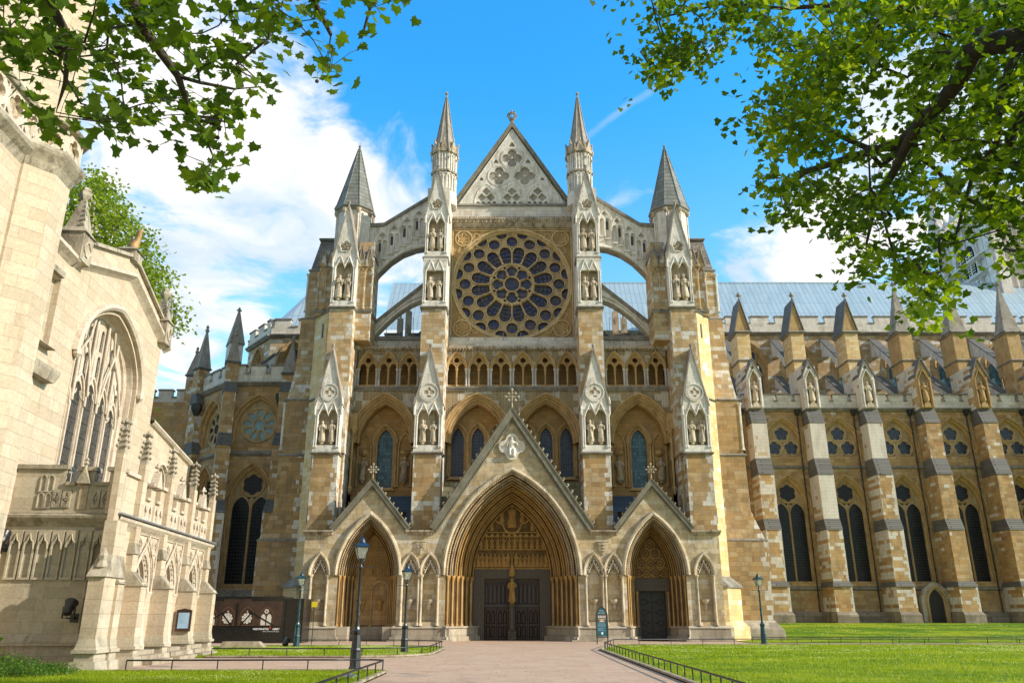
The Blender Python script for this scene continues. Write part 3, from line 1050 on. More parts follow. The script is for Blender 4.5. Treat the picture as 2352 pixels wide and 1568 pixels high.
def porch_gable(cx, z0, za, half, parent, cs, nc, front=-.32):
    g1 = MB()
    # coping: two sloping beams
    for sgn in (-1, 1):
        foot = (cx + sgn * half, z0)
        top = (cx, za)
        L = math.hypot(half, za - z0)
        nx, nz = sgn * (za - z0) / L, half / L
        t = cs
        o0 = (foot[0], foot[1])
        ring = lambda p, ww, o: (p[0] + nx * o, ww, p[1] + nz * o)
        for (ww0, ww1, oa, ob) in ((front, 0.35, 0.0, t), (front + .12, .2, -t * .45, 0.0), (front - .05, .3, t, t * 1.25)):
            tt = (top[0] - sgn * 0, top[1])
            # at the apex cut on the axis
            def at_axis(o):
                return (cx, za + o / nz) if nz else (cx, za)
            va = at_axis(oa)
            vb = at_axis(ob)
            fa = (foot[0] + nx * oa, foot[1] + nz * oa)
            fb = (foot[0] + nx * ob, foot[1] + nz * ob)
            g1.slab([fa, va, vb, fb] if sgn > 0 else [fb, vb, va, fa], [], ww0, ww1, back=True)
        ck_ = MB()
        crockets(ck_, (foot[0] + nx * t * 1.2, foot[1] + nz * t * 1.2), (cx + nx * t * .8, za + t * .8), front + .06, nc, cs * .52, sgn)
        ck_.build1('crocket_row', 'carved_crocket', parent)
        beads(g1, [(foot[0] - nx * t * .3, foot[1] - nz * t * .3), (cx, za - t * .3 / nz)], front + .12, .07, .17)
    gco = g1.build('gable_coping', 'gable_coping', parent)
    f = MB()
    finial(f, cx, front + .15, za + cs * 1.3, 1.0 * cs / .30 * .78, cross=True)
    f.build('gable_cross', 'carved_crocket', parent)


# --- porch front wall with its three arches
CA, CH, CZ = 4.62, 7.2, 4.33          # central arch half span, rise, springing
SA, SH, SX = 2.08, 4.0, 10.05
PW = MB()
outer = [(-14.62, .95)]
holes = []
low = []
low += [(-SX - SA, .95)] + arch(-SX, CZ, SA, SH) + [(-SX + SA, .95)]
low += [(-CA, .95)] + arch(0, CZ, CA, CH) + [(CA, .95)]
low += [(SX - SA, .95)] + arch(SX, CZ, SA, SH) + [(SX + SA, .95)]
outer += low + [(14.62, .95), (14.62, 7.15), (SX + 2.75, 7.15), (SX, 10.85), (SX - 2.75, 7.15), (5.62, 7.15), (0, 16.0), (-5.62, 7.15), (-SX + 2.75, 7.15), (-SX, 10.85), (-SX - 2.75, 7.15), (-14.62, 7.15)]
NICHES = [-13.42, -7.08, -5.72, 5.72, 7.08, 13.42]
NA, NH = .50, 1.05
for x in NICHES:
    holes.append(opening(x, 1.25, 4.33, .50, 1.15, n=5))
PW.slab(outer, holes, 0.0, .42)
porch = PW.build('porch_wall', 'stone_porch', A)
pb = MB()
for x in NICHES:
    pb.box(x - .6, x + .6, .36, .5, 1.2, 6.2)
pb.build('niche_back', 'stone_porch', porch)
# sides and body of the porch so it has depth
sb = MB()
sb.box(-14.62, -12.25, .42, 4.4, .95, 7.15)
sb.box(12.25, 14.62, .42, 4.4, .95, 7.15)
sb.box(-7.85, -4.75, .5, 4.4, .95, 7.15)
sb.box(4.75, 7.85, .5, 4.4, .95, 7.15)
sb.build('porch_pier', 'stone_porch', A)
# plinth with mouldings, broken by the doorways
pl = MB()
for (u0, u1) in ((-14.9, -12.0), (-8.2, -4.3), (4.3, 8.2), (12.0, 14.9)):
    pl.box(u0, u1, -.18, 1.2, 0, .86)
    pl.taper((u0 - .05, u1 + .05, -.24, 1.2, .86), (u0 + .1, u1 - .1, -.02, 1.2, 1.02))
    pl.box(u0 - .12, u1 + .12, -.32, 1.2, 0, .30)
    pl.box(u0 - .25, u1 + .25, -.48, 1.2, 0, .12)
for (u0, u1, w) in ((-12.1, -11.0, .6), (-12.1, -8.0, 3.0), (8.0, 8.75, .9), (11.35, 12.1, .9), (-4.35, -2.75, .9), (2.75, 4.35, .9)):
    pass
for sgn in (-1, 1):
    # splayed plinth under the jambs
    for (xa, wa, xb, wb) in ((4.62, -.1, 2.65, 3.3), (SX - 2.1, -.1, SX - 1.25, 2.3), (SX + 2.1, -.1, SX + 1.25, 2.3)):
        if sgn == -1 and abs(xa - 4.62) > 1:
            continue
        inn = -1 if xb < xa else 1
        for (hh, o) in ((.86, .18), (.98, .26), (.30, .34)):
            z0, z1 = (0, hh) if hh != .98 else (.86, .98)
            pl.loft([[(sgn * (xa + o * inn * .6), wa - o, z), (sgn * (xb + o * inn), wb - o * .3, z), (sgn * (xb - inn * .6), wb + 1.2, z), (sgn * (xa - inn * .8), wa + .6, z)] for z in (z0, z1)])
for (xa, xb) in ((-SX - 2.1, -SX + 2.1),):
    pl.box(xa, xb, 1.9, 3.0, 0, .95)
    pl.box(xa, xa + .9, .0, 2.4, 0, .95)
    pl.box(xb - .9, xb, .0, 2.4, 0, .95)
pl.build('plinth', 'stone_base', A)
# carved cornice on the porch
cn = MB()
for (u0, u1) in ((-14.7, -12.7), (-7.45, -5.6), (5.6, 7.45), (12.7, 14.7)):
    cn.taper((u0, u1, -.02, .4, 7.05), (u0 - .06, u1 + .06, -.28, .4, 7.28))
    cn.box(u0 - .06, u1 + .06, -.30, .4, 7.28, 7.38)
    beads(cn, [(u0, 7.14), (u1, 7.14)], -.16, .085, .22)
cn.build('carved_cornice', 'carved_dirty', A)
# niches
for x in NICHES:
    nb = MB()
    for sg in (-1, 1):
        column(nb, x + sg * .58, -.04, 1.02, 4.33, .085, 8)
        column(nb, x + sg * .58, .14, 1.02, 4.33, .06, 6)
    nb.sweep(arch(x, 4.33, .55, 1.25, .05, 8), [(0, .1), (.0, -.10), (.07, -.20), (.16, -.20), (.18, -.08), (.20, .1)])
    beads(nb, arch(x, 4.33, .55, 1.25, .26, 8), -.08, .05, .15)
    nb.sweep(arch(x, 4.33, .50, 1.15, -.08, 8), [(0, .02), (0, .20), (-.07, .24)])
    nb.box(x - .72, x - .44, -.14, .25, 4.27, 4.39)
    nb.box(x + .44, x + .72, -.14, .25, 4.27, 4.39)
    no = nb.build('blind_niche', 'carved_porch', A)
    nt = MB()
    # cusped head with a small crocketed gable inside
    hd = arch(x, 4.33, .48, 1.12, 0, 6)
    inner = [(x - .30, 4.33), (x - .33, 4.55), (x - .20, 4.72), (x - .12, 4.70), (x, 4.95), (x + .12, 4.70), (x + .20, 4.72), (x + .33, 4.55), (x + .30, 4.33)]
    nt.slab(hd + inner[::-1], [], .12, .25)
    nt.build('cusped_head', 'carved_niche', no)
    ng = MB()
    for sg in (-1, 1):
        ng.tube([(x + sg * .38, .02, 4.50), (x, .02, 5.22)], .04, 5)
        for t in (.2, .45, .7):
            ng.lathe(x + sg * (.38 - .38 * t + .09), .04, [(.01, 4.5 + .72 * t), (.055, 4.56 + .72 * t), (.01, 4.64 + .72 * t)], 6)
    ng.lathe(x, .03, [(.03, 5.2), (.10, 5.30), (.01, 5.42)], 6)
    ng.build('little_gable', 'carved_white', no)
    nk = MB()
    nk.lathe(x, .22, [(.05, 2.02), (.13, 2.15), (.15, 2.3), (.12, 2.42), (.26, 2.55), (.27, 2.62), (.30, 2.66), (.30, 2.73)], 10)
    nk.build('corbel', 'carved_porch', no)
    if True:
        # dog-tooth strips beside the shafts
        beads(nk := MB(), [(x - .66, 1.2), (x - .66, 4.2)], -.01, .045, .14)
        nk.box(x - .68, x - .64, -.012, .0, 1.15, 4.2)
        nk.build1('leaf_strip', 'carved_dirty', no)
        beads(nk := MB(), [(x + .66, 1.2), (x + .66, 4.2)], -.01, .045, .14)
        nk.box(x + .64, x + .68, -.012, .0, 1.15, 4.2)
        nk.build1('leaf_strip', 'carved_dirty', no)
# shields over the paired niches
for sg in (-1, 1):
    sh = MB()
    x = sg * 6.4
    sh.slab([(x - .32, 6.55), (x - .32, 6.1), (x - .2, 5.85), (x, 5.70), (x + .2, 5.85), (x + .32, 6.1), (x + .32, 6.55)][::-1], [], -.10, .02)
    if sg < 0:
        sh.box(x - .05, x + .05, -.14, -.1, 5.85, 6.5)
        sh.box(x - .25, x + .25, -.14, -.1, 6.17, 6.27)
        for (a, c) in ((-.16, 6.4), (.16, 6.4), (-.14, 6.05), (.14, 6.05)):
            sh.lathe(x + a, -.11, [(.01, c - .04), (.04, c), (.01, c + .04)], 6)
    else:
        for k in range(3):
            zz = 5.95 + k * .2
            sh.tube([(x - .2, -.12, zz), (x - .05, -.15, zz + .05), (x + .1, -.13, zz - .02), (x + .22, -.13, zz + .06)], .035, 5)
    sh.tube([(x - .4, -.05, 6.62), (x - .1, -.09, 6.58), (x + .1, -.09, 6.6), (x + .4, -.05, 6.62)], .05, 5)
    sh.build('shield', 'carved_porch', A)

# --- central portal
cp = portal('central_portal', 0, CZ, CA, CH, 2.85, 3.4, 6, .95, '', mat_in='carved_gold_shade', jn=6)
porch_gable(0, 7.35, 15.55, 5.45, cp, .36, 19)
# figure in a quatrefoil on the gable
qf = MB()
qf.slab(foil(0, 13.35, .98, 4), [foil(0, 13.35, .80, 4)], -.12, .05)
qf.slab(foil(0, 13.35, .82, 4), [], -.01, .05)
qf.lathe(0, -.06, [(.30, 12.65), (.34, 12.9), (.24, 13.2), (.22, 13.5), (.30, 13.7), (.1, 13.85), (.11, 13.95), (.13, 14.05), (.02, 14.2)], 12, 1, .6, fold=.08)
for sg in (-1, 1):
    qf.tube([(sg * .25, -.06, 13.65), (sg * .42, -.16, 13.4), (sg * .3, -.22, 13.7)], .06, 6)
    qf.tube([(sg * .12, -.1, 13.2), (sg * .15, -.3, 13.12), (sg * .14, -.24, 12.75)], .09, 6)
qf.build('quatrefoil_relief', 'carved_white', cp)
# tympanum
W = 3.4
ty = MB()
ty.slab(opening(0, 4.93, CZ + .62, 2.86, 4.75)[0:0] + opening(0, 4.93, 4.94, 2.86, 4.95), [], W, W + .3)
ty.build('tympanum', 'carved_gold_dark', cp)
tr = MB()
TZ = 8.85
quat = foil(0, TZ, 1.30, 4, per=9)
tr.sweep(quat, [(0, W), (0, W - .14), (-.12, W - .14), (-.12, W)], closed=True)
qs = []
tr.box(-3.1, 3.1, W - .16, W, 6.28, 6.36)
tr.box(-2.75, 2.75, W - .16, W, 7.52, 7.60)
tr.box(-3.1, 3.1, W - .10, W, 4.90, 5.02)
beads(tr, arch(0, 4.94, 2.86, 4.95, -.12, 12), W - .06, .10, .2)
beads(tr, arch(0, 4.94, 2.86, 4.95, -.32, 12), W - .06, .06, .15)
# canopied row
for i in range(12):
    u = -2.35 + i * 4.7 / 11
    tr.gabled(u - .22, u + .22, 7.22, 7.52, W - .16, W)
    tr.tube([(u - .21, W - .06, 6.5), (u - .21, W - .06, 7.25)], .03, 4)
tr.build('carved_band', 'carved_gold', cp)
fg = MB()


def mini(mb, x, y, z, h, v=0):
    rg = random.Random(v)
    l = rg.uniform(-.04, .04)
    mb.lathe(x, y, [(.16 * h, z), (.17 * h, z + .2 * h), (.12 * h, z + .5 * h), (.17 * h, z + .74 * h), (.05 * h, z + .83 * h), (.08 * h, z + .90 * h), (.02 * h, z + h)], 8, 1, .8, fold=.12, nf=4)
    mb.tube([(x - .15 * h, y - .05, z + .72 * h), (x + l, y - .2 * h, z + rg.uniform(.45, .65) * h), (x + .15 * h, y - .05, z + .72 * h)], .04 * h, 5)


for i in range(12):
    mini(fg, -2.35 + i * 4.7 / 11, W - .1, 6.38, .85, i)
for i in range(19):
    if abs(i - 9) < 1:
        continue
    mini(fg, -2.85 + i * 5.7 / 18, W - .1, 5.06, RND.uniform(.85, 1.05), i + 50)
mini(fg, 0, W - .2, 7.9, 1.75, 3)
for sg in (-1, 1):
    mini(fg, sg * .78, W - .12, 8.25, 1.0, 8)
    mini(fg, sg * 1.55, W - .12, 7.65, 1.0, 9)
    mini(fg, sg * 2.0, W - .12, 7.65, .85, 19)
    mini(fg, sg * 1.35, W - .12, 8.7, .7, 29)
    mini(fg, sg * 2.35, W - .12, 7.62, .6, 39)
    mini(fg, sg * .9, W - .12, 10.0, .5, 49)
fg.build('carved_figures', 'carved_gold_bright', cp)
# door surround with diaper
ds = MB()
ds.slab(rect(-2.9, 2.9, .0, 4.92), [rect(-2.02, -.22, 0.02, 4.25), rect(.22, 2.02, 0.02, 4.25)], W - .12, W + .5)
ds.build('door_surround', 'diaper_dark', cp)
for sg in (-1, 1):
    u0, u1 = (.22, 2.02) if sg > 0 else (-2.02, -.22)
    dd = MB()
    dd.box(u0, u1, W + .35, W + .45, 0, 4.25)
    dd.box(u0, u1, W + .22, W + .35, 2.28, 2.42)
    dd.box(u0, u1, W + .22, W + .35, 4.05, 4.25)
    d0 = dd.build('door', 'door_grey', cp)
    lo = MB()
    for k in range(2):
        v0 = u0 + .04 + k * .88
        v1 = v0 + .84
        lo.slab(rect(v0, v1, .05, 2.26), [], W + .22, W + .3)
        for q in range(2):
            for (za, zb, pt) in ((.2, .95, 0), (1.1, 2.05, 1)):
                m0 = v0 + .10 + q * .34
                m1 = m0 + .28
                sh = rect(m0, m1, za, zb) if not pt else [(m0, za), (m1, za), (m1, zb - .2), ((m0 + m1) / 2, zb), (m0, zb - .2)]
                lo.sweep(sh, [(0, W + .22), (.03, W + .17), (.055, W + .22)], closed=True)
    lo.build('door_leaf', 'door_red', d0)
    up = MB()
    for q in range(6):
        v = u0 + .15 + q * .3
        sh = [(v - .12, 2.5), (v + .12, 2.5), (v + .12, 3.75), (v, 3.98), (v - .12, 3.75)]
        up.sweep(sh, [(0, W + .35), (.02, W + .29), (.045, W + .35)], closed=True)
        up.tube([(v - .15, W + .31, 2.45), (v - .15, W + .31, 4.0)], .025, 5)
    up.build('panelling', 'door_grey', d0)
tm = MB()
tm.box(-.30, .30, W - .35, W + .3, 0, .5)
tm.taper((-.34, .34, W - .4, W + .3, .5), (-.22, .22, W - .28, W + .3, .75))
tm.box(-.20, .20, W - .24, W + .3, .75, 2.4)
column(tm, 0, W - .28, .7, 2.45, .14)
tm.lathe(0, W - .26, [(.12, 2.15), (.24, 2.4), (.26, 2.5)], 8)
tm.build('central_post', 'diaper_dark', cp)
cs_ = MB()
statue(cs_, 0, W - .28, 2.72, 1.55, 2)
cs_.lathe(0, W - .24, [(.10, 4.35), (.26, 4.45), (.22, 4.65), (.26, 4.7), (.12, 5.1), (.08, 5.4), (.01, 5.9)], 6)
cs_.build('statue', 'carved_gold', cp)

# --- side portals
for sg in (-1, 1):
    X = sg * SX
    so = portal('side_portal', X, CZ, SA, SH, 1.28, 2.1, 4, .95, '', mat_in='carved_gold_shade', jn=4)
    porch_gable(X, 7.35, 10.55, 2.62, so, .26, 9, front=-.28)
    w = 2.1
    t = MB()
    z0 = 4.0 if sg > 0 else 1.0
    t.slab(opening(X, z0, CZ, 1.30, 3.0), [], w, w + .2)
    t.build('tympanum', 'stone_bay' if sg < 0 else 'carved_gold_dark', so)
    rg = MB()
    for (cz, us) in ((4.62, (-.98, -.33, .33, .98)), (5.28, (-.66, 0, .66)), (5.94, (-.34, .34)), (6.55, (0,))):
        for du in us:
            rg.sweep(circ(X + du, cz, .31, 16), [(0, w), (0, w - .07), (-.05, w - .07), (-.05, w)], closed=True)
            for k in range(6):
                q = 2 * PI * k / 6
                rg.lathe(X + du + math.cos(q) * .15, w - .03, [(.01, cz + math.sin(q) * .15 - .06), (.06, cz + math.sin(q) * .15), (.01, cz + math.sin(q) * .15 + .06)], 5)
    rg.build('roundel', 'carved_gold', so)
    if sg > 0:
        ds = MB()
        ds.slab(rect(X - 1.5, X + 1.5, 0, 4.2), [rect(X - .95, X + .95, .02, 3.35)], w - .05, w + .5)
        ds.build('door_surround', 'diaper_dark', so)
        dd = MB()
        dd.box(X - .95, X + .95, w + .3, w + .4, 0, 3.35)
        dd.box(X - .02, X + .02, w + .24, w + .3, 0, 3.3)
        d0 = dd.build('door', 'door_dark', so)
        sc = MB()
        for sx in (-1, 1):
            for zz in (.5, 1.2, 1.9, 2.6):
                for dz in (-1, 1):
                    sc.tube([(X + sx * .08, w + .28, zz), (X + sx * .35, w + .26, zz + dz * .04), (X + sx * .62, w + .26, zz + dz * .22), (X + sx * .76, w + .26, zz + dz * .12), (X + sx * .68, w + .27, zz + dz * .03)], .022, 5)
        sc.build('iron_scroll', 'iron_black', d0)
        jj = MB()
        for sx in (-1, 1):
            column(jj, X + sx * 1.12, w - .12, .9, 3.3, .07)
        jj.build('door_shaft', 'carved_gold_bright', so)
    else:
        # two blind trefoil arches and corbels
        bl = MB()
        for du in (-.62, .62):
            bl.sweep([(X + du - .55, 3.35)] + foil(X + du, 3.62, .62, 3, per=8)[0:0] + arch(X + du, 3.35, .55, .62, 0, 7) + [(X + du + .55, 3.35)], [(0, w), (0, w - .12), (.10, w - .12), (.10, w)])
        for du in (-1.22, 0, 1.22):
            column(bl, X + du, w - .08, .95, 3.35, .06)
        bl.build('blind_arcade', 'carved_tan', so)
        ck = MB()
        for du in (-.62, .62):
            ck.lathe(X + du, w - .02, [(.05, 1.95), (.13, 2.1), (.15, 2.25), (.12, 2.36), (.26, 2.5), (.27, 2.55), (.30, 2.60), (.30, 2.67)], 10)
        ck.build('corbel', 'carved_gold', so)

# --- lean-to roofs behind the porch gables
rf = MB()
for sg in (-1, 1):
    x0, x1, xh = sg * 7.25, sg * 12.85, sg * 11.7
    zr = lambda y: 7.35 + (y - .1) * .77
    xa, xb = sg * (SX - 2.25), sg * (SX + 2.25)
    rf.add([(x0, .1, 7.35), (xa, .1, 7.35), (xa, 2.2, zr(2.2)), (x0, 2.2, zr(2.2))], [(0, 1, 2, 3)])
    rf.add([(xb, .1, 7.35), (x1, .1, 7.35), (xb, 2.2, zr(2.2)), (sg * 12.33, 1.75, zr(2.2) - .1)], [(0, 1, 3, 2)])
    rf.add([(x0, 2.2, zr(2.2)), (sg * 12.3, 2.2, zr(2.2)), (xh, 4.0, zr(4.0)), (x0, 4.0, zr(4.0)), (x1, 4.0, 7.35), (x1, .1, 7.35)], [(0, 1, 2, 3), (1, 5, 4, 2)])
    rf.add([(sg * SX - 2.62, .45, 7.4), (sg * SX, .45, 10.7), (sg * SX, 4.0, 10.4), (sg * SX + 2.62, .45, 7.4)], [(0, 1, 2), (1, 3, 2)])
rf.build('slate_roof', 'slate_blue', A)
rm = MB()
for sg in (-1, 1):
    for k in range(9):
        z = 7.6 + k * .42
        y = .2 + k * .42
        hw_ = [abs(q[0]) for q in arch(0, CZ, CA, CH, .1, 24) if q[1] < z + .1]
        xi = max(.9, min(hw_) if hw_ else .9) + .05
        rm.box(min(sg * xi, sg * 5.4), max(sg * xi, sg * 5.4), max(y, .76), y + .7, z, z + .40)
rm.build('stone_slope', 'slate_moss', A)
gb = MB()
gb.slab([(-5.4, 7.4)] + [q for q in arch(0, CZ, CA, CH, .05, 14) if q[1] > 7.4] + [(5.4, 7.4), (0, 15.6)], [], .42, .75, back=True)
gb.build('gable_back', 'stone_porch', A)
for sg in (-1, 1):
    gb = MB()
    gb.slab([(sg * SX - 2.6, 7.4)] + [q for q in arch(sg * SX, CZ, SA, SH, .05, 14) if q[1] > 7.4] + [(sg * SX + 2.6, 7.4), (sg * SX, 10.6)], [], .42, .75, back=True)
    gb.build('gable_back', 'stone_porch', A)


# --- buttresses with their niches of paired statues
def niche_stage(x, hw, w0, z0, zn, ztip, parent, v, roundel=True, double=True, dirt='carved_white', depth=1.6, flower='carved_dirty'):
    """white niche stage: z0 sill, zn top of niche heads, ztip of the gablet"""
    b = MB()
    zh = zn - .75                   # springing of the little arches
    pts = rect(x - hw, x + hw, z0, ztip if not roundel else zn + .35)
    hole = []
    a = (hw - .30) / 2
    for sx in (-1, 1):
        hole += []
    h = [(x - hw + .26, z0 + .42)]
    hole = [(x - hw + .26, z0 + .42), (x - hw + .26, zh)] + arch(x - (hw - .26) / 2, zh, (hw - .26) / 2, .55, 0, 4)[1:] + arch(x + (hw - .26) / 2, zh, (hw - .26) / 2, .55, 0, 4)[1:] + [(x + hw - .26, z0 + .42)]
    b.slab(pts, [hole], w0, w0 + .45)
    b.box(x - hw, x + hw, w0 + .45, w0 + depth, z0, zn + .2)
    # sill and ledge
    b.taper((x - hw - .02, x + hw + .02, w0 - .02, w0 + depth, z0 + .02), (x - hw, x + hw, w0, w0 + depth, z0 + .5))
    for sx in (-1, 1):
        for o in (.06, .20):
            column(b, x + sx * (hw - o), w0 - .03, z0 + .32, zh + .1, .05, 6)
    # small gablets over the two arches
    for sx in (-1, 1):
        c = x + sx * (hw - .26) / 2
        for s2 in (-1, 1):
            b.tube([(c + s2 * (hw - .26) / 2, w0 - .05, zh + .12), (c, w0 - .06, zn + .25)], .05, 5)
    o = b.build('statue_niche', dirt, parent)
    lg = MB()
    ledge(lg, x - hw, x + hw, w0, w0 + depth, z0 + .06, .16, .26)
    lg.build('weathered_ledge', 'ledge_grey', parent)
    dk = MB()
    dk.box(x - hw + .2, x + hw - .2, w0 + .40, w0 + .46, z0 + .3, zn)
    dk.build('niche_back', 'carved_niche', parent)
    H = (zh - z0 - .42) * .66
    for sx in (-1, 1):
        st = MB()
        statue(st, x + sx * (hw - .26) * .5, w0 + .14, z0 + .85, H, v + (sx > 0) * 5)
        st.build('statue', 'carved_statue', parent)
    if roundel:
        zb = zn + .25
        gm = MB()
        u0, u1 = x - hw - .04, x + hw + .04
        gm.slab([(u0, zb - .5), (u1, zb - .5), (u1, zb), (x, ztip - .1), (u0, zb)], [], w0 - .04, w0 + .5)
        gm.gabled(u0 + .02, u1 - .02, zb, ztip - .12, w0 + .5, w0 + depth + .5)
        gm.build('gablet', dirt, parent)
        cpm = MB()
        for sx in (-1, 1):
            e = (x + sx * (hw + .12), zb - .22)
            cpm.add([(e[0], w0 - .14, e[1]), (x, w0 - .14, ztip + .06), (x, w0 - .14, ztip - .22), (e[0] - sx * .14, w0 - .14, e[1]),
                     (e[0], w0 + depth, e[1]), (x, w0 + depth, ztip + .06), (x, w0 + depth, ztip - .22), (e[0] - sx * .14, w0 + depth, e[1])],
                    [(0, 1, 2, 3), (7, 6, 5, 4), (0, 4, 5, 1), (3, 2, 6, 7), (0, 3, 7, 4)])
        cpm.lathe(x, w0 - .02, [(.07, ztip - .05), (.12, ztip + .12), (.14, ztip + .22), (.02, ztip + .34)], 6)
        cpm.build('gablet_coping', 'spire_stone', parent)
        rd = MB()
        rz = zb + (ztip - zb) * .16 + .12
        R = hw * .62
        if flower == 'tracery':
            rd.sweep(circ(x, rz, R, 20), [(0, w0 - .03), (0, w0 - .13), (-.09, w0 - .13), (-.09, w0 - .03)], closed=True)
            rd.slab(circ(x, rz, R - .06, 20), [foil(x, rz + R * .36, R * .3, 3, per=4)[::-1], circ(x - R * .36, rz, R * .27, 8), circ(x + R * .36, rz, R * .27, 8), circ(x, rz - R * .38, R * .27, 8)], w0 - .08, w0 - .03)
            rd.build('roundel', 'carved_white', parent)
            bk = MB()
            bk.slab(circ(x, rz, R - .05, 16), [], w0 - .045, w0 - .04, sides=False)
            bk.build('roundel_ground', 'carved_niche', parent)
        else:
            R *= .8
            rd.sweep(foil(x, rz, R, 5), [(0, w0 - .03), (0, w0 - .10), (-.06, w0 - .12), (-.06, w0 - .03)], closed=True)
            rd.build('roundel', 'carved_white', parent)
            bk = MB()
            bk.slab(foil(x, rz, R - .04, 5), [], w0 - .05, w0 - .04, sides=False)
            for k in range(5):
                q = PI / 2 + 2 * PI * k / 5
                for rr_ in (.35, .65):
                    bk.lathe(x + math.cos(q) * R * rr_, w0 - .08, [(.01, rz + math.sin(q) * R * rr_ - .07), (.08, rz + math.sin(q) * R * rr_), (.01, rz + math.sin(q) * R * rr_ + .07)], 5)
            bk.build('carved_rose', 'carved_dirty', parent)
        # corner pinnacles of the gablet
        pn = MB()
        for sx in (-1, 1):
            xx = x + sx * (hw + .02)
            pn.lathe(xx, w0 - .04, [(.07, zb - .9), (.07, zb - .1), (.12, zb - .05), (.08, zb + .05), (.10, zb + .2), (.01, zb + .55)], 6)
        pn.build('corner_pinnacle', dirt, parent)


for sg in (-1, 1):
    for (cx, hw, outer_b) in ((sg * 6.26, 1.02, False), (sg * 13.78, .95, True)):
        b = MB()
        b.box(cx - hw, cx + hw, .55, 5.5, 7.2, 13.15)
        o = b.build('buttress', 'stone_buttress', A)
        niche_stage(cx, hw + .02, .50, 13.1, 16.55, 21.2, o, 3 + int(cx), True, flower='tracery', depth=1.3)
        x2 = cx - sg * .06 if not outer_b else sg * 13.50
        w2 = 1.15
        hw2 = .95 if not outer_b else .95
        u = MB()
        u.box(x2 - hw2, x2 + hw2, w2, 5.5, 13.15, 24.85)
        u.build('upper_shaft', 'stone_upper', o)
        if outer_b:
            niche_stage(x2, hw2, w2 - .06, 24.85, 28.9, 33.9, o, 11 + int(cx), True)
        else:
            niche_stage(x2, hw2, w2 - .06, 24.85, 28.55, 28.8, o, 21 + int(cx), False)
            bb = MB()
            bb.box(x2 - hw2 + .02, x2 + hw2 - .02, w2 + .75, 5.5, 24.9, 29.3)
            # zig-zag gablets
            for sx in (-1, 1):
                c = x2 + sx * (hw2 - .26) / 2
                bb.gabled(c - .34, c + .34, 27.95, 28.95, w2 - .12, w2 + .2)
            bb.box(x2 - hw2 - .01, x2 + hw2 + .01, w2 - .075, w2 + .42, 28.78, 29.25)
            bb.box(x2 - hw2 + .02, x2 + hw2 - .02, w2 + .9, 5.5, 29.2, 36.0)
            bb.build('upper_block', 'stone_white', o)
            niche_stage(x2, hw2 - .04, w2 + .04, 29.2, 32.9, 37.4, o, 31 + int(cx), True, depth=1.5)

# --- walls of the three bays
WZ = 5.0
tw = MB()
hol = []
LANC = []
for c in (-2.72, 2.72):
    for d in (-1.62, 0, 1.62):
        LANC.append((c + d, .50, 12.0, 14.9, 1.05))
for c in (-10.1, 10.1):
    LANC.append((c, .62, 11.15, 14.6, 1.2))
for (x, a, z0, zs, h) in LANC:
    hol.append(opening(x, z0, zs, a, h, n=5))
for (x0, x1) in ((-5.5, 5.5), (-12.9, -7.1), (7.1, 12.9)):
    tw.slab(rect(x0, x1, 7.3, 19.2), [q for q in hol if x0 < q[2][0] < x1], WZ, WZ + .5)
tw.build('bay_wall', 'stone_bay', A)
for (x, a, z0, zs, h) in LANC:
    f = MB()
    f.sweep(opening(x, z0, zs, a, h, .02, 6), [(0, WZ + .4), (0, WZ + .1), (.10, WZ - .02), (.16, WZ - .12), (.24, WZ - .12), (.30, WZ)])
    f.sweep(arch(x, zs, a + .25, h + .2, .02, 7), [(0, WZ), (.02, WZ - .22), (.14, WZ - .26), (.2, WZ)])
    for sx in (-1, 1):
        column(f, x + sx * (a + .27), WZ - .14, z0 + .02, zs, .075, 8)
    f.taper((x - a - .3, x + a + .3, WZ - .2, WZ + .3, z0 - .25), (x - a - .1, x + a + .1, WZ, WZ + .3, z0))
    fo = f.build('lancet_window', 'carved_tan', A)
    gl = MB()
    gl.slab(opening(x, z0, zs, a, h, .02, 6), [], WZ + .3, WZ + .34)
    gl.build('leaded_glass', 'glass_teal' if abs(x) > 9 else 'glass_blue', fo)
# statue niches beside the aisle lancets
for sg in (-1, 1):
    for dx in (-1.62, 1.62):
        x = sg * 10.1 + dx
        f = MB()
        f.sweep(opening(x, 11.2, 14.4, .42, .95, .0, 6), [(0, WZ + .02), (.04, WZ - .14), (.14, WZ - .16), (.22, WZ)])
        for sx in (-1, 1):
            column(f, x + sx * .52, WZ - .12, 11.2, 14.4, .07, 8)
        f.lathe(x, WZ - .15, [(.15, 13.65), (.32, 13.8), (.30, 14.0), (.34, 14.05), (.2, 14.1)], 8, fold=.15, nf=4)
        fo = f.build('wall_niche', 'carved_tan', A)
        s_ = MB()
        statue(s_, x, WZ - .2, 11.75, 1.75, int(x) + 9)
        s_.build('statue', 'carved_niche', fo)
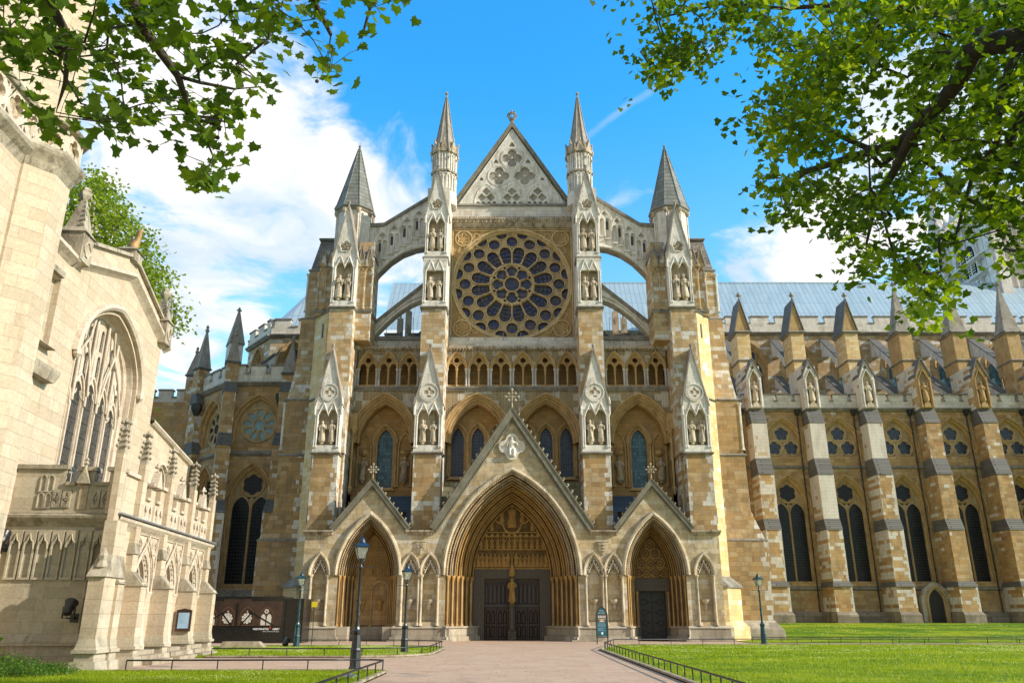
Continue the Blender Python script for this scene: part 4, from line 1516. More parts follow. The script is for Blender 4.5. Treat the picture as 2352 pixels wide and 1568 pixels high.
# big relieving arches, spandrels with diaper and vault behind
AW = 3.6
for (cx, a) in ((-2.72, 2.72), (2.72, 2.72), (-10.05, 2.62), (10.05, 2.62)):
    m = MB()
    zs, h = 14.5, 3.8
    m.sweep(arch(cx, zs, a, h, 0, 9), [(-.62, AW + .75), (-.62, AW + .5), (-.45, AW + .38), (-.42, AW + .2), (-.25, AW + .15), (-.20, AW - .02), (-.06, AW - .05), (0, AW - .22), (.12, AW - .24), (.17, AW)])
    for d_, w_ in ((-.50, .32), (-.30, .12), (-.10, -.04)):
        m.tube([(u_, AW + w_, z_) for (u_, z_) in arch(cx, zs, a, h, d_, 9)], .07, 6)
    mo = m.build('bay_arch', 'carved_tan', A)
    v = MB()
    v.sweep(arch(cx, zs, a, h, -.62, 9), [(0, AW + .6), (0, WZ + .1)])
    v.sweep([(cx - a + .05, 7.3), (cx - a + .05, zs)], [(0, AW), (0, WZ + .1)])
    v.sweep([(cx + a - .05, 7.3), (cx + a - .05, zs)], [(0, AW), (0, WZ + .1)])
    v.build('arch_soffit', 'stone_bay', mo)
sp = MB()
for (x0, x1, arcs) in ((-5.5, 5.5, (-2.72, 2.72)), (-12.75, -7.2, (-10.05,)), (7.2, 12.75, (10.05,))):
    path = [(x0, 14.4)]
    for c in arcs:
        aa = 2.72 if abs(c) < 5 else 2.62
        path += arch(c, 14.5, aa, 3.8, 0, 9)
    path += [(x1, 14.4), (x1, 18.95), (x0, 18.95)]
    sp.slab(path, [], AW, AW + .5)
sp.build('diaper_spandrel', 'diaper_tan', A)
# outer jambs of the aisle bays with drain shafts
jm = MB()
for sg in (-1, 1):
    jm.box(min(sg * 12.62, sg * 12.95), max(sg * 12.62, sg * 12.95), 1.6, WZ, 7.3, 22.3)
jm.build('bay_jamb', 'stone_buttress', A)
for sg in (-1, 1):
    jt = MB()
    x = sg * 12.35
    jt.tube([(x, 3.1, 10.9), (x, 3.1, 15.1)], .09, 8)
    jt.lathe(x, 3.1, [(.02, 10.3), (.13, 10.6), (.18, 10.85), (.1, 11.0)], 8)
    jt.lathe(x, 3.1, [(.1, 15.0), (.26, 15.25), (.30, 15.4)], 8, fold=.15, nf=4)
    jt.box(x - .3, x + .3, 2.9, 4, 15.35, 16.6)
    jt.build('corner_shaft', 'carved_tan', A)

# --- gallery of twin openings
GW = 3.75
for (x0, x1, n) in ((-5.35, 5.35, 6), (-12.45, -7.45, 3), (7.45, 12.45, 3)):
    p = (x1 - x0) / n
    sl = MB()
    pts = [(x0, 18.95)]
    holes = []
    for i in range(n):
        c = x0 + p * (i + .5)
        q = p / 4 - .07
        for s_ in (-1, 1):
            cc = c + s_ * (p / 4 - .02)
            holes.append([(cc - q, 19.15), (cc - q, 20.45)] + [(px_, pz_) for (px_, pz_) in arch(cc, 20.45, q, .52, 0, 4)][1:-1] + [(cc + q, 20.45), (cc + q, 19.15)])
        holes.append(foil(c, 21.18, .26, 5, per=5))
    sl.slab(rect(x0, x1, 18.95, 22.15), holes, GW, GW + .28)
    so = sl.build('gallery_arcade', 'carved_tan', A)
    am = MB()
    cl = MB()
    fl = MB()
    for i in range(n + 1):
        c = x0 + p * i
        if i < n:
            cc = c + p / 2
            am.sweep(arch(cc, 20.4, p / 2 - .10, 1.45, 0, 7), [(-.12, GW), (-.1, GW - .10), (-.02, GW - .14), (.0, GW - .22), (.08, GW - .24), (.1, GW)])
            am.sweep(circ(cc, 21.18, .34, 14), [(0, GW), (.02, GW - .1), (.09, GW - .1), (.1, GW)], closed=True)
            for s_ in (-1, 1):
                am.sweep(arch(cc + s_ * (p / 4 - .02), 20.4, p / 4 - .06, .55, 0, 4), [(-.03, GW), (0, GW - .08), (.07, GW - .08), (.08, GW)])
            column(cl, cc, GW - .06, 18.98, 20.45, .065, 8)
        column(fl, c - .11, GW - .10, 18.98, 20.45, .07, 8)
        column(fl, c + .11, GW - .10, 18.98, 20.45, .07, 8)
        fl.box(c - .14, c + .14, GW - .02, GW + .2, 18.98, 20.3)
    am.build('arch_moulding', 'carved_tan', so)
    cl.build('slender_shaft', 'carved_tan', so, each=True)
    fl.build('paired_shaft', 'carved_shaft', so)
    dp = MB()
    sp_pts = [(x0, 20.4)]
    for i in range(n):
        sp_pts += arch(x0 + p * (i + .5), 20.4, p / 2 - .02, 1.52, 0, 7)
    sp_pts += [(x1, 20.4), (x1, 22.15), (x0, 22.15)]
    dp.slab(sp_pts, [], GW - .06, GW + .02)
    dp.build('diaper_field', 'diaper_tan', so)
    bk = MB()
    bk.box(x0, x1, GW + 1.5, GW + 1.7, 18.9, 22.3)
    bk.box(x0, x1, GW + .2, GW + 1.6, 22.0, 22.3)
    bk.build('passage_wall', 'stone_bay', so)
    fr = MB()
    fr.box(x0 - .1, x1 + .1, GW - .35, GW + 1.6, 18.78, 18.92)
    fr.box(x0 - .1, x1 + .1, GW - .28, GW + 1.6, 18.62, 18.78)
    fr.build('gallery_floor', 'ledge_grey', so)
    be = MB()
    beads(be, [(x0, 18.60), (x1, 18.60)], GW - .2, .07, .19)
    be.box(x0 - .15, x1 + .15, GW - .32, GW + 2.0, 22.12, 22.30)
    beads(be, [(x0 - .1, 22.05), (x1 + .1, 22.05)], GW - .26, .10, .25)
    rr = random.Random(int(x0 * 3))
    for i in range(int((x1 - x0) / .22)):
        if rr.random() < .75:
            u = x0 + i * .22
            be.box(u, u + .14, GW - .30, GW - .16, 22.28, 22.28 + rr.uniform(.03, .12))
    be.build('carved_cornice', 'carved_dirty', so)
# parapet walk below the rose
pw = MB()
pw.box(-5.5, 5.5, 4.3, 6.2, 22.3, 23.05)
pw.box(-5.45, 5.45, 5.0, 6.2, 23.05, 23.62)
pw.build('parapet', 'stone_white', A)
ra = MB()
for k in range(8):
    u = -5.1 + k * 10.2 / 7
    ra.tube([(u, 4.9, 22.7), (u, 4.9, 24.0)], .022, 4)
ra.build('guard_rail', 'metal_grey', A)
for sg in (-1, 1):
    q = MB()
    u0, u1 = (7.3, 12.3) if sg > 0 else (-12.3, -7.3)
    q.box(u0, u1, 4.6, 6.0, 22.3, 23.25)
    q.build('aisle_parapet', 'stone_white', A)
    q = MB()
    q.taper((u0, u1, 4.45, 6.2, 23.2), (u0, u1, 4.7, 6.2, 23.6))
    q.build('weathered_ledge', 'ledge_grey', A)
    q = MB()
    for k in range(4):
        u = u0 + .8 + k * 1.1
        q.tube([(u, 4.5, 22.9), (u, 4.5, 25.2)], .022, 4)
    q.tube([(u0 + .8, 4.5, 25.1), (u0 + 4.1, 4.5, 25.1)], .015, 4)
    q.build('guard_rail', 'metal_grey', A)

# --- rose window
RW = 5.5
RC = 28.72
tb = MB()
sq = rect(-5.15, 5.15, 23.6, 33.85)
tb.slab(rect(-5.45, 5.45, 23.55, 35.0), [circ(0, RC, 5.02, 64)], RW, RW + 1.2)
ro = tb.build('rose_window', 'carved_rose_field', A)
rt = MB()
holes = [circ(0, RC, .64, 24)]
for k in range(8):
    q = PI / 2 + 2 * PI * k / 8
    c = (math.cos(q) * 1.17, RC + math.sin(q) * 1.17)
    # trefoil-ended short petals
    f_ = []
    for (r_, da) in ((.76, -.24), (.76, .24), (1.12, .29), (1.28, .38), (1.50, .33), (1.62, .17), (1.74, .0), (1.62, -.17), (1.50, -.33), (1.28, -.38), (1.12, -.29)):
        f_.append((math.cos(q + da) * r_, RC + math.sin(q + da) * r_))
    holes.append(f_)
    q2 = q + PI / 8
    holes.append(circ(math.cos(q2) * 1.64, RC + math.sin(q2) * 1.64, .13, 6))
for k in range(16):
    q = PI / 2 + 2 * PI * (k + .5) / 16
    f_ = []
    for (r_, t_) in ((1.99, -.32), (1.99, .32), (2.9, .49), (3.10, .52), (3.32, .48), (3.48, .36), (3.58, .19), (3.64, 0), (3.58, -.19), (3.48, -.36), (3.32, -.48), (3.10, -.52), (2.9, -.49)):
        cxx, czz = math.cos(q) * r_, math.sin(q) * r_
        f_.append((cxx - math.sin(q) * t_, RC + czz + math.cos(q) * t_))
    holes.append(f_)
    q = PI / 2 + 2 * PI * k / 16
    holes.append(circ(math.cos(q) * 4.05, RC + math.sin(q) * 4.05, .52, 16))
    q = PI / 2 + 2 * PI * (k + .5) / 16
    # half roundels against the rim, and triangular eyes
    f_ = []
    for i in range(9):
        t_ = PI * i / 8
        f_.append((math.sin(t_ - PI / 2) * .56, 4.80 - math.cos(t_ - PI / 2) * .54))
    f_ = [(x_, y_ + (.06 if abs(x_) < .45 else 0)) for (x_, y_) in f_]
    holes.append([(math.cos(q) * y_ - math.sin(q) * x_, RC + math.sin(q) * y_ + math.cos(q) * x_) for (x_, y_) in f_] + [(math.cos(q) * 4.84 - math.sin(q) * x_, RC + math.sin(q) * 4.84 + math.cos(q) * x_) for x_ in (.3, -.3)])
rt.slab(circ(0, RC, 5.04, 64), holes, RW + .25, RW + .55)
rt.build('tracery', 'carved_rose_plate', ro)
rm_ = MB()
rm_.sweep(circ(0, RC, 5.0, 64), [(0, RW + .3), (0, RW + .05), (-.08, RW - .10), (-.20, RW - .12), (-.24, RW)], closed=True)
rm_.sweep(circ(0, RC, 4.9, 64), [(0, RW + .4), (.03, RW + .15), (-.08, RW + .05), (-.12, RW + .1)], closed=True)
for (r_, t_) in ((1.86, .085), (.70, .06)):
    rm_.tube([(x_, RW + .22, z_) for (x_, z_) in circ(0, RC, r_, 40)], t_, 6, loop=True)
for k in range(16):
    q = PI / 2 + 2 * PI * k / 16
    c_, s_ = math.cos(q), math.sin(q)
    rm_.tube([(c_ * 1.95, RW + .2, RC + s_ * 1.95), (c_ * 2.10, RW + .2, RC + s_ * 2.10), (c_ * 2.12, RW + .2, RC + s_ * 2.12), (c_ * 3.0, RW + .2, RC + s_ * 3.0), (c_ * 3.02, RW + .2, RC + s_ * 3.02), (c_ * 3.12, RW + .2, RC + s_ * 3.12)],
             [.12, .10, .06, .06, .10, .10], 7)
    rm_.tube([(x_, RW + .22, z_) for (x_, z_) in circ(c_ * 4.05, RC + s_ * 4.05, .53, 14)], .045, 5, loop=True)
    q2 = q + PI / 16
    f_ = []
    for i in range(9):
        t_ = -PI / 2 + PI * i / 8
        f_.append((math.cos(q2) * (3.06 + .53 * math.cos(t_)) - math.sin(q2) * .53 * math.sin(t_), RC + math.sin(q2) * (3.06 + .53 * math.cos(t_)) + math.cos(q2) * .53 * math.sin(t_)))
    rm_.tube([(x_, RW + .22, z_) for (x_, z_) in f_], .055, 5)
    f_ = []
    for i in range(9):
        t_ = PI * i / 8 - PI / 2
        x_, y_ = math.sin(t_) * .56, 4.86 - math.cos(t_) * .56
        f_.append((math.cos(q2) * y_ - math.sin(q2) * x_, RW + .2, RC + math.sin(q2) * y_ + math.cos(q2) * x_))
    rm_.tube(f_, .05, 5)
for k in range(8):
    q = PI / 2 + 2 * PI * (k + .5) / 8
    rm_.tube([(math.cos(q) * .75, RW + .2, RC + math.sin(q) * .75), (math.cos(q) * 1.25, RW + .2, RC + math.sin(q) * 1.25)], .045, 5)
rm_.build('tracery_moulding', 'carved_rose', ro)
rg_ = MB()
rg_.slab(circ(0, RC, 5.02, 48), [], RW + .48, RW + .52)
rg_.build('leaded_glass', 'glass_rose', ro)
ri = MB()
for k in range(16):
    q = PI / 2 + 2 * PI * (k + .5) / 16
    for r_ in (2.35, 2.72, 3.08):
        ri.tube([(math.cos(q + d_) * r_, RW + .44, RC + math.sin(q + d_) * r_) for d_ in (-.15, 0, .15)], .022, 4)
    ri.tube([(math.cos(q) * 2.0, RW + .44, RC + math.sin(q) * 2.0), (math.cos(q) * 3.5, RW + .44, RC + math.sin(q) * 3.5)], .015, 4)
ri.build('saddle_bar', 'iron_black', ro)
# corner roundels and frame
rc_ = MB()
for sx in (-1, 1):
    for sz in (-1, 1):
        c = (sx * 4.22, RC + .02 + sz * 4.18)
        rc_.sweep(circ(c[0], c[1], .66, 22), [(0, RW), (0, RW - .12), (-.12, RW - .12), (-.12, RW)], closed=True)
        rc_.sweep(foil(c[0], c[1], .60, 6, per=6), [(0, RW), (.02, RW - .09), (.07, RW - .08), (.10, RW)], closed=True)
        for (du, dz) in ((-1.12, .12), (.12, -1.12)):
            cc = (c[0] + sx * du, c[1] + sz * dz)
            rc_.sweep(foil(cc[0], cc[1], .34, 3, rot=PI / 2 + (PI if sz < 0 else 0)), [(0, RW), (0, RW - .08), (-.07, RW - .08), (-.07, RW)], closed=True)
for (o_, r_) in ((.0, .09), (.2, .05)):
    for P_ in (rect(-5.12 - o_ * .8, 5.12 + o_ * .8, 23.65, 33.62 + o_),):
        rc_.sweep(P_, [(0, RW), (0, RW - .10), (-r_, RW - .12), (-r_, RW)], closed=True)
beads(rc_, [(-5.22, 23.8), (-5.22, 33.7)], RW - .06, .05, .13)
beads(rc_, [(5.22, 23.8), (5.22, 33.7)], RW - .06, .05, .13)
beads(rc_, [(-5.1, 33.78), (5.1, 33.78)], RW - .06, .05, .13)
rc_.build('corner_roundel', 'carved_rose', ro)
# entablature over the rose
en = MB()
en.taper((-5.4, 5.4, RW - .1, RW + 1, 33.95), (-5.55, 5.55, RW - .45, RW + 1, 34.55))
en.box(-5.6, 5.6, RW - .5, RW + 1, 34.55, 34.75)
beads(en, [(-5.5, 34.05), (5.5, 34.05)], RW - .2, .05, .13)
beads(en, [(-5.5, 34.4), (5.5, 34.4)], RW - .45, .12, .36)
beads(en, [(-5.5, 34.68), (5.5, 34.68)], RW - .5, .10, .24)
beads(en, [(-5.5, 34.85), (5.5, 34.85)], RW - .42, .09, .2)
en.build('carved_cornice', 'carved_dirty', A)
en = MB()
en.box(-5.5, 5.5, RW - .15, RW + 1.4, 34.7, 36.1)
en.build('parapet', 'stone_white', A)
lgd = MB()
lgd.taper((-5.5, 5.5, RW - .3, RW + 1.4, 36.05), (-5.4, 5.4, RW, RW + 1.4, 36.4))
lgd.build('weathered_ledge', 'ledge_grey', A)

# --- gable with blind tracery
GZ0, GZ1, GHW = 36.35, 44.3, 4.98
gm = MB()
gm.add([(-GHW - .2, RW + .25, GZ0), (GHW + .2, RW + .25, GZ0), (0, RW + .25, GZ1 + .2), (-GHW - .2, RW + 1.3, GZ0), (GHW + .2, RW + 1.3, GZ0), (0, RW + 1.3, GZ1 + .2)], [(0, 1, 2), (5, 4, 3), (0, 2, 5, 3), (1, 4, 5, 2)])
go = gm.build('great_gable', 'carved_white', A)
gt = MB()
C1 = (0, GZ0 + 4.72, 1.02)
C2 = (1.16, GZ0 + 2.88, 1.02)
holes = []
for (x_, z_, r_) in (C1, C2, (-C2[0], C2[1], C2[2])):
    holes.append(foil(x_, z_, r_ * .93, 4, rot=0, per=8))
for x_ in (-2.3, 0, 2.3):
    top = GZ0 + 1.98
    holes.append(foil(x_, GZ0 + 1.32, .38, 4, per=5))
    for d_ in (-.40, .40):
        holes.append(foil(x_ + d_, GZ0 + .70, .38, 4, per=5))
    for d_ in (-.72, -.24, .24, .72):
        holes.append(arch(x_ + d_ * 1.02, GZ0 + .08, .17, .22, 0, 4))
for (x_, z_, r_) in ((0, GZ0 + 6.1, .30), (1.45, GZ0 + 4.35, .24), (-1.45, GZ0 + 4.35, .24), (2.75, GZ0 + 2.55, .2), (-2.75, GZ0 + 2.55, .2), (1.15, GZ0 + 1.75, .08), (-1.15, GZ0 + 1.75, .08)):
    holes.append(foil(x_, z_, r_, 3, per=5))
gt.slab([(-GHW + .35, GZ0 + .02), (GHW - .35, GZ0 + .02), (0, GZ1 - .35)], holes, RW + .02, RW + .25)
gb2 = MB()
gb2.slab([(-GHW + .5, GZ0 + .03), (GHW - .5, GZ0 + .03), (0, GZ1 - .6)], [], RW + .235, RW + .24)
gb2.build('tracery_ground', 'carved_recess_shade', go)
gt.build('blind_tracery', 'carved_white', go)
gq = MB()
for (x_, z_, r_) in (C1, C2, (-C2[0], C2[1], C2[2])):
    gq.tube([(a_, RW + .02, b_) for (a_, b_) in circ(x_, z_, r_, 24)], .05, 5, loop=True)
    gq.tube([(a_, RW + .04, b_) for (a_, b_) in foil(x_, z_, r_ * .92, 4, rot=0, per=8)], .035, 5, loop=True)
    gq.lathe(x_, RW, [(.01, z_ - .14), (.15, z_), (.01, z_ + .14)], 8, fold=.2, nf=4)
    for k in range(4):
        q = PI / 4 + k * PI / 2
        gq.lathe(x_ + math.cos(q) * .42, RW + .04, [(.01, z_ + math.sin(q) * .42 - .06), (.07, z_ + math.sin(q) * .42), (.01, z_ + math.sin(q) * .42 + .06)], 6)
for x_ in (-2.3, 0, 2.3):
    gq.tube([(a_, RW + .02, b_) for (a_, b_) in arch(x_, GZ0 + .1, 1.05, 1.95, 0, 8)], .05, 5)
for sx in (-1, 1):
    gq.tube([(sx * (GHW - .3), RW + .04, GZ0 + .05), (0, RW + .04, GZ1 - .2)], .07, 5)
gq.build('tracery_moulding', 'carved_white', go)
gc = MB()
for sx in (-1, 1):
    L = math.hypot(GHW, GZ1 - GZ0)
    nx, nz = sx * (GZ1 - GZ0) / L, GHW / L
    o0, o1 = .02, .34
    f0 = (sx * GHW + nx * o0, GZ0 + nz * o0)
    f1 = (sx * GHW + nx * o1, GZ0 + nz * o1)
    gc.slab([f0, (0, GZ1 + o0 / nz), (0, GZ1 + o1 / nz), f1], [], RW - .15, RW + 1.6, back=True)
    gc.box(min(sx * 4.9, sx * 5.5), max(sx * 4.9, sx * 5.5), RW - .1, RW + 1.6, GZ0 - .02, GZ0 + .45)
gc.build('gable_coping', 'gable_coping', go)
gf = MB()
gf.lathe(0, RW + .5, [(.34, GZ1 + .1), (.22, GZ1 + .6), (.26, GZ1 + .7), (.15, GZ1 + .8), (.14, GZ1 + 1.0), (.28, GZ1 + 1.1), (.12, GZ1 + 1.2)], 8)
for k in range(8):
    q = k * PI / 4
    gf.tube([(0, RW + .5, GZ1 + 1.15), (math.cos(q) * .36, RW + .5 + math.sin(q) * .36, GZ1 + 1.4), (math.cos(q) * .44, RW + .5 + math.sin(q) * .44, GZ1 + 1.72), (math.cos(q) * .22, RW + .5 + math.sin(q) * .22, GZ1 + 1.95), (0, RW + .5, GZ1 + 2.0)], .055, 5)
gf.tube([(a_, RW + .5 + b_, GZ1 + 1.62) for (a_, b_) in circ(0, 0, .44, 16)], .06, 5, loop=True)
gf.tube([(0, RW + .5, GZ1 + 1.9), (0, RW + .5, GZ1 + 2.25)], .06, 5)
gf.build('crown_finial', 'spire_stone', go)

# --- inner pinnacles beside the gable
for sg in (-1, 1):
    x, y = sg * 6.0, 4.3
    b = MB()
    b.lathe(x, y, [(1.22, 35.3), (1.22, 36.4), (1.06, 36.6), (1.06, 40.6)], 8, rot=PI / 8)
    o = b.build('octagonal_pinnacle', 'carved_white', A)
    sp_ = MB()
    sp_.lathe(x, y, [(1.10, 40.5), (.96, 41.2), (.70, 42.6), (.44, 44.2), (.20, 45.9), (.10, 46.7), (.06, 46.9), (.16, 47.05), (.12, 47.2), (.01, 47.35)], 8, rot=PI / 8, smooth=False)
    for k in range(8):
        q = PI / 8 + k * PI / 4
        sp_.tube([(x + math.cos(q) * 1.10, y + math.sin(q) * 1.10, 40.5), (x + math.cos(q) * .70, y + math.sin(q) * .70, 42.6), (x + math.cos(q) * .12, y + math.sin(q) * .12, 46.6)], [.07, .06, .03], 4)
    sp_.build('spire', 'spire_stone', o)
    c_ = MB()
    gb_ = MB()
    for k in range(8):
        q = k * PI / 4
        T = Matrix.Translation((x, y, 0)) @ Matrix.Rotation(q + PI / 2, 4, 'Z')
        for (mb, op) in ((c_, 0), (gb_, 1)):
            t = MB()
            if op == 0:
                for u_ in (-.38, -.13, .13, .38):
                    column(t, u_, -1.04, 38.55, 40.15, .045, 6)
                for u_ in (-.30, .0, .30):
                    column(t, u_, -1.04, 36.7, 38.0, .045, 6)
                for c0 in (-.21, .21):
                    t.sweep(arch(c0, 38.0, .17, .25, 0, 3), [(0, -.98), (0, -1.08), (.05, -1.08), (.06, -.98)])
                    t.sweep(arch(c0, 40.15, .17, .30, 0, 3), [(0, -.98), (0, -1.08), (.05, -1.08), (.06, -.98)])
            else:
                t.taper((-.50, .50, -1.12, -.9, 38.38), (-.50, .50, -1.18, -.9, 38.52))
                t.gabled(-.44, .44, 40.35, 41.55, -1.20, -.6)
                t.lathe(0, -1.18, [(.05, 41.45), (.10, 41.6), (.01, 41.75)], 5)
                for s2 in (-1, 1):
                    t.lathe(s2 * .45, -1.14, [(.03, 40.2), (.13, 40.4), (.14, 40.55), (.05, 40.7), (.05, 40.95), (.01, 41.2)], 6)
                    t.lathe(s2 * .45, -1.10, [(.03, 39.6), (.09, 39.75), (.02, 39.9)], 6)
            mb.add([tuple(T @ Vector(p)) for p in t.v], t.f)
    c_.build('colonnette', 'carved_white', o)
    gb_.build('crown_gablet', 'carved_dirty', o)

# --- outer turrets with slated spirelets
for sg in (-1, 1):
    x, y = sg * 13.62, 4.1
    b = MB()
    b.lathe(x, y, [(1.50, 22.0), (1.50, 34.6)], 8, rot=PI / 8)
    for k in range(8):
        q = PI / 8 + k * PI / 4
        b.tube([(x + math.cos(q) * 1.50, y + math.sin(q) * 1.50, 22), (x + math.cos(q) * 1.50, y + math.sin(q) * 1.50, 34.3)], .085, 6)
        b.tube([(x + math.cos(q + .13) * 1.46, y + math.sin(q + .13) * 1.46, 22), (x + math.cos(q + .13) * 1.46, y + math.sin(q + .13) * 1.46, 34.3)], .05, 5)
    o = b.build('octagonal_turret', 'stone_white', A)
    s_ = MB()
    s_.lathe(x, y, [(1.52, 34.45), (1.78, 34.62), (1.80, 34.72), (1.60, 35.2), (1.08, 37.2), (.48, 39.6), (.10, 41.1), (.06, 41.2), (.14, 41.35), (.03, 41.5), (.02, 41.75)], 8, rot=PI / 8, smooth=False)
    for k in range(8):
        q = PI / 8 + k * PI / 4
        s_.tube([(x + math.cos(q) * r_, y + math.sin(q) * r_, z_) for (r_, z_) in ((1.80, 34.72), (1.60, 35.2), (1.08, 37.2), (.48, 39.6), (.1, 41.1))], .045, 4)
    s_.build('spirelet', 'turret_slate', o)
    cc = MB()
    for k in range(8):
        q = PI / 8 + k * PI / 4
        p0 = (x + math.cos(q) * 1.57, y + math.sin(q) * 1.57)
        q2 = q + PI / 4
        p1 = (x + math.cos(q2) * 1.57, y + math.sin(q2) * 1.57)
        cc.lathe(p0[0], p0[1], [(.08, 34.0), (.18, 34.2), (.2, 34.45)], 6)
        for i in range(8):
            t = (i + .5) / 8
            cc.lathe(p0[0] + (p1[0] - p0[0]) * t, p0[1] + (p1[1] - p0[1]) * t, [(.01, 34.3), (.08, 34.42), (.08, 34.52)], 5)
    cc.build('corbel_table', 'carved_dirty', o)
    # stair turret body with the canted face
    st = MB()
    pts = [(sg * 12.9, 1.5), (sg * 14.6, 1.25), (sg * 15.85, 2.6), (sg * 15.85, 5.6), (sg * 12.9, 5.6)]
    st.loft([[(a_, b_, 0) for (a_, b_) in pts], [(a_, b_, 24.4) for (a_, b_) in pts]])
    so = st.build('stair_turret', 'stone_turret', A)
    wl = MB()
    pts2 = [(sg * 12.9, 1.4), (sg * 14.7, 1.15), (sg * 16.0, 2.5), (sg * 16.0, 5.7), (sg * 12.9, 5.7)]
    for (z_, h_) in ((24.6, .25), (17.6, .22)):
        wl.loft([[(a_, b_, z_ - h_) for (a_, b_) in pts], [(a_, b_, z_ - h_ * .5) for (a_, b_) in pts2], [(a_, b_, z_) for (a_, b_) in pts]])
    wl.build('weathered_ledge', 'ledge_grey', so)
    # slit windows on the canted face
    sl = MB()
    for z_ in (2.6, 8.0, 11.9, 15.3, 22.4):
        cx_, cy_ = sg * 14.95, 1.58
        dx_, dy_ = sg * 1.25, 1.35
        L = math.hypot(dx_, dy_)
        tx, ty = dx_ / L, dy_ / L
        nx_, ny_ = sg * ty, -abs(tx)
        p = [(cx_ + nx_ * .02, cy_ + ny_ * .02), (cx_ + tx * .16 + nx_ * .02, cy_ + ty * .16 + ny_ * .02), (cx_ + tx * .16 - nx_ * .1, cy_ + ty * .16 - ny_ * .1), (cx_ - nx_ * .1, cy_ - ny_ * .1)]
        sl.loft([[(a_, b_, z_) for (a_, b_) in p], [(a_, b_, z_ + 1.15) for (a_, b_) in p]])
    sl.build('slit_window', 'slit_dark', so)
    # canted foot with sloping cap
    ft = MB()
    f0 = [(sg * 14.5, .85), (sg * 15.15, .85), (sg * 16.5, 2.4), (sg * 16.5, 5.6), (sg * 14.5, 5.6)]
    ft.loft([[(a_, b_, 0) for (a_, b_) in f0], [(a_, b_, 3.6) for (a_, b_) in f0]])
    f1 = [(sg * 14.5, .5), (sg * 15.3, .5), (sg * 16.9, 2.3), (sg * 16.9, 5.6), (sg * 14.5, 5.6)]
    ft.loft([[(a_, b_, 0) for (a_, b_) in f1], [(a_, b_, .9) for (a_, b_) in f1], [(a_, b_, 1.25) for (a_, b_) in f0]])
    ft.build('canted_foot', 'stone_turret', so)
    cpn = MB()
    f2 = [(sg * 14.4, .7), (sg * 15.2, .7), (sg * 16.65, 2.35), (sg * 16.65, 5.6), (sg * 14.4, 5.6)]
    cpn.loft([[(a_, b_, 3.55) for (a_, b_) in f2], [(a_, b_, 3.7) for (a_, b_) in f2], [(a_, b_, 4.35) for (a_, b_) in pts]])
    cpn.build('weathered_ledge', 'ledge_grey', so)
    # clustered gablets and shafts on the turret's shoulders
    for (bx0, bx1, by0, by1, zb) in ((11.35, 12.6, 1.9, 4.6, 31.0), (14.5, 15.7, 1.9, 4.6, 30.2)):
        u0, u1 = sorted((sg * bx0, sg * bx1))
        k = MB()
        k.box(u0, u1, by0, by1, 22.3 if bx0 < 12 else 24.4, zb - 1.4)
        k.taper((u0, u1, by0, by1, zb - 1.4), (u0 if (bx0 < 12) == (sg < 0) else u0 + .1, u1, by0 + .3, by1, zb))
        for i in range(2):
            c = u0 + (u1 - u0) * (.25 + .5 * i)
            k.gabled(c - .32, c + .32, 28.6, 30.2, by0 - .14, by0 + .4)
            k.sweep(arch(c, 28.0, .24, .5, 0, 4), [(0, by0), (0, by0 - .12), (.06, by0 - .14), (.08, by0)])
        for i in range(3):
            column(k, u0 + (u1 - u0) * i / 2, by0 - .06, 24.9, 28.0, .075, 6)
        ko = k.build('shoulder_block', 'stone_upper', o)
        kk = MB()
        for i in range(2):
            c = u0 + (u1 - u0) * (.25 + .5 * i)
            for s2 in (-1, 1):
                kk.tube([(c + s2 * .36, by0 - .18, 28.6), (c, by0 - .18, 30.35)], .06, 5)
                crockets(kk, (c + s2 * .36, 28.7), (c, 30.2), by0 - .16, 3, .13, s2)
        kk.taper((u0 - .1, u1 + .1, by0 - .1, by1, zb - 1.42), (u0 + .2, u1 - .2, by0 + .5, by1, zb + .1))
        ledge(kk, u0, u1, by0, by1, 24.9, .12, .3)
        kk.build('dark_crocket', 'ledge_grey', o)
    # great flank buttress beyond the turret
    f = MB()
    x0 = 15.8

    def st_(za, zb, xa, xb, wa, wb):
        a0, a1 = sorted((sg * x0, sg * xa))
        b0, b1 = sorted((sg * x0, sg * xb))
        return (a0, a1, wa, 9.0, za), (b0, b1, wb, 9.0, zb)
    f.taper(*st_(1.3, 7.0, 18.95, 18.95, 3.1, 3.1))
    f.taper(*st_(7.1, 9.2, 18.85, 18.15, 3.2, 3.7))
    f.taper(*st_(9.2, 13.5, 18.15, 18.1, 3.7, 3.7))
    f.taper(*st_(13.6, 18.0, 18.1, 18.05, 4.0, 4.0))
    fo = f.build('flank_buttress', 'stone_buttress', A)
    f = MB()
    f.taper(*st_(18.1, 20.8, 18.0, 17.8, 4.1, 5.0))
    f.taper(*st_(20.8, 25.3, 17.8, 17.7, 5.0, 5.0))
    f.taper(*st_(25.4, 29.9, 17.55, 17.45, 5.4, 5.4))
    f.build('upper_stage', 'stone_upper', fo)
    f = MB()
    f.taper(*st_(29.9, 33.3, 17.42, 17.0, 5.5, 6.6))
    f.build('steep_slope', 'dark_stone_slope', fo)
    f = MB()
    for (z_, xa, wa) in ((7.1, 18.9, 3.2), (13.6, 18.12, 3.75), (18.1, 18.1, 4.05), (25.4, 17.7, 5.1), (30.0, 17.45, 5.45), (33.5, 17.05, 6.5)):
        a0, a1 = sorted((sg * x0, sg * xa))
        ledge(f, a0, a1, wa, 9.0, z_, .14, .24)
    f.build('weathered_ledge', 'ledge_grey', fo)
    f = MB()
    f.taper(*[(min(sg * x0, sg * a_), max(sg * x0, sg * a_), w_, 9.0, z_) for (a_, w_, z_) in ((19.5, 2.5, 0), (19.45, 2.6, .75))])
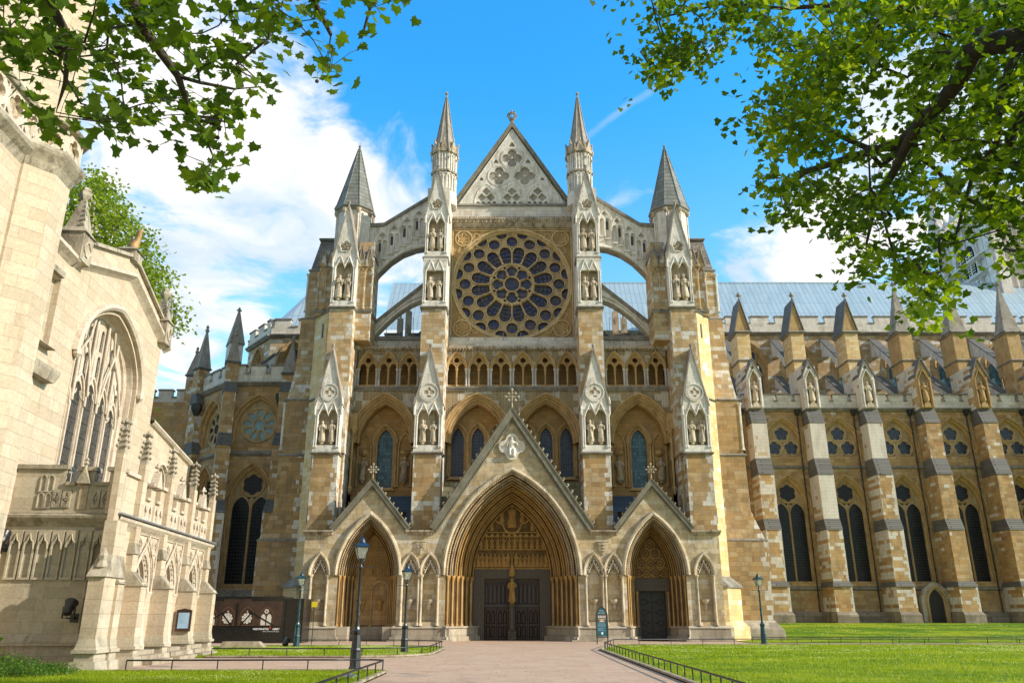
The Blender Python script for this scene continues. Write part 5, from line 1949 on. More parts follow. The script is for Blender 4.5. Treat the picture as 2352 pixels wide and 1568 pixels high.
    f.taper(*[(min(sg * x0, sg * a_), max(sg * x0, sg * a_), w_, 9.0, z_) for (a_, w_, z_) in ((19.4, 2.65, .75), (18.95, 3.1, 1.35))])
    f.build('plinth', 'stone_base', fo)
    sh = MB()
    for (z0_, z1_, xa, wa) in ((13.9, 17.7, 18.12, 4.0), (26.0, 29.5, 17.55, 5.4)):
        column(sh, sg * xa, wa, z0_, z1_, .09, 6)
    sh.build('edge_shaft', 'carved_white', fo)

# --- flying buttresses from the clerestory to the turrets
for sg in (-1, 1):
    f = MB()
    top = [(7.05, 36.1), (11.0, 33.35), (12.5, 33.25)]
    und = [(12.5, 27.6), (11.75, 28.2), (11.2, 29.0), (10.3, 30.0), (9.3, 30.75), (8.2, 31.2), (7.05, 31.4)]
    outl = [(sg * a_, b_) for (a_, b_) in top + und]
    if sg > 0:
        outl = outl[::-1]
    holes = []
    pan = [(8.0, 33.9, 32.0), (9.05, 33.2, 31.35), (10.1, 32.45, 30.6), (11.1, 31.8, 29.9), ]
    for (c, zt, zb) in pan:
        for d_ in (-.24, .24):
            cx_ = sg * (c + d_)
            holes.append([(cx_ - .18, zb + (.25 if d_ > 0 else .5)), (cx_ + .18, zb + (.25 if d_ > 0 else .5))] + arch(cx_, zt, .18, .25, 0, 3)[::-1])
        holes.append(foil(sg * c, zt + .62, .22, 4, per=4))
    f.slab(outl, holes, 3.9, 4.1)
    f.slab(outl, [], 4.1, 4.9, back=True)
    fo = f.build('flying_buttress', 'carved_white', A)
    f = MB()
    for (c, zt, zb) in pan:
        f.sweep(arch(sg * c, zt, .46, .95, 0, 5), [(0, 3.9), (0, 3.8), (.07, 3.8), (.08, 3.9)])
        f.tube([(sg * (c - .5), 3.86, zb + .3), (sg * (c - .5), 3.86, zt + 1.1)], .045, 5)
        for d_ in (-.24, .24):
            f.box(sg * (c + d_) - .24, sg * (c + d_) + .24, 3.74, 3.9, zb + (.05 if d_ > 0 else .3), zb + (.17 if d_ > 0 else .42))
    f.build('blind_panel', 'carved_white', fo)
    f = MB()
    for (c, zt, zb) in pan:
        f.box(sg * (c + .2) - .10, sg * (c + .2) + .10, 4.04, 4.11, zt - .8, zt)
    f.build('slit_window', 'slit_dark', fo)
    f = MB()
    for i in range(2):
        a_, b_ = top[i], top[i + 1]
        P_ = [(sg * a_[0], a_[1] - .05), (sg * b_[0], b_[1] - .05), (sg * b_[0], b_[1] + .25), (sg * a_[0], a_[1] + .25)]
        f.slab(P_ if sg > 0 else P_[::-1], [], 3.72, 5.1, back=True)
    f.build('coping', 'ledge_grey', fo)
    f = MB()
    f.sweep([(sg * a_, b_) for (a_, b_) in (und if sg < 0 else und[::-1])], [(0, 4.9), (0, 3.85), (.06, 3.74), (.25, 3.78), (.28, 3.9)])
    f.build('arch_moulding', 'carved_white', fo)
    # lower, plainer flyer
    f = MB()
    n_ = 10
    topc = [(7.1 + 5.0 * i / n_, 28.35 - 4.35 * (i / n_)) for i in range(n_ + 1)]
    undc = [(7.1 + 5.0 * i / n_, 26.75 - 4.2 * (i / n_) ** 1.7) for i in range(n_ + 1)]
    P_ = [(sg * a_, b_) for (a_, b_) in topc + undc[::-1]]
    f.slab(P_ if sg < 0 else P_[::-1], [], 4.4, 5.3, back=True)
    fo = f.build('flying_buttress', 'carved_white', A)
    f = MB()
    P_ = [(sg * a_, b_) for (a_, b_) in topc]
    f.sweep(P_ if sg > 0 else P_[::-1], [(-.12, 4.3), (.16, 4.25), (.22, 4.8), (.16, 5.4), (-.12, 5.4)])
    f.build('coping', 'ledge_grey', fo)
    f = MB()
    for k_ in (0.0, .35):
        P_ = [(sg * a_, b_ + k_) for (a_, b_) in undc]
        f.sweep(P_ if sg > 0 else P_[::-1], [(0, 4.4), (0, 4.28), (.10, 4.28), (.12, 4.4)])
    f.build('arch_moulding', 'carved_white', fo)
# the body of the transept behind the gable, set well back so that sky shows under the flyers
tb = MB()
tb.box(-5.4, 5.4, 6.7, 34, 8, 35.2)
tb.box(-12.5, -5.4, 6.0, 34, 0, 22.2)
tb.box(5.4, 12.5, 6.0, 34, 0, 22.2)
tb.build('transept_body', 'stone_nave', A)
# side parapets and roof of the aisles seen beneath the lower flyers
# ------------------------------------------------------------------ nave, chapels, roofs, tower (all of the same church)
def two_light(M, u, z0, zs, a, h, gmat, parent=None, name='traceried_window', foils=6, w=0.0, deep=.55, stone='carved_tan'):
    """two lancets under a foiled circle within a moulded arch; w = wall face"""
    f = MB(M)
    f.sweep(opening(u, z0, zs, a, h, 0, 8), [(0, w + deep + .25), (-.0, w + deep), (.12, w + deep - .05), (.12, w + deep * .55), (.26, w + deep * .45), (.26, w + .15), (.40, w), (.42, w - .02)])
    f.sweep(arch(u, zs, a + .40, h + .42, 0, 8), [(0, w), (.02, w - .16), (.14, w - .18), (.18, w)])
    for sx in (-1, 1):
        column(f, u + sx * (a + .22), w + deep * .35, z0 + .05, zs, .085, 6)
        f.lathe(u + sx * (a + .45), w - .06, [(.01, zs - .25), (.14, zs - .1), (.14, zs + .05), (.02, zs + .1)], 6)
    f.taper((u - a - .35, u + a + .35, w - .10, w + deep + .1, z0 - .45), (u - a - .2, u + a + .2, w + deep * .7, w + deep + .1, z0))
    fo = f.build(name, stone, parent)
    t = MB(M)
    rr = a * .62
    rc = zs + h * .60
    lh = zs - .25
    q = a / 2 - .10
    holes = []
    for sx in (-1, 1):
        c = u + sx * (a / 2 + .0)
        holes.append([(c - q, z0 + .02), (c - q, lh)] + arch(c, lh, q, q * 1.55, 0, 5)[1:-1] + [(c + q, lh), (c + q, z0 + .02)])
    holes.append(foil(u, rc, rr * .86, foils, per=5))
    for sx in (-1, 1):
        holes.append([(u + sx * .30, lh + q * 1.15), (u + sx * .05, rc - rr - .06), (u + sx * .42, rc - rr + .0)])
    t.slab(opening(u, z0, zs, a, h, -.01, 8), holes, w + deep - .02, w + deep + .14)
    t.build('tracery_plate', 'carved_rose_plate', fo)
    t = MB(M)
    t.tube([(x_, w + deep - .05, z_) for (x_, z_) in circ(u, rc, rr, 18)], .075, 5, loop=True)
    t.tube([(x_, w + deep - .04, z_) for (x_, z_) in foil(u, rc, rr * .90, foils, per=5)], .035, 4, loop=True)
    t.tube([(u, w + deep - .04, z0), (u, w + deep - .04, lh)], .07, 6)
    for sx in (-1, 1):
        t.tube([(x_, w + deep - .03, z_) for (x_, z_) in arch(u + sx * a / 2, lh, a / 2 - .04, a * .85, 0, 5)], .05, 5)
    t.build('tracery', stone, fo)
    gl = MB(M)
    gl.slab(opening(u, z0, zs, a, h, 0, 8), [], w + deep + .08, w + deep + .1)
    gl.build('leaded_glass', gmat, fo)
    return fo


def foil_window(M, u, z0, zs, a, h, circles, gmat, parent=None, stone='carved_tan', w=0.0, deep=.5):
    f = MB(M)
    f.sweep(opening(u, z0, zs, a, h, 0, 8), [(0, w + deep + .2), (0, w + deep), (.12, w + deep - .05), (.14, w + .2), (.30, w + .1), (.34, w), (.36, w - .02)], closed=True)
    f.sweep(arch(u, zs, a + .34, h + .36, 0, 8), [(0, w), (.02, w - .16), (.14, w - .18), (.18, w)])
    for sx in (-1, 1):
        column(f, u + sx * (a + .45), w - .02, z0 - 1.2, zs, .08, 6)
    fo = f.build('foiled_window', stone, parent)
    t = MB(M)
    holes = []
    for (cx, cz, r, k) in circles:
        if k > 6:
            holes.append(circ(cx, cz, r * .30, 10))
            for j in range(k):
                q = PI / 2 + 2 * PI * j / k
                holes.append([(cx + math.cos(q + da) * r * rr, cz + math.sin(q + da) * r * rr) for (rr, da) in ((.38, -.16), (.38, .16), (.66, .24), (.80, .20), (.88, .08), (.88, -.08), (.80, -.20), (.66, -.24))])
        else:
            holes.append(foil(cx, cz, r * .90, k, per=6))
    t.slab(opening(u, z0, zs, a, h, 0, 8), holes, w + deep - .04, w + deep + .12)
    t.build('tracery_plate', 'carved_rose_plate', fo)
    t = MB(M)
    for (cx, cz, r, k) in circles:
        t.tube([(x_, w + deep - .06, z_) for (x_, z_) in circ(cx, cz, r * .985, 18)], .075, 5, loop=True)
        if k < 7:
            t.tube([(x_, w + deep - .05, z_) for (x_, z_) in foil(cx, cz, r * .93, k, per=5)], .035, 4, loop=True)
    t.build('tracery', 'carved_rose', fo)
    gl = MB(M)
    gl.slab(opening(u, z0, zs, a, h, 0, 8), [], w + deep + .07, w + deep + .09)
    gl.build('leaded_glass', gmat, fo)
    return fo


def battlement(M, u0, u1, w, z, ph=.95, mh=.75, pitch=2.4, gap=.75, th=.45, off=0.0, parent=None):
    b = MB(M)
    b.box(u0, u1, w, w + th, z, z + ph)
    c = MB(M)
    u = u0 + off
    first = True
    edges = []
    while u < u1:
        e = min(u + pitch - gap, u1)
        b.box(u, e, w + .003, w + th - .003, z + ph - .01, z + ph + mh)
        c.box(u - .06, e + .06, w - .08, w + th + .08, z + ph + mh, z + ph + mh + .16)
        if e < u1:
            c.box(e + .003, min(e + gap, u1) - .003, w - .08, w + th + .08, z + ph - .01, z + ph + .13)
        u += pitch
    if off > .1:
        c.box(u0, u0 + off - .02, w - .08, w + th + .08, z + ph, z + ph + .13)
    o = b.build('battlement', 'stone_white', parent or A)
    c.build('coping', 'ledge_grey', o)
    k = MB(M)
    k.taper((u0, u1, w - .02, w + th, z - .32), (u0, u1, w - .24, w + th, z - .1))
    k.box(u0, u1, w - .26, w + th, z - .1, z)
    k.build('string_course', 'ledge_grey', o)
    return o


# --- nave north side
NB = [25.9 + 6.05 * i for i in range(8)]
NX0, NX1 = 19.0, NB[-1] + 3
GZ = 1.0
w_ = MB()
holes = []
WC = [28.9 + 6.05 * i for i in range(7)]
for c in WC:
    holes.append(opening(c, 4.95, 11.9, 1.95, 3.75, n=6))
    holes.append(opening(c, 17.6, 18.4, 2.1, 3.3, n=6))
w_.slab(rect(NX0, NX1, .4, 22.7), holes, 26, 27.2)
wo = w_.build('aisle_wall', 'stone_nave', A)
for i, c in enumerate(WC):
    two_light(None, c, 4.95, 11.9, 1.66, 3.25, 'glass_dark', wo.parent, w=26, deep=.6)
    foil_window(None, c, 17.6, 18.4, 1.80, 2.95, [(c, 20.12, .84, 5), (c - .90, 18.58, .84, 5), (c + .90, 18.58, .84, 5)], 'glass_blue', A, w=26)
bs = MB()
bs.taper((NX0, NX1, 25.3, 26.0, .3), (NX0, NX1, 25.3, 26.0, 1.7))
bs.taper((NX0, NX1, 25.3, 26.0, 1.7), (NX0, NX1, 25.8, 26.0, 2.1))
bs.build('plinth', 'stone_base_dark', A)
bs = MB()
for z in (4.3, 16.5):
    bs.taper((NX0, NX1, 25.98, 26.2, z - .22), (NX0, NX1, 25.78, 26.2, z - .08))
    bs.taper((NX0, NX1, 25.78, 26.2, z - .08), (NX0, NX1, 25.95, 26.2, z + .12))
bs.build('string_course', 'ledge_grey', A)
for i, b_ in enumerate(NB[:-1]):
    battlement(None, b_ + .8, NB[i + 1] - .8, 25.85, 22.8, .75, .72, 1.95, .42, off=0.0)
battlement(None, NX0, NB[0] - .8, 25.85, 22.8, .75, .72, 1.95, .42)
# aisle roof and clerestory
ar = MB()
ar.add([(NX0, 26.4, 22.9), (NX1, 26.4, 22.9), (NX1, 34.5, 25.8), (NX0, 34.5, 25.8)], [(0, 1, 2, 3)])
ar.build('aisle_roof', 'lead_roof', A)
cw = MB()
holes = [opening(c, 26.5, 30.0, 1.85, 3.1, n=6) for c in [22.8] + WC]
cw.slab(rect(NX0 - 3, NX1, 24.5, 34.3), holes, 34.4, 35.3)
cw.build('clerestory_wall', 'stone_upper', A)
for c in [22.8] + WC:
    two_light(None, c, 26.5, 30.0, 1.5, 2.7, 'glass_teal' if c > 30 else 'glass_blue', A, w=34.4, deep=.5)
battlement(None, NX0 - 3, NX1, 34.2, 34.45, 1.15, .85, 3.05, .8, off=1.1)
lr = MB()
lr.add([(NX0 - 12, 35.0, 35.0), (NX1 + 1, 35.0, 35.0), (NX1 + 1, 41, 43.9), (NX0 - 12, 41, 43.9), (NX1 + 1, 47, 35.0), (NX0 - 12, 47, 35.0)], [(0, 1, 2, 3), (3, 2, 4, 5)])
lr.box(NX0 - 12, NX1 + 1, 40.9, 41.1, 43.8, 43.97)
lr.build('lead_roof', 'lead_roof', A)


def nave_buttress(x, kind, i):
    b = MB()
    hw = .78
    b.taper((x - 1.02, x + 1.02, 22.3, 26.2, .3), (x - 1.0, x + 1.0, 22.35, 26.2, 1.75))
    b.taper((x - 1.0, x + 1.0, 22.35, 26.2, 1.75), (x - .92, x + .92, 22.7, 26.2, 2.05))
    pb_ = b
    s = MB()
    s.box(x - .9, x + .9, 22.75, 26.2, 2.0, 4.5)
    o = s.build('nave_buttress', 'stone_nave_buttress', A)
    # repairs differ from bay to bay: some stages were recased in white stone, others left brown
    PALE, PATCH, BROWN = 'stone_recased', 'stone_nave_buttress', 'stone_nave'
    plan = {0: (PATCH, PATCH, PALE, PATCH), 1: (PATCH, PALE, PALE, PALE), 2: (PATCH, PATCH, PALE, PALE), 3: (BROWN, BROWN, BROWN, PATCH), 4: (BROWN, BROWN, BROWN, PATCH)}.get(i, (PATCH, BROWN, PATCH, BROWN))
    for (w0_, w1_, za, zb_), mt in zip(((23.0, 26.2, 4.5, 9.9), (23.4, 26.2, 9.9, 15.4), (24.0, 26.2, 15.4, 20.9), (24.7, 28.6, 20.9, 27.2)), plan):
        q_ = MB()
        q_.box(x - hw, x + hw, w0_, w1_, za, zb_)
        q_.build('shaft_stage', mt, o)
    pb_.build('plinth', 'stone_base_dark', o)
    sl = MB()
    e = .03
    sl.taper((x - .98, x + .98, 22.6, 26.1, 4.35), (x - hw - e, x + hw + e, 22.95, 26.1, 4.85))
    sl.taper((x - hw - e, x + hw + e, 22.93, 26.1, 9.75), (x - hw - e, x + hw + e, 23.38, 26.1, 10.85))
    sl.taper((x - hw - e, x + hw + e, 23.33, 26.1, 15.3), (x - hw - e, x + hw + e, 23.98, 26.1, 17.05))
    sl.taper((x - hw - e, x + hw + e, 23.93, 26.1, 20.8), (x - hw - e, x + hw + e, 24.68, 26.1, 22.45))
    sl.build('offset_slope', 'slate_grey', o)
    # canopied statue
    cn = MB()
    z0, zt = 22.5, 27.9
    cn.slab([(x - hw, z0), (x + hw, z0), (x + hw, 26.2), (x, zt), (x - hw, 26.2)], [opening(x, z0 + .35, 25.6, .46, .95, n=4)] + ([foil(x, 26.95, .22, 3, per=5)] if kind == 0 else []), 24.35, 24.69)
    for sx in (-1, 1):
        column(cn, x + sx * .60, 24.30, z0 + .1, 25.6, .06, 6)
        cn.tube([(x + sx * .52, 24.3, 25.7), (x, 24.3, 26.75)], .05, 5)
    cn.build('canopy', 'carved_white' if kind == 0 else 'carved_tan', o)
    cs2 = MB()
    for sx in (-1, 1):
        cs2.add([(x + sx * (hw + .12), 24.2, 26.0), (x, 24.2, zt + .16), (x, 24.2, zt - .05), (x + sx * (hw + .02), 24.2, 25.9),
                 (x + sx * (hw + .12), 25.9, 26.0), (x, 25.9, zt + .16), (x, 25.9, zt - .05), (x + sx * (hw + .02), 25.9, 25.9)],
                [(0, 1, 2, 3), (7, 6, 5, 4), (0, 4, 5, 1), (3, 2, 6, 7), (0, 3, 7, 4)])
    cs2.build('canopy_roof', 'slate_grey', o)
    bk = MB()
    bk.box(x - .5, x + .5, 24.64, 24.695, z0 + .3, 27.2)
    bk.build('niche_back', 'carved_niche', o)
    st = MB()
    statue(st, x, 24.48, 23.35, 1.95, i + 3)
    st.box(x - .3, x + .3, 24.3, 24.65, 22.55, 23.0)
    st.build('statue', 'carved_statue' if kind == 0 else 'carved_tan', o)
    # pier and pinnacle
    p = MB()
    p.box(x - .72, x + .72, 26.6, 29.4, 27.2, 31.7)
    p.build('pinnacle_pier', 'stone_turret' if kind == 0 else 'carved_tan', o)
    k = MB()
    ledge(k, x - .74, x + .74, 26.58, 29.4, 28.6, .14, .24)
    ledge(k, x - .76, x + .76, 26.55, 29.4, 31.95, .22, .34)
    k.build('weathered_ledge', 'ledge_grey', o)
    s3 = MB()
    if kind == 0:
        s3.gabled(x - .85, x + .85, 31.8, 35.6, 26.75, 29.3)
        s3.build('gabled_pinnacle', 'carved_tan', o)
        s4 = MB()
        for sx in (-1, 1):
            s4.add([(x + sx * .98, 26.62, 31.75), (x, 26.62, 35.9), (x, 29.45, 35.9), (x + sx * .98, 29.45, 31.75), (x + sx * .88, 26.62, 31.75), (x, 26.62, 35.55)], [(0, 1, 2, 3), (0, 1, 5, 4)])
        s4.build('coping', 'slate_grey', o)
        f = MB()
        finial(f, x, 26.9, 35.6, .95)
        f.build('finial', 'spire_stone', o)
    else:
        s3.taper((x - .98, x + .98, 26.5, 28.5, 31.9), (x - .82, x + .82, 26.66, 28.34, 32.5))
        s3.taper((x - .82, x + .82, 26.66, 28.34, 32.5), (x - .09, x + .09, 27.4, 27.6, 37.4))
        s3.build('pyramid_pinnacle', 'spire_stone', o)
        f = MB()
        finial(f, x, 27.5, 37.2, .95)
        f.build('finial', 'spire_stone', o)
    # flyers to the clerestory
    for (za, zb, th) in ((33.7, 28.6, 1.0), (29.0, 24.5, .8)):
        fb = MB()
        n = 8
        rings = []
        for j in range(n + 1):
            t = j / n
            y = 34.6 - 6.0 * t
            top = za - (za - zb) * t
            bot = top - th - (1.5 if th > .9 else .8) * (2 * t - 1) ** 2
            rings.append([(x - .42, y, bot), (x + .42, y, bot), (x + .42, y, top), (x - .42, y, top)])
        fb.loft(rings)
        fo = fb.build('flying_buttress', 'carved_white', o)
        fc = MB()
        fc.loft([[(x - .5, y, za - (za - zb) * t + d) for (d) in (0,)] + [(x + .5, y, za - (za - zb) * t), (x + .5, y, za - (za - zb) * t + .14), (x - .5, y, za - (za - zb) * t + .14)] for (t, y) in ((j / 4, 34.6 - 6.0 * j / 4) for j in range(5))])
        fc.build('coping', 'slate_grey', fo)


for i, x in enumerate(NB):
    nave_buttress(x, 0 if i < 3 else 1, i)
# drainpipes beside the buttresses
for i, x in enumerate(NB[:6]):
    d = MB()
    u = x - 1.35
    d.tube([(u, 25.8, 1.5), (u, 25.8, 22.2)], .065, 6)
    for z in range(2, 22, 2):
        d.lathe(u, 25.8, [(.065, z), (.1, z + .05), (.1, z + .15), (.065, z + .2)], 6)
    d.taper((u - .15, u + .15, 25.6, 25.9, 22.0), (u - .3, u + .3, 25.45, 25.9, 22.6))
    d.build('drainpipe', 'iron_black', A)
# small door in the third bay
dd = MB()
dd.slab(opening(41.9, .9, 2.9, .72, 1.25, n=6), [], 25.1, 25.2)
dm = MB()
dm.sweep(opening(41.9, .9, 2.9, .72, 1.25, 0, 6), [(0, 25.25), (.02, 25.0), (.15, 24.95), (.17, 24.75), (.32, 24.75), (.35, 26)])
dmo = dm.build('aisle_door', 'carved_tan', A)
dd.build('door_leaf', 'door_dark', dmo)
dj = MB()
dj.slab(opening(41.9, .9, 2.9, 1.5, 2.0, n=6), [opening(41.9, .95, 2.9, .78, 1.3, n=6)], 24.95, 25.5)
dj.build('door_wall', 'stone_base', dmo)

# --- link wall between transept and nave, right and left
lk = MB()
lk.box(12.5, 18.6, 7.5, 35, 0, 22.3)
lk.box(-18.6, -12.5, 7.5, 35, 0, 22.3)
lk.box(15.9, 17.6, 9, 12, 20, 29.5)
lk.box(-17.6, -15.9, 9, 12, 20, 29.5)
lk.build('side_wall', 'stone_nave', A)
# roof parts seen through the flyers, and small chimney-like pinnacles
for sg in (-1, 1):
    r_ = MB()
    u0, u1 = sorted((sg * 5.3, sg * 16))
    r_.add([(u0, 34.6, 34.9), (u1, 34.6, 34.9), (u1, 41, 43.9), (u0, 41, 43.9)], [(0, 1, 2, 3)])
    if sg < 0:
        r_.build('lead_roof', 'lead_roof', A)
    # transept clerestory buttress pinnacles
    q = MB()
    for (dx, y, zt) in ((10.2, 16, 30.8), (11.3, 18, 31.0)):
        finial(q, sg * dx, y, 30.0, 1.25)
        q.box(sg * dx - .28, sg * dx + .28, y - .28, y + .28, 24, 30.1)
    q.build('crocketed_pinnacle', 'carved_dirty', A)
    battlement(None, u0 + 2.0, u1 - 1.0, 12.0, 24.6, .8, .9, 2.2, .7)
    k = MB()
    k.box(u0 + 2, u1 - 1, 12.05, 12.5, 21, 24.6)
    k.build('aisle_gable_wall', 'stone_upper', A)
    v = MB()
    a0 = sg * 7.2
    v.add([(sg * 7.2, 9, 24.4), (sg * 7.2, 9, 26.4), (sg * 12, 11, 23.2), (sg * 12, 11, 22.6), (sg * 7.2, 9.6, 24.4), (sg * 7.2, 9.6, 26.4), (sg * 12, 11.6, 23.2), (sg * 12, 11.6, 22.6)],
          [(0, 1, 2, 3), (7, 6, 5, 4), (1, 5, 6, 2), (0, 3, 7, 4)])
    v.build('lean_to_parapet', 'slate_grey', A)

# --- eastern chapels on the left
FA = frame(-24.2, 8.0)                               # face A looks at the forecourt
FB = frame(-27.7, 11.5, 0, math.atan2(-3.5, 3.5))    # face B turns away to the left


def chapel_face(M, L, c, blue, a=1.72):
    w = MB(M)
    w.slab(rect(0, L, 0, 20.5), [opening(c, 4.05, 10.1, a + .1, 3.6, n=6), opening(c, 15.3, 16.5, 2.0, 2.9, n=6)], 0, .9)
    o = w.build('chapel_wall', 'stone_honey', A)
    two_light(M, c, 4.05, 10.1, a - .1, 3.05, 'glass_dark', A, w=0, deep=.55)
    foil_window(M, c, 15.3, 16.5, 1.7, 2.5, [(c, 16.95, 1.5, 9 if blue else 8)], 'glass_pale' if blue else 'glass_dark', A, w=0)
    s = MB(M)
    s.taper((-.1, L + .1, -.02, .3, 14.2), (-.1, L + .1, -.24, .3, 14.38))
    s.taper((-.1, L + .1, -.24, .3, 14.38), (-.1, L + .1, 0, .3, 14.65))
    s.taper((-.1, L + .1, -.40, .3, 3.0), (-.1, L + .1, -.1, .3, 3.6))
    s.build('string_course', 'ledge_grey', o)
    battlement(M, 0, L, -.12, 20.55, .75, .7, 1.75, .45)


chapel_face(FA, 5.0, 2.75, True)
chapel_face(FB, 4.95, 2.45, False)
FD = frame(-35.5, 16.0)
chapel_face(FD, 6.5, 3.9, False)
cbk = MB()
cbk.box(-40, -20, 14, 34, 0, 20.4)
cbk.build('chapel_body', 'stone_honey', A)


def chapel_buttress(x, y, top, a=0.0, tipz=25.4, full=True):
    M = frame(x, y, 0, a)
    b = MB(M)
    b.box(-.62, .62, -1.9, .6, 0, 9.5)
    b.box(-.55, .55, -1.3, .6, 9.5, 15.0)
    b.box(-.50, .50, -.95, .6, 15.0, 19.6)
    b.box(-.50, .50, -.45, .6, 19.6, top)
    o = b.build('chapel_buttress', 'stone_nave_buttress', A)
    s = MB(M)
    s.taper((-.66, .66, -1.95, .5, 9.4), (-.58, .58, -1.3, .5, 10.5))
    s.taper((-.6, .6, -1.35, .5, 14.9), (-.53, .53, -.95, .5, 16.0))
    s.taper((-.55, .55, -1.0, .5, 19.5), (-.52, .52, -.45, .5, 20.5))
    ledge(s, -.52, .52, -.47, .6, top + .1, .14, .25)
    s.build('offset_slope', 'slate_grey', o)
    p = MB(M)
    p.taper((-.58, .58, -.5, .62, top), (-.06, .06, .0, .12, tipz - .6))
    p.lathe(0, .06, [(.08, tipz - .8), (.2, tipz - .6), (.2, tipz - .5), (.1, tipz - .4), (.16, tipz - .2), (.02, tipz)], 6)
    p.build('pyramid_pinnacle', 'spire_stone', o)


chapel_buttress(-24.1, 7.95, 22.3, PI / 8, 25.5)
chapel_buttress(-19.1, 8.1, 21.3, 0, 24.9)
chapel_buttress(-28.2, 11.8, 22.9, PI / 4, 27.2)
chapel_buttress(-30.4, 15.4, 23.3, 0, 26.3)
chapel_buttress(-35.2, 15.6, 22.8, 0, 26.5)
# tall white pinnacle with its flyer to the eastern arm
p = MB(frame(-25.9, 13.0, 0, PI / 6))
p.box(-.62, .62, -.6, .9, 20, 25.6)
po = p.build('tall_pinnacle', 'carved_white', A)
q = MB(frame(-25.9, 13.0, 0, PI / 6))
q.taper((-.72, .72, -.7, .95, 25.6), (-.08, .08, .05, .2, 29.1))
q.gabled(-.55, .55, 25.6, 27.2, -.85, .2)
finial(q, 0, .12, 28.6, .75)
q.build('spirelet', 'spire_stone', po)
fb = MB()
rings = []
for j in range(7):
    t = j / 6
    y, x, zt = 13.5 + 3.0 * t, -25.2 + 2.6 * t, 22.0 + 4.0 * t
    rings.append([(x, y - .3, zt - 1.2 - 1.2 * (2 * t - 1) ** 2), (x, y + .4, zt - 1.2 - 1.2 * (2 * t - 1) ** 2), (x, y + .4, zt), (x, y - .3, zt)])
fb.loft(rings)
fo = fb.build('flying_buttress', 'carved_white', A)
fb = MB()
fb.loft([[(-25.2 + 2.6 * t, 13.1 + 3 * t, 22.0 + 4 * t), (-25.2 + 2.6 * t, 14.1 + 3 * t, 22.0 + 4 * t), (-25.2 + 2.6 * t, 14.1 + 3 * t, 22.35 + 4 * t), (-25.2 + 2.6 * t, 13.1 + 3 * t, 22.35 + 4 * t)] for t in (0, 1)])
fb.build('coping', 'slate_grey', fo)
# polygonal eastern arm: frontal face, then turning away
E1 = frame(-23.6, 16.0)
E2 = frame(-27.2, 20.5, 0, math.atan2(-4.5, 3.6))
for (M, L, c) in ((E1, 7.6, 2.35), (E2, 5.75, 2.9)):
    w = MB(M)
    w.slab(rect(0, L, 18, 27.5), [opening(c, 22.3, 24.6, 1.45, 2.4, n=6)], 0, .9)
    w.build('clerestory_wall', 'stone_upper', A)
    two_light(M, c, 22.3, 24.6, 1.1, 1.95, 'glass_dark', A, w=0, deep=.5)
    battlement(M, 0, L, -.15, 27.7, .75, .75, 2.3, .75, off=.3)
er = MB()
er.add([(-23.4, 16.6, 28.4), (-15, 16.6, 28.4), (-15, 24, 39.5), (-18.8, 24, 39.5), (-27.0, 21, 28.4), (-27, 30, 28.4)], [(0, 1, 2, 3), (0, 3, 4), (4, 3, 5)])
er.build('lead_roof', 'lead_roof', A)
for (x, y) in ((-27.9, 11.0), (-19.5, 7.6)):
    h = MB()
    h.taper((x - .16, x + .16, y - .2, y + .2, 18.3), (x - .38, x + .38, y - .35, y + .2, 18.9))
    h.box(x - .40, x + .40, y - .38, y + .2, 18.9, 19.4)
    h.tube([(x, y, .5), (x, y, 18.4)], .09, 6)
    h.build('drainpipe', 'iron_black', A)

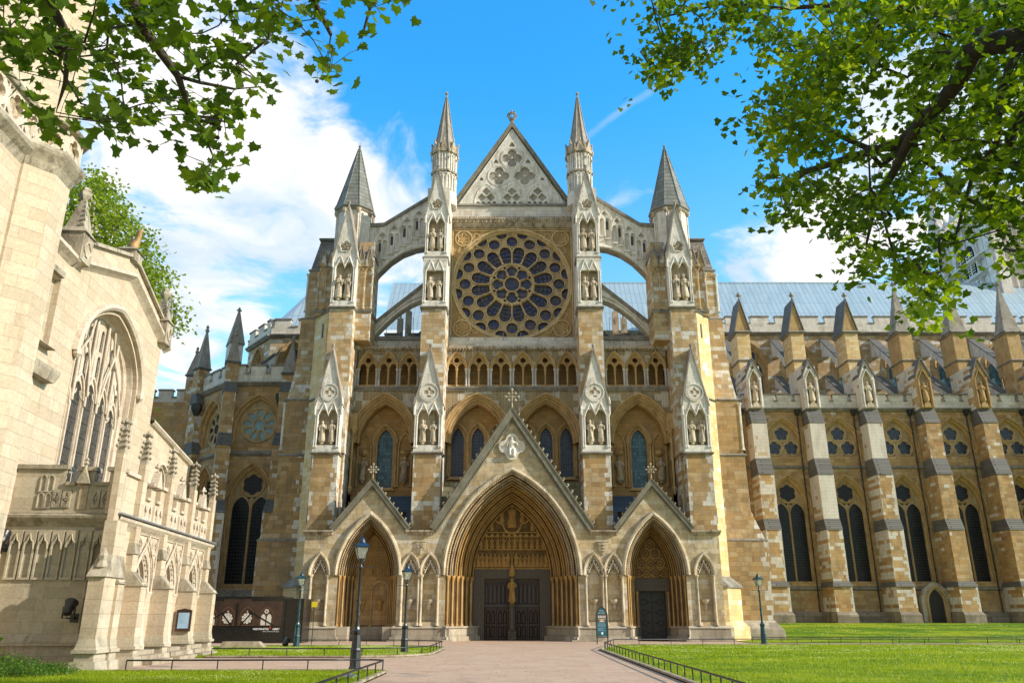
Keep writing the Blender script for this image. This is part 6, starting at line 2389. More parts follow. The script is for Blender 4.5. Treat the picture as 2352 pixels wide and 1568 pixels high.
# --- western tower rising beyond the nave roof
TX, TY, TS, TZ_ = 65.4, 40.5, 12.5, 2.2
TM = frame(TX, TY + TS, TZ_, -PI / 2)      # its east face: u runs towards the camera, w into the tower
t = MB()
t.box(TX, TX + TS, TY, TY + TS, 0, 53.2 + TZ_)
to = t.build('west_tower', 'stone_west_tower', A)
for (M, nm) in ((TM, 0), (frame(TX, TY, TZ_), 1)):
    r_ = MB(M)
    for k in range(9):
        u = .7 + k * (TS - 1.4) / 8
        if 3 < u < 9.5:
            if k % 2:
                continue
        r_.box(u - .12, u + .12, -.25, 0, 30, 53)
    for u in (0, TS):
        r_.box(u - .9, u + .9, -.6, .8, 20, 54)
    for z in (44.2, 46.7, 52.5):
        r_.taper((-1.1, TS + 1.1, -.3, 0, z - .4), (-1.1, TS + 1.1, -.95, 0, z - .1))
        r_.box(-1.1, TS + 1.1, -.98, 0, z - .1, z + .15)
    r_.build('panelled_face', 'stone_west_tower', to)
    lw = MB(M)
    for (z0, z1) in ((37, 49.5),):
        for k in range(2):
            c = TS / 2 - 1.1 + k * 2.2
            lw.slab(opening(c, z0, z1 - 1.4, .85, 1.3, n=5), [], -.35, -.2)
    lo = lw.build('belfry_opening', 'hole_dark', to)
    lv = MB(M)
    for k in range(2):
        c = TS / 2 - 1.1 + k * 2.2
        for j in range(30):
            z = 37.2 + j * .4
            if z < 48.3:
                lv.taper((c - .8, c + .8, -.45, -.36, z), (c - .8, c + .8, -.37, -.36, z + .18))
        lv.tube([(c, -.45, 37), (c, -.45, 48.5)], .1, 5)
    lv.sweep(opening(TS / 2, 36.5, 47.5, 2.4, 3.2, 0, 8), [(0, 0), (0, -.45), (.3, -.5), (.35, 0)])
    lv.box(TS / 2 - 2.2, TS / 2 + 2.2, -.48, -.36, 43.5, 43.8)
    lv.build('louvre', 'carved_white', lo)
    bt = MB(M)
    bt.box(0, TS, -.3, .1, 53.2, 53.6)
    for k in range(14):
        u = .5 + k * (TS - 1) / 13
        bt.box(u - .08, u + .08, -.3, .1, 53.6, 54.8)
    bt.box(0, TS, -.3, .1, 54.8, 55.1)
    for k in range(7):
        u = 1 + k * (TS - 2) / 6
        bt.gabled(u - .6, u + .6, 55.1, 56.2, -.3, .1)
    bt.build('pierced_parapet', 'stone_west_tower', to)
for (a_, b_) in ((0, 0), (0, TS), (TS, 0)):
    p = MB(frame(0, 0, TZ_))
    x, y = TX + a_, TY + b_
    p.lathe(x, y, [(1.15, 53), (1.15, 57.5), (1.3, 57.7), (1.0, 58), (.6, 60.5), (.15, 63.0), (.3, 63.3), (.05, 63.9)], 8, rot=PI / 8)
    crockets(p, (x + .9, 58.5), (x + .2, 62.5), y, 7, .3, 1)
    crockets(p, (x - .9, 58.5), (x - .2, 62.5), y, 7, .3, -1)
    p.build('corner_pinnacle', 'stone_west_tower', to)
# ------------------------------------------------------------------ the parish church on the left
PC = thing('parish_church', 'cream stone parish church with a big traceried west window, corner turret and arcaded porch', 'church', (-15.9, -30.5, 0))
SM = frame(-15.9, -30.5, 0, math.atan2(1, -.082))
SMW = frame(-17.156, -28.33, -.126, math.atan2(1, -.082)) @ Matrix.Scale(1.079, 4)      # the tall west wall stands behind the porch
SN = frame(-15.9, -30.5, 0, math.atan2(.082, 1))       # faces the camera; u runs to the right


def tudor(cx, zs, a, h, d=0.0, n=12):
    L = []
    for i in range(2 * n + 1):
        t = PI - PI * i / (2 * n)
        x = math.cos(t)
        z = .84 * math.sin(t) + .16 * (1 - abs(x))
        L.append((cx + (a + d) * x, zs + (h + d) * z))
    return L


def gable_line(u):
    return 15.25 - abs(u - 3.8) * (1.40 / 4.6)


w_ = MB(SMW)
wo = [(-3.4, 0), (14.6, 0), (14.6, 9.2), (8.4, 10.0), (8.4, 14.6), (3.8, 16.1), (-.9, 14.6), (-.9, 14.2), (-3.4, 13.9)]
bigw = [(.3, 5.0)] + tudor(3.3, 10.7, 3.0, 2.55) + [(6.3, 5.0)]
w_.slab(wo, [bigw, rect(-3.3, -1.75, 10.3, 12.7), opening(10.6, 5.8, 7.5, .8, .85, n=5)], 0, 1.2)
wo_ = w_.build('west_wall', 'stone_church', PC)
bk = MB(SMW)
bk.slab(rect(-3.38, -1.7, 10.2, 12.8), [], .22, .5)
bk.build('blocked_window', 'stone_church_grey', PC)
sl = MB(SMW)
sl.taper((-3.2, -1.75, -.30, .3, 10.12), (-3.05, -1.9, -.02, .3, 10.32))
sl.taper((-3.1, -1.6, -.35, .1, 9.0), (-3.3, -1.5, -.45, .1, 9.3))
sl.box(-3.3, -1.5, -.45, .1, 9.3, 9.42)
sl.box(-3.3, -1.8, -.14, .3, 12.75, 12.95)
sl.build('window_sill', 'carved_church_dirty', PC)
# body behind
b = MB(SMW)
b.box(-3.0, 8.2, 1.0, 30, 0, 13.2)
b.box(8.2, 14.4, 1.0, 30, 0, 9.0)
b.add([(-3.0, .8, 13.2), (8.2, .8, 13.2), (3.8, .8, 15.5), (-3.0, 30, 13.2), (8.2, 30, 13.2), (3.8, 30, 15.5)], [(0, 1, 2), (5, 4, 3), (0, 2, 5, 3), (1, 4, 5, 2)])
b.build('church_body', 'stone_church', PC)
# string course and coping along the low gable
s = MB(SMW)
path = [(-1.3, 13.65), (3.8, 15.25), (8.9, 13.65)]
s.sweep(path, [(-.22, 0), (-.12, -.12), (0, -.30), (.12, -.30), (.20, -.05)])
s.sweep([(-3.4, 13.75), (-1.3, 13.65)], [(-.22, 0), (-.12, -.12), (0, -.30), (.12, -.30), (.20, -.05)])
s.sweep([(8.4, 10.05), (14.7, 9.25)], [(-.16, 0), (-.10, -.12), (0, -.22), (.10, -.18), (.14, 1.2)])
s.build('string_course', 'carved_church', PC)
s = MB(SMW)
s.sweep([(-.9, 14.65), (3.8, 16.15), (8.5, 14.65)], [(-.04, 1.3), (-.04, -.16), (.10, -.14), (.16, .4), (.10, 1.3)])
s.build('coping', 'carved_church_dirty', PC)
for (u, zt, nm) in ((-1.05, 16.4, 0), (8.2, 16.2, 1)):
    p = MB(SMW)
    p.box(u - .42, u + .42, -.34, .5, 13.7, 14.75)
    p.taper((u - .5, u + .5, -.42, .58, 14.75), (u - .36, u + .36, -.28, .44, 14.95))
    p.taper((u - .34, u + .34, -.26, .42, 14.95), (u - .06, u + .06, .02, .14, zt - .1))
    for sx in (-1, 1):
        crockets(p, (u + sx * .34, 14.95), (u + sx * .06, zt - .15), -.22, 6, .10, sx)
    p.lathe(u, .08, [(.07, zt - .2), (.2, zt), (.22, zt + .12), (.10, zt + .16), (.16, zt + .25), (.05, zt + .36)], 8, fold=.2, nf=4)
    o = p.build('pinnacle', 'carved_church_dirty', PC)
    q = MB(SMW)
    q.sweep(foil(u, 14.22, .26, 4, per=5), [(0, -.34), (0, -.39), (-.05, -.39), (-.05, -.34)], closed=True)
    q.build('quatrefoil_panel', 'carved_church', o)
ap = MB(SMW)
ap.box(3.4, 4.2, -.2, .5, 15.9, 16.35)
ap.taper((3.3, 4.3, -.28, .58, 16.35), (3.5, 4.1, -.1, .4, 16.5))
ap.build('apex_block', 'carved_church_dirty', PC)
gl = MB(SMW)
gl.tube([(3.8, .15, 16.45), (3.8, .1, 16.7), (3.86, 0, 16.95), (3.8, -.05, 17.2), (3.7, -.12, 17.35), (3.76, -.2, 17.42)], [.18, .22, .15, .12, .13, .04], 8)
gl.tube([(3.85, .2, 16.6), (4.0, .3, 16.9), (3.9, .3, 17.25)], [.06, .05, .03], 6)
gl.build('gilt_beast', 'gilt', PC)
# big west window
f = MB(SMW)
P0 = [(.3, 5.0)] + tudor(3.3, 10.7, 3.0, 2.55) + [(6.3, 5.0)]
f.sweep(P0, [(-.30, .95), (-.28, .75), (-.18, .70), (-.16, .50), (-.05, .42), (-.02, .2), (.08, .1), (.10, -.02)])
f.sweep(tudor(3.3, 10.7, 3.0, 2.55, .16), [(0, 0), (0, -.16), (.10, -.24), (.22, -.18), (.26, 0)])
for u in (.1, 6.5):
    f.lathe(u, -.12, [(.02, 10.45), (.16, 10.6), (.16, 10.75), (.02, 10.85)], 7)
fo = f.build('west_window', 'carved_church', PC)
t = MB(SMW)
a5 = 5.5 / 5
holes = []
u0 = .55
for k in range(5):
    c = u0 + a5 * (k + .5)
    hh = 9.15 + (.35 if k in (1, 3) else .5 if k == 2 else 0)
    holes.append([(c - a5 / 2 + .09, 5.05), (c - a5 / 2 + .09, hh)] + arch(c, hh, a5 / 2 - .09, .70, 0, 4)[1:-1] + [(c + a5 / 2 - .09, hh), (c + a5 / 2 - .09, 5.05)])
    for sx in (-1, 1):
        cc = c + sx * a5 / 4
        top = 10.7 + 2.55 * (.84 * math.sqrt(max(0, 1 - ((cc - 3.3) / 2.75) ** 2)) + .16 * (1 - abs(cc - 3.3) / 2.75)) - .42
        zb = hh + .75
        zm = (zb + top) / 2 + .1
        if zm - zb > .35:
            holes.append([(cc - .14, zb), (cc - .15, zm - .35)] + arch(cc, zm - .3, .15, .22, 0, 3)[1:-1] + [(cc + .15, zm - .35), (cc + .14, zb)])
        if top - zm > .45:
            holes.append([(cc - .15, zm + .08), (cc - .15, top - .3)] + arch(cc, top - .28, .15, .2, 0, 3)[1:-1] + [(cc + .15, top - .3), (cc + .15, zm + .08)])
t.slab([(.42, 5.0)] + tudor(3.3, 10.7, 2.92, 2.5) + [(6.18, 5.0)], holes, .60, .68)
for k in range(1, 5):
    c = u0 + a5 * k
    t.box(c - .05, c + .05, .52, .66, 5.0, 9.4)
    t.tube([(c, .5, 9.3), (c, .5, 10.7 + 2.4 * math.sqrt(max(0, 1 - ((c - 3.3) / 3.0) ** 2)))], .06, 5)
for k in range(5):
    c = u0 + a5 * (k + .5)
    hh = 9.15 + (.35 if k in (1, 3) else .5 if k == 2 else 0)
    t.tube([(x_, .56, z_) for (x_, z_) in arch(c, hh + .02, a5 / 2 - .03, .95, 0, 5)], .05, 5)
    for sx in (-1, 1):
        t.tube([(c + sx * .38, .58, hh + .05), (c + sx * .2, .58, hh + .18), (c + sx * .16, .58, hh + .34)], .035, 4)
# the great sub-arches crossing through the head
t.tube([(u0 + .0, .45, 9.7), (1.25, .42, 10.9), (2.15, .42, 12.0), (2.35, .42, 12.9)], .05, 5)
t.tube([(2.75, .45, 9.7), (2.45, .42, 10.9), (2.0, .42, 11.9)], .05, 5)
t.tube([(6.05, .45, 9.7), (5.35, .42, 10.9), (4.45, .42, 12.0), (4.25, .42, 12.9)], .05, 5)
t.tube([(3.85, .45, 9.7), (4.15, .42, 10.9), (4.6, .42, 11.9)], .05, 5)
t.build('tracery', 'carved_church', fo)
gz = MB(SMW)
gz.slab([(.4, 5.0)] + tudor(3.3, 10.7, 2.95, 2.5) + [(6.2, 5.0)], [], .675, .70)
gz.build('leaded_glass', 'glass_church', fo)
# aisle window
f = MB(SMW)
f.sweep(opening(10.6, 5.8, 7.5, .8, .85, 0, 6), [(-.1, .6), (-.08, .3), (0, .2), (.06, 0), (.10, -.14), (.18, -.14), (.22, 0)])
f.tube([(10.6, .4, 5.8), (10.6, .4, 7.9)], .06, 5)
for sx in (-1, 1):
    f.tube([(x_, .4, z_) for (x_, z_) in arch(10.6 + sx * .4, 7.3, .36, .5, 0, 4)], .05, 5)
fo = f.build('aisle_window', 'carved_church', PC)
g_ = MB(SMW)
g_.slab(opening(10.6, 5.8, 7.5, .8, .85, n=5), [], .5, .54)
g_.build('leaded_glass', 'glass_church', fo)

# tower with octagonal corner turret
b = MB(SMW)
b.box(-16, -4.3, 0, 12, 0, 30)
b.box(-16, -4.6, -.35, .2, 0, 8.2)
to = b.build('bell_tower', 'stone_church', PC)
tr_ = MB(SMW)
tu, tw = -4.35, .40
tr_.lathe(tu, tw, [(1.36, 0), (1.36, 8.3), (1.27, 8.6), (1.27, 15.6)], 8, rot=PI / 8)
tr_.lathe(tu, tw, [(1.12, 16.0), (1.12, 30)], 8, rot=PI / 8)
tr_.build('corner_turret', 'stone_church', PC)
c = MB(SMW)
c.lathe(tu, tw, [(1.28, 15.1), (1.40, 15.35), (1.62, 15.62), (1.66, 15.72), (1.60, 15.85), (1.42, 15.9)], 8, rot=PI / 8)
c.lathe(tu, tw, [(1.42, 16.75), (1.58, 16.78), (1.66, 16.86), (1.5, 16.98), (1.1, 17.1)], 8, rot=PI / 8)
c.sweep([(-16, 15.5), (-5.3, 15.5)], [(-.45, 0), (-.2, -.12), (0, -.34), (.12, -.38), (.22, -.3), (.3, 0)])
c.sweep([(-16, 16.85), (-5.3, 16.85)], [(-.10, 0), (-.06, -.36), (.06, -.42), (.16, -.3), (.24, 0)])
c.sweep([(-16, 8.2), (-5.4, 8.2)], [(-.25, 0), (-.12, -.42), (.02, -.55), (.10, -.5), (.25, 0)])
c.build('tower_cornice', 'carved_church_dirty', to)
# pierced quatrefoil band
q = MB(SMW)
for k in range(9):
    u = -5.75 - k * 1.06
    q.slab(rect(u - .53, u + .53, 15.75, 16.78), [foil(u, 16.26, .40, 4, per=6)] + [[(u + sx * .50, 16.26 + sz * .47), (u + sx * .30, 16.26 + sz * .45), (u + sx * .48, 16.26 + sz * .28)][::(1 if sx * sz > 0 else -1)] for sx in (-1, 1) for sz in (-1, 1)], -.26, -.10)
R8 = 1.42
for k in range(8):
    qn = k * PI / 4
    T = Matrix.Translation((tu, tw, 0)) @ Matrix.Rotation(qn, 4, 'Z')
    s8 = R8 * math.sin(PI / 8)
    m = MB()
    m.slab(rect(-s8, s8, 15.8, 16.8), [foil(0, 16.3, .36, 4, per=6)] + [[(sx * (s8 - .05), 16.3 + sz * .45), (sx * .26, 16.3 + sz * .43), (sx * (s8 - .07), 16.3 + sz * .26)] for sx in (-1, 1) for sz in (-1, 1)], -R8 * math.cos(PI / 8), -R8 * math.cos(PI / 8) + .14)
    q.add([tuple(T @ Vector(p)) for p in m.v], m.f)
q.build('quatrefoil_parapet', 'carved_church', to)
q = MB(SMW)
q.box(-16, -5.2, -.10, -.04, 15.75, 16.8)
q.lathe(tu, tw, [(1.24, 15.75), (1.24, 16.85)], 8, rot=PI / 8)
q.build('parapet_recess', 'carved_niche', to)  # darker stone behind the piercings: the recess's shade put into its colour
f = MB(SMW)
f.sweep(opening(-7.2, 3.0, 5.9, 1.1, 1.9, 0, 8), [(-.3, .3), (-.2, 0), (-.05, -.1), (0, -.36), (.12, -.52), (.22, -.52), (.26, -.35)])
fo = f.build('tower_window', 'carved_church', to)
g_ = MB(SMW)
g_.slab(opening(-7.2, 3.0, 5.9, 1.0, 1.8, n=6), [], -.36, -.33)
g_.build('leaded_glass', 'glass_church', fo)
lp = MB(SMW)
lp.tube([(-3.0, -.1, 0), (-3.0, -.1, 6.5), (-3.6, -.1, 6.7)], .05, 5)
lp.build('downpipe', 'metal_grey', PC)

# ---- porch
PWL = -2.35
zc_ = 4.72
AC = [3.45, 6.6, 9.75]
p = MB(SM)
p.slab(rect(0, 11.6, 0, zc_), [[(c - .92, .45), (c - .92, 2.45)] + arch(c, 2.45, .92, 1.5, 0, 7)[1:-1] + [(c + .92, 2.45), (c + .92, .45)] for c in AC], PWL, PWL + .55)
po = p.build('porch_wall', 'stone_church', PC)
p = MB(SN)
p.box(-2.6, 2.35, 0, .5, 0, zc_)
p.build('porch_end_wall', 'stone_church_grey', PC)  # side turned from the sun, its shade put into the greyer stone
p = MB(SM)
p.box(.3, 11.3, PWL + .5, 1.3, zc_ - .3, zc_)
p.box(11.2, 11.6, PWL, 1.3, 0, zc_)
p.box(.4, 11.3, .6, 1.0, 0, zc_)
p.build('porch_ceiling', 'stone_church', PC)
p = MB(SM)
p.box(0, 11.3, PWL, .9, .0, .44)
p.build('porch_floor', 'stone_base', PC)
for c in AC:
    m = MB(SM)
    m.sweep([(x_, z_) for (x_, z_) in opening(c, .45, 2.45, .92, 1.5, 0, 8)], [(-.34, .5), (-.30, .3), (-.2, .25), (-.16, .08), (-.04, .02), (0, -.02)])
    for i in range(len(m.v)):
        pass
    m.v = [(x_, PWL + w__, z_) for (x_, w__, z_) in m.v]
    for (d_, w__) in ((-.06, .02), (-.18, .14), (-.28, .3)):
        m.tube([(x_, PWL + w__, z_) for (x_, z_) in arch(c, 2.45, .92, 1.5, d_, 8)], .05, 5)
    # ogee hood rising to a finial
    for sx in (-1, 1):
        m.tube([(c + sx * 1.0, PWL - .06, 2.5), (c + sx * .98, PWL - .07, 3.0), (c + sx * .78, PWL - .08, 3.55), (c + sx * .40, PWL - .09, 3.95), (c + sx * .12, PWL - .1, 4.2), (c, PWL - .1, 4.5)], .036, 5)
    mo = m.build('porch_arch', 'carved_church', PC)
    bd = MB(SM)
    beads(bd, arch(c, 2.45, .92, 1.5, -.13, 8), PWL + .08, .08, .24)
    bd.build('flower_band', 'carved_church_dirty', mo)
    for sx in (-1, 1):
        cl = MB(SM)
        cl.lathe(c + sx * .86, PWL + .10, [(.24, .45), (.24, .62), (.17, .72), (.20, .85), (.15, .98), (.13, 1.1), (.13, 2.15), (.16, 2.2), (.14, 2.26), (.26, 2.4), (.27, 2.5)], 10)
        cl.build('arch_column', 'carved_church', mo)
    for sx in (-1, 1):
        sp = MB(SM)
        sp.sweep(circ(c + sx * .84, 4.05, .28, 12), [(0, PWL), (0, PWL - .06), (-.05, PWL - .06), (-.05, PWL)], closed=True)
        sp.sweep(foil(c + sx * .84, 4.05, .22, 3, per=4), [(0, PWL), (0, PWL - .05), (-.04, PWL - .05), (-.04, PWL)], closed=True)
        sp.tube([(c + sx * 1.18, PWL - .03, 3.0), (c + sx * 1.18, PWL - .03, 4.5), (c + sx * .1, PWL - .03, 4.5)], .035, 4)
        sp.build('spandrel_panel', 'carved_church', mo)
    gt_ = MB(SM)
    for k in range(11):
        u = c - .72 + k * .144
        gt_.tube([(u, PWL + .42, .5), (u, PWL + .42, 2.5)], .014, 4)
    for z in (.7, 1.5, 1.62, 2.4):
        gt_.tube([(c - .78, PWL + .42, z), (c + .78, PWL + .42, z)], .018, 4)
    gt_.build('iron_gate', 'iron_black', mo)
    # steps in front of each doorway
    for k in range(3):
        s_ = MB(SM)
        s_.box(c - 1.15, c + 1.15, PWL - .45 - .36 * (2 - k), PWL + .4, .15 * k, .15 * (k + 1) - .003)
        s_.build('step', 'kerb_stone', PC)
dk = MB(SM)
dk.box(1, 11, .54, .58, .45, 4.4)
dk.build('porch_dark_sheet', 'hole_dark', PC)  # near-black sheet across the porch back, standing in for interior shade
# porch buttresses
for (ub, wf) in ((-.28, -3.05), (1.9, -3.02), (4.95, -3.02), (8.1, -3.02), (11.2, -3.02)):
    b = MB(SM)
    t_ = .26
    b.box(ub - t_, ub + t_, wf, PWL + .02, .72, 2.75)
    b.box(ub - t_ * .92, ub + t_ * .92, PWL - .24, PWL + .02, 2.75, 3.9)
    b.box(ub - t_ * .8, ub + t_ * .8, PWL - .2, PWL + .02, 3.9, 6.9)
    bo = b.build('porch_buttress', 'stone_church_grey' if ub > 99 else 'stone_church', PC)
    s_ = MB(SM)
    s_.taper((ub - t_ - .04, ub + t_ + .04, wf - .07, PWL, 2.62), (ub - t_ + .02, ub + t_ - .02, PWL - .26, PWL, 3.12))
    s_.taper((ub - t_ - .03, ub + t_ + .03, PWL - .30, PWL, 3.72), (ub - t_ + .05, ub + t_ - .05, PWL - .2, PWL, 4.1))
    s_.build('weathering', 'carved_church_dirty', bo)
    s_ = MB(SM)
    s_.taper((ub - t_ - .05, ub + t_ + .05, wf - .06, PWL, .62), (ub - t_, ub + t_, wf, PWL, .95))
    s_.box(ub - t_ - .10, ub + t_ + .10, wf - .12, PWL, .54, .64)
    s_.box(ub - t_ - .02, ub + t_ + .02, wf - .04, PWL, .30, .54)
    s_.taper((ub - t_ - .16, ub + t_ + .16, wf - .16, PWL, 0), (ub - t_ - .10, ub + t_ + .10, wf - .12, PWL, .30))
    s_.build('plinth', 'stone_church_grey', bo)
    # tall crocketed finial on the parapet
    n_ = MB(SM)
    wq = PWL - .05
    n_.box(ub - .12, ub + .12, wq - .12, wq + .12, 6.0, 7.15)
    n_.taper((ub - .12, ub + .12, wq - .12, wq + .12, 7.15), (ub - .03, ub + .03, wq - .03, wq + .03, 8.0))
    for z, r_ in ((7.15, .2), (7.35, .17), (7.55, .15), (7.72, .13), (7.98, .15)):
        for k in range(4):
            q_ = PI / 4 + k * PI / 2
            n_.lathe(ub + math.cos(q_) * r_, wq + math.sin(q_) * r_, [(.01, z - .04), (.07, z + .02), (.05, z + .07), (.01, z + .10)], 5)
    n_.lathe(ub, wq, [(.04, 7.95), (.10, 8.05), (.03, 8.15), (.01, 8.22)], 6)
    n_.build('crocketed_finial', 'carved_church_dirty', bo)
# corner pier standing towards the lawn
b = MB(SM)
b.box(-1.45, 0, -2.95, -2.45, .72, 2.9)
b.box(-.9, 0, -2.85, -2.45, 2.9, 4.6)
bo = b.build('corner_pier', 'stone_church', PC)
s_ = MB(SM)
s_.taper((-1.55, .05, -3.02, -2.4, 2.8), (-.95, 0, -2.9, -2.45, 3.5))
s_.lathe(-1.2, -2.7, [(.05, 3.0), (.22, 3.1), (.12, 3.3), (.16, 3.45), (.05, 3.7)], 7)
s_.build('weathering', 'carved_church_dirty', bo)
s_ = MB(SM)
s_.taper((-1.52, .05, -3.05, -2.38, .62), (-1.45, 0, -2.95, -2.45, .95))
s_.box(-1.60, .05, -3.10, -2.34, .54, .64)
s_.box(-1.5, .05, -3.0, -2.42, .3, .54)
s_.taper((-1.66, .08, -3.16, -2.25, 0), (-1.58, .05, -3.08, -2.35, .30))
s_.build('plinth', 'stone_church_grey', bo)
s_ = MB(SM)
s_.box(.2, 1.7, PWL - .16, PWL, .54, .66)
s_.taper((.2, 1.7, PWL - .2, PWL, 0), (.2, 1.7, PWL - .12, PWL, .54))
s_.build('plinth', 'stone_church_grey', PC)
s_ = MB(SN)
s_.box(-3.6, 2.5, -.20, 0, .72, .86)
s_.taper((-3.6, 2.5, -.16, 0, .86), (-3.6, 2.5, -.01, 0, 1.08))
s_.box(-3.6, 2.5, -.10, 0, .3, .72)
s_.box(-3.6, 2.5, -.24, 0, 0, .3)
s_.build('plinth', 'stone_base', PC)
# cornice in lead-covered stone all round
s_ = MB(SM)
s_.sweep([(-.1, zc_ + .08), (11.7, zc_ + .08)], [(-.34, PWL), (-.22, PWL - .10), (-.06, PWL - .26), (.02, PWL - .28), (.10, PWL - .1), (.10, PWL + .3)])
s_.build('porch_cornice', 'carved_church', PC)
s_ = MB(SM)
s_.box(-.2, 11.75, PWL - .33, PWL + .2, zc_ + .17, zc_ + .22)
s_.build('lead_drip', 'metal_grey', PC)
s_ = MB(SM)
beads(s_, [(0, zc_ - .06), (11.6, zc_ - .06)], PWL - .12, .09, .28)
s_.build('carved_boss_row', 'carved_church_dirty', PC)
s_ = MB(SN)
s_.sweep([(-3.8, zc_ + .08), (2.5, zc_ + .08)], [(-.34, 0), (-.22, -.10), (-.06, -.26), (.02, -.28), (.10, -.1), (.10, .3)])
beads(s_, [(-3.6, zc_ - .06), (2.4, zc_ - .06)], -.12, .08, .3)
s_.build('porch_cornice', 'carved_church_dirty', PC)
# blind arcade on the end wall
bl = MB(SN)
for k in range(7):
    u = 2.02 - k * .445
    bl.slab(rect(u - .19, u + .19, 2.75, 4.35), [[(u - .13, 2.82), (u + .13, 2.82), (u + .13, 3.7), (u + .12, 3.85), (u + .03, 3.95), (u, 4.12), (u - .03, 3.95), (u - .12, 3.85), (u - .13, 3.7)]], -.08, .01)
    for sx in (-1, 1):
        bl.tube([(u + sx * .16, -.1, 3.72), (u + sx * .13, -.1, 3.95), (u + sx * .05, -.1, 4.02), (u, -.1, 4.22)], .025, 4)
bl.build('blind_arcade', 'stone_church_grey', PC)
# stepped parapet: end wall
pr = MB(SN)
zb = zc_ + .2
pr.slab([(-1.6, zb), (2.45, zb), (2.45, 6.35), (2.12, 6.35), (2.12, 5.85), (1.52, 5.85), (1.52, 6.35), (.98, 6.35), (.98, 5.85), (.58, 5.85), (.58, 6.4), (-1.6, 6.4)][::1], [], -.02, .30, back=True)
pr.build('porch_parapet', 'stone_church_grey', PC)
pd = MB(SN)
for (a_, b_, z) in ((-1.6, .58, 6.4), (.98, 1.52, 6.35), (2.12, 2.45, 6.35)):
    pd.box(a_ - .05, b_ + .05, -.12, .4, z, z + .14)
for (a_, b_) in ((.63, .93), (1.57, 2.07)):
    pd.box(a_, b_, -.12, .4, 5.85, 5.97)
for u in (-.12, .12, 2.3):
    for z0_, z1_ in ((5.1, 5.6), (5.65, 6.2)):
        pd.sweep(opening(u, z0_, z1_ - .15, .08, .12, 0, 3), [(0, -.02), (0, -.07), (.035, -.07), (.04, -.02)], closed=True)
for u in (.56, 1.84):
    for (dx) in (-.16, .16):
        pd.slab([(u + dx - .14, 5.1), (u + dx + .14, 5.1), (u + dx + .14, 5.7), (u + dx - .14, 5.7)], [[(u + dx, 5.16), (u + dx + .09, 5.4), (u + dx, 5.64), (u + dx - .09, 5.4)][::-1]], -.08, -.02)
        pd.sweep(foil(u + dx, 5.4, .07, 4, per=4), [(0, -.06), (0, -.1), (.02, -.1)], closed=True)
pd.gabled(1.03, 1.47, 5.9, 6.45, -.25, -.02)
pd.tube([(1.25, -.18, 6.35), (1.25, -.18, 6.65)], .04, 5)
pd.lathe(1.25, -.18, [(.02, 6.5), (.1, 6.58), (.04, 6.66), (.08, 6.72), (.01, 6.8)], 6)
pd.build('parapet_carving', 'carved_church_dirty', PC)
dk = MB(SN)
dk.box(1.11, 1.39, -.06, -.02, 5.05, 5.85)
dk.build('empty_niche', 'carved_niche', PC)
# west parapet with lattice panels and small gables
for k, (a_, b_) in enumerate(((0, 1.7), (2.15, 4.75), (5.2, 7.9), (8.35, 11.0))):
    pr = MB(SM)
    c = (a_ + b_) / 2
    zt = 6.35
    if k == 0:
        pr.slab(rect(a_ - .1, b_, zb, zt), [], PWL, PWL + .3, back=True)
    else:
        pr.slab([(a_, zb), (b_, zb), (b_, zt), (b_ - .5, zt), (b_ - .5, 5.75), (c + .25, 5.75), (c + .25, zt), (c - .25, zt), (c - .25, 5.75), (a_ + .5, 5.75), (a_ + .5, zt), (a_, zt)], [], PWL, PWL + .25, back=True)
    o = pr.build('porch_parapet', 'stone_church', PC)
    pd = MB(SM)
    if k:
        for cc in (a_ + .7, b_ - .7):
            for dx in (-.24, .24):
                pd.slab(rect(cc + dx - .23, cc + dx + .23, 4.98, 5.6), [[(cc + dx, 5.02), (cc + dx + .18, 5.29), (cc + dx, 5.56), (cc + dx - .18, 5.29)]], PWL - .08, PWL)
        pd.gabled(c - .3, c + .3, 6.3, 6.95, PWL - .2, PWL + .1)
        finial(pd, c, PWL - .05, 6.8, .42)
        for (x0_, x1_, z_) in ((a_ - .02, a_ + .54, zt), (c - .3, c + .3, zt), (b_ - .54, b_ + .02, zt)):
            pd.box(x0_, x1_, PWL - .1, PWL + .35, z_, z_ + .12)
        for (x0_, x1_) in ((a_ + .54, c - .3), (c + .3, b_ - .54)):
            pd.box(x0_, x1_, PWL - .1, PWL + .35, 5.75, 5.85)
    else:
        pd.box(a_ - .16, b_ + .1, PWL - .1, PWL + .4, zt, zt + .14)
    pd.build('parapet_carving', 'carved_church', o)
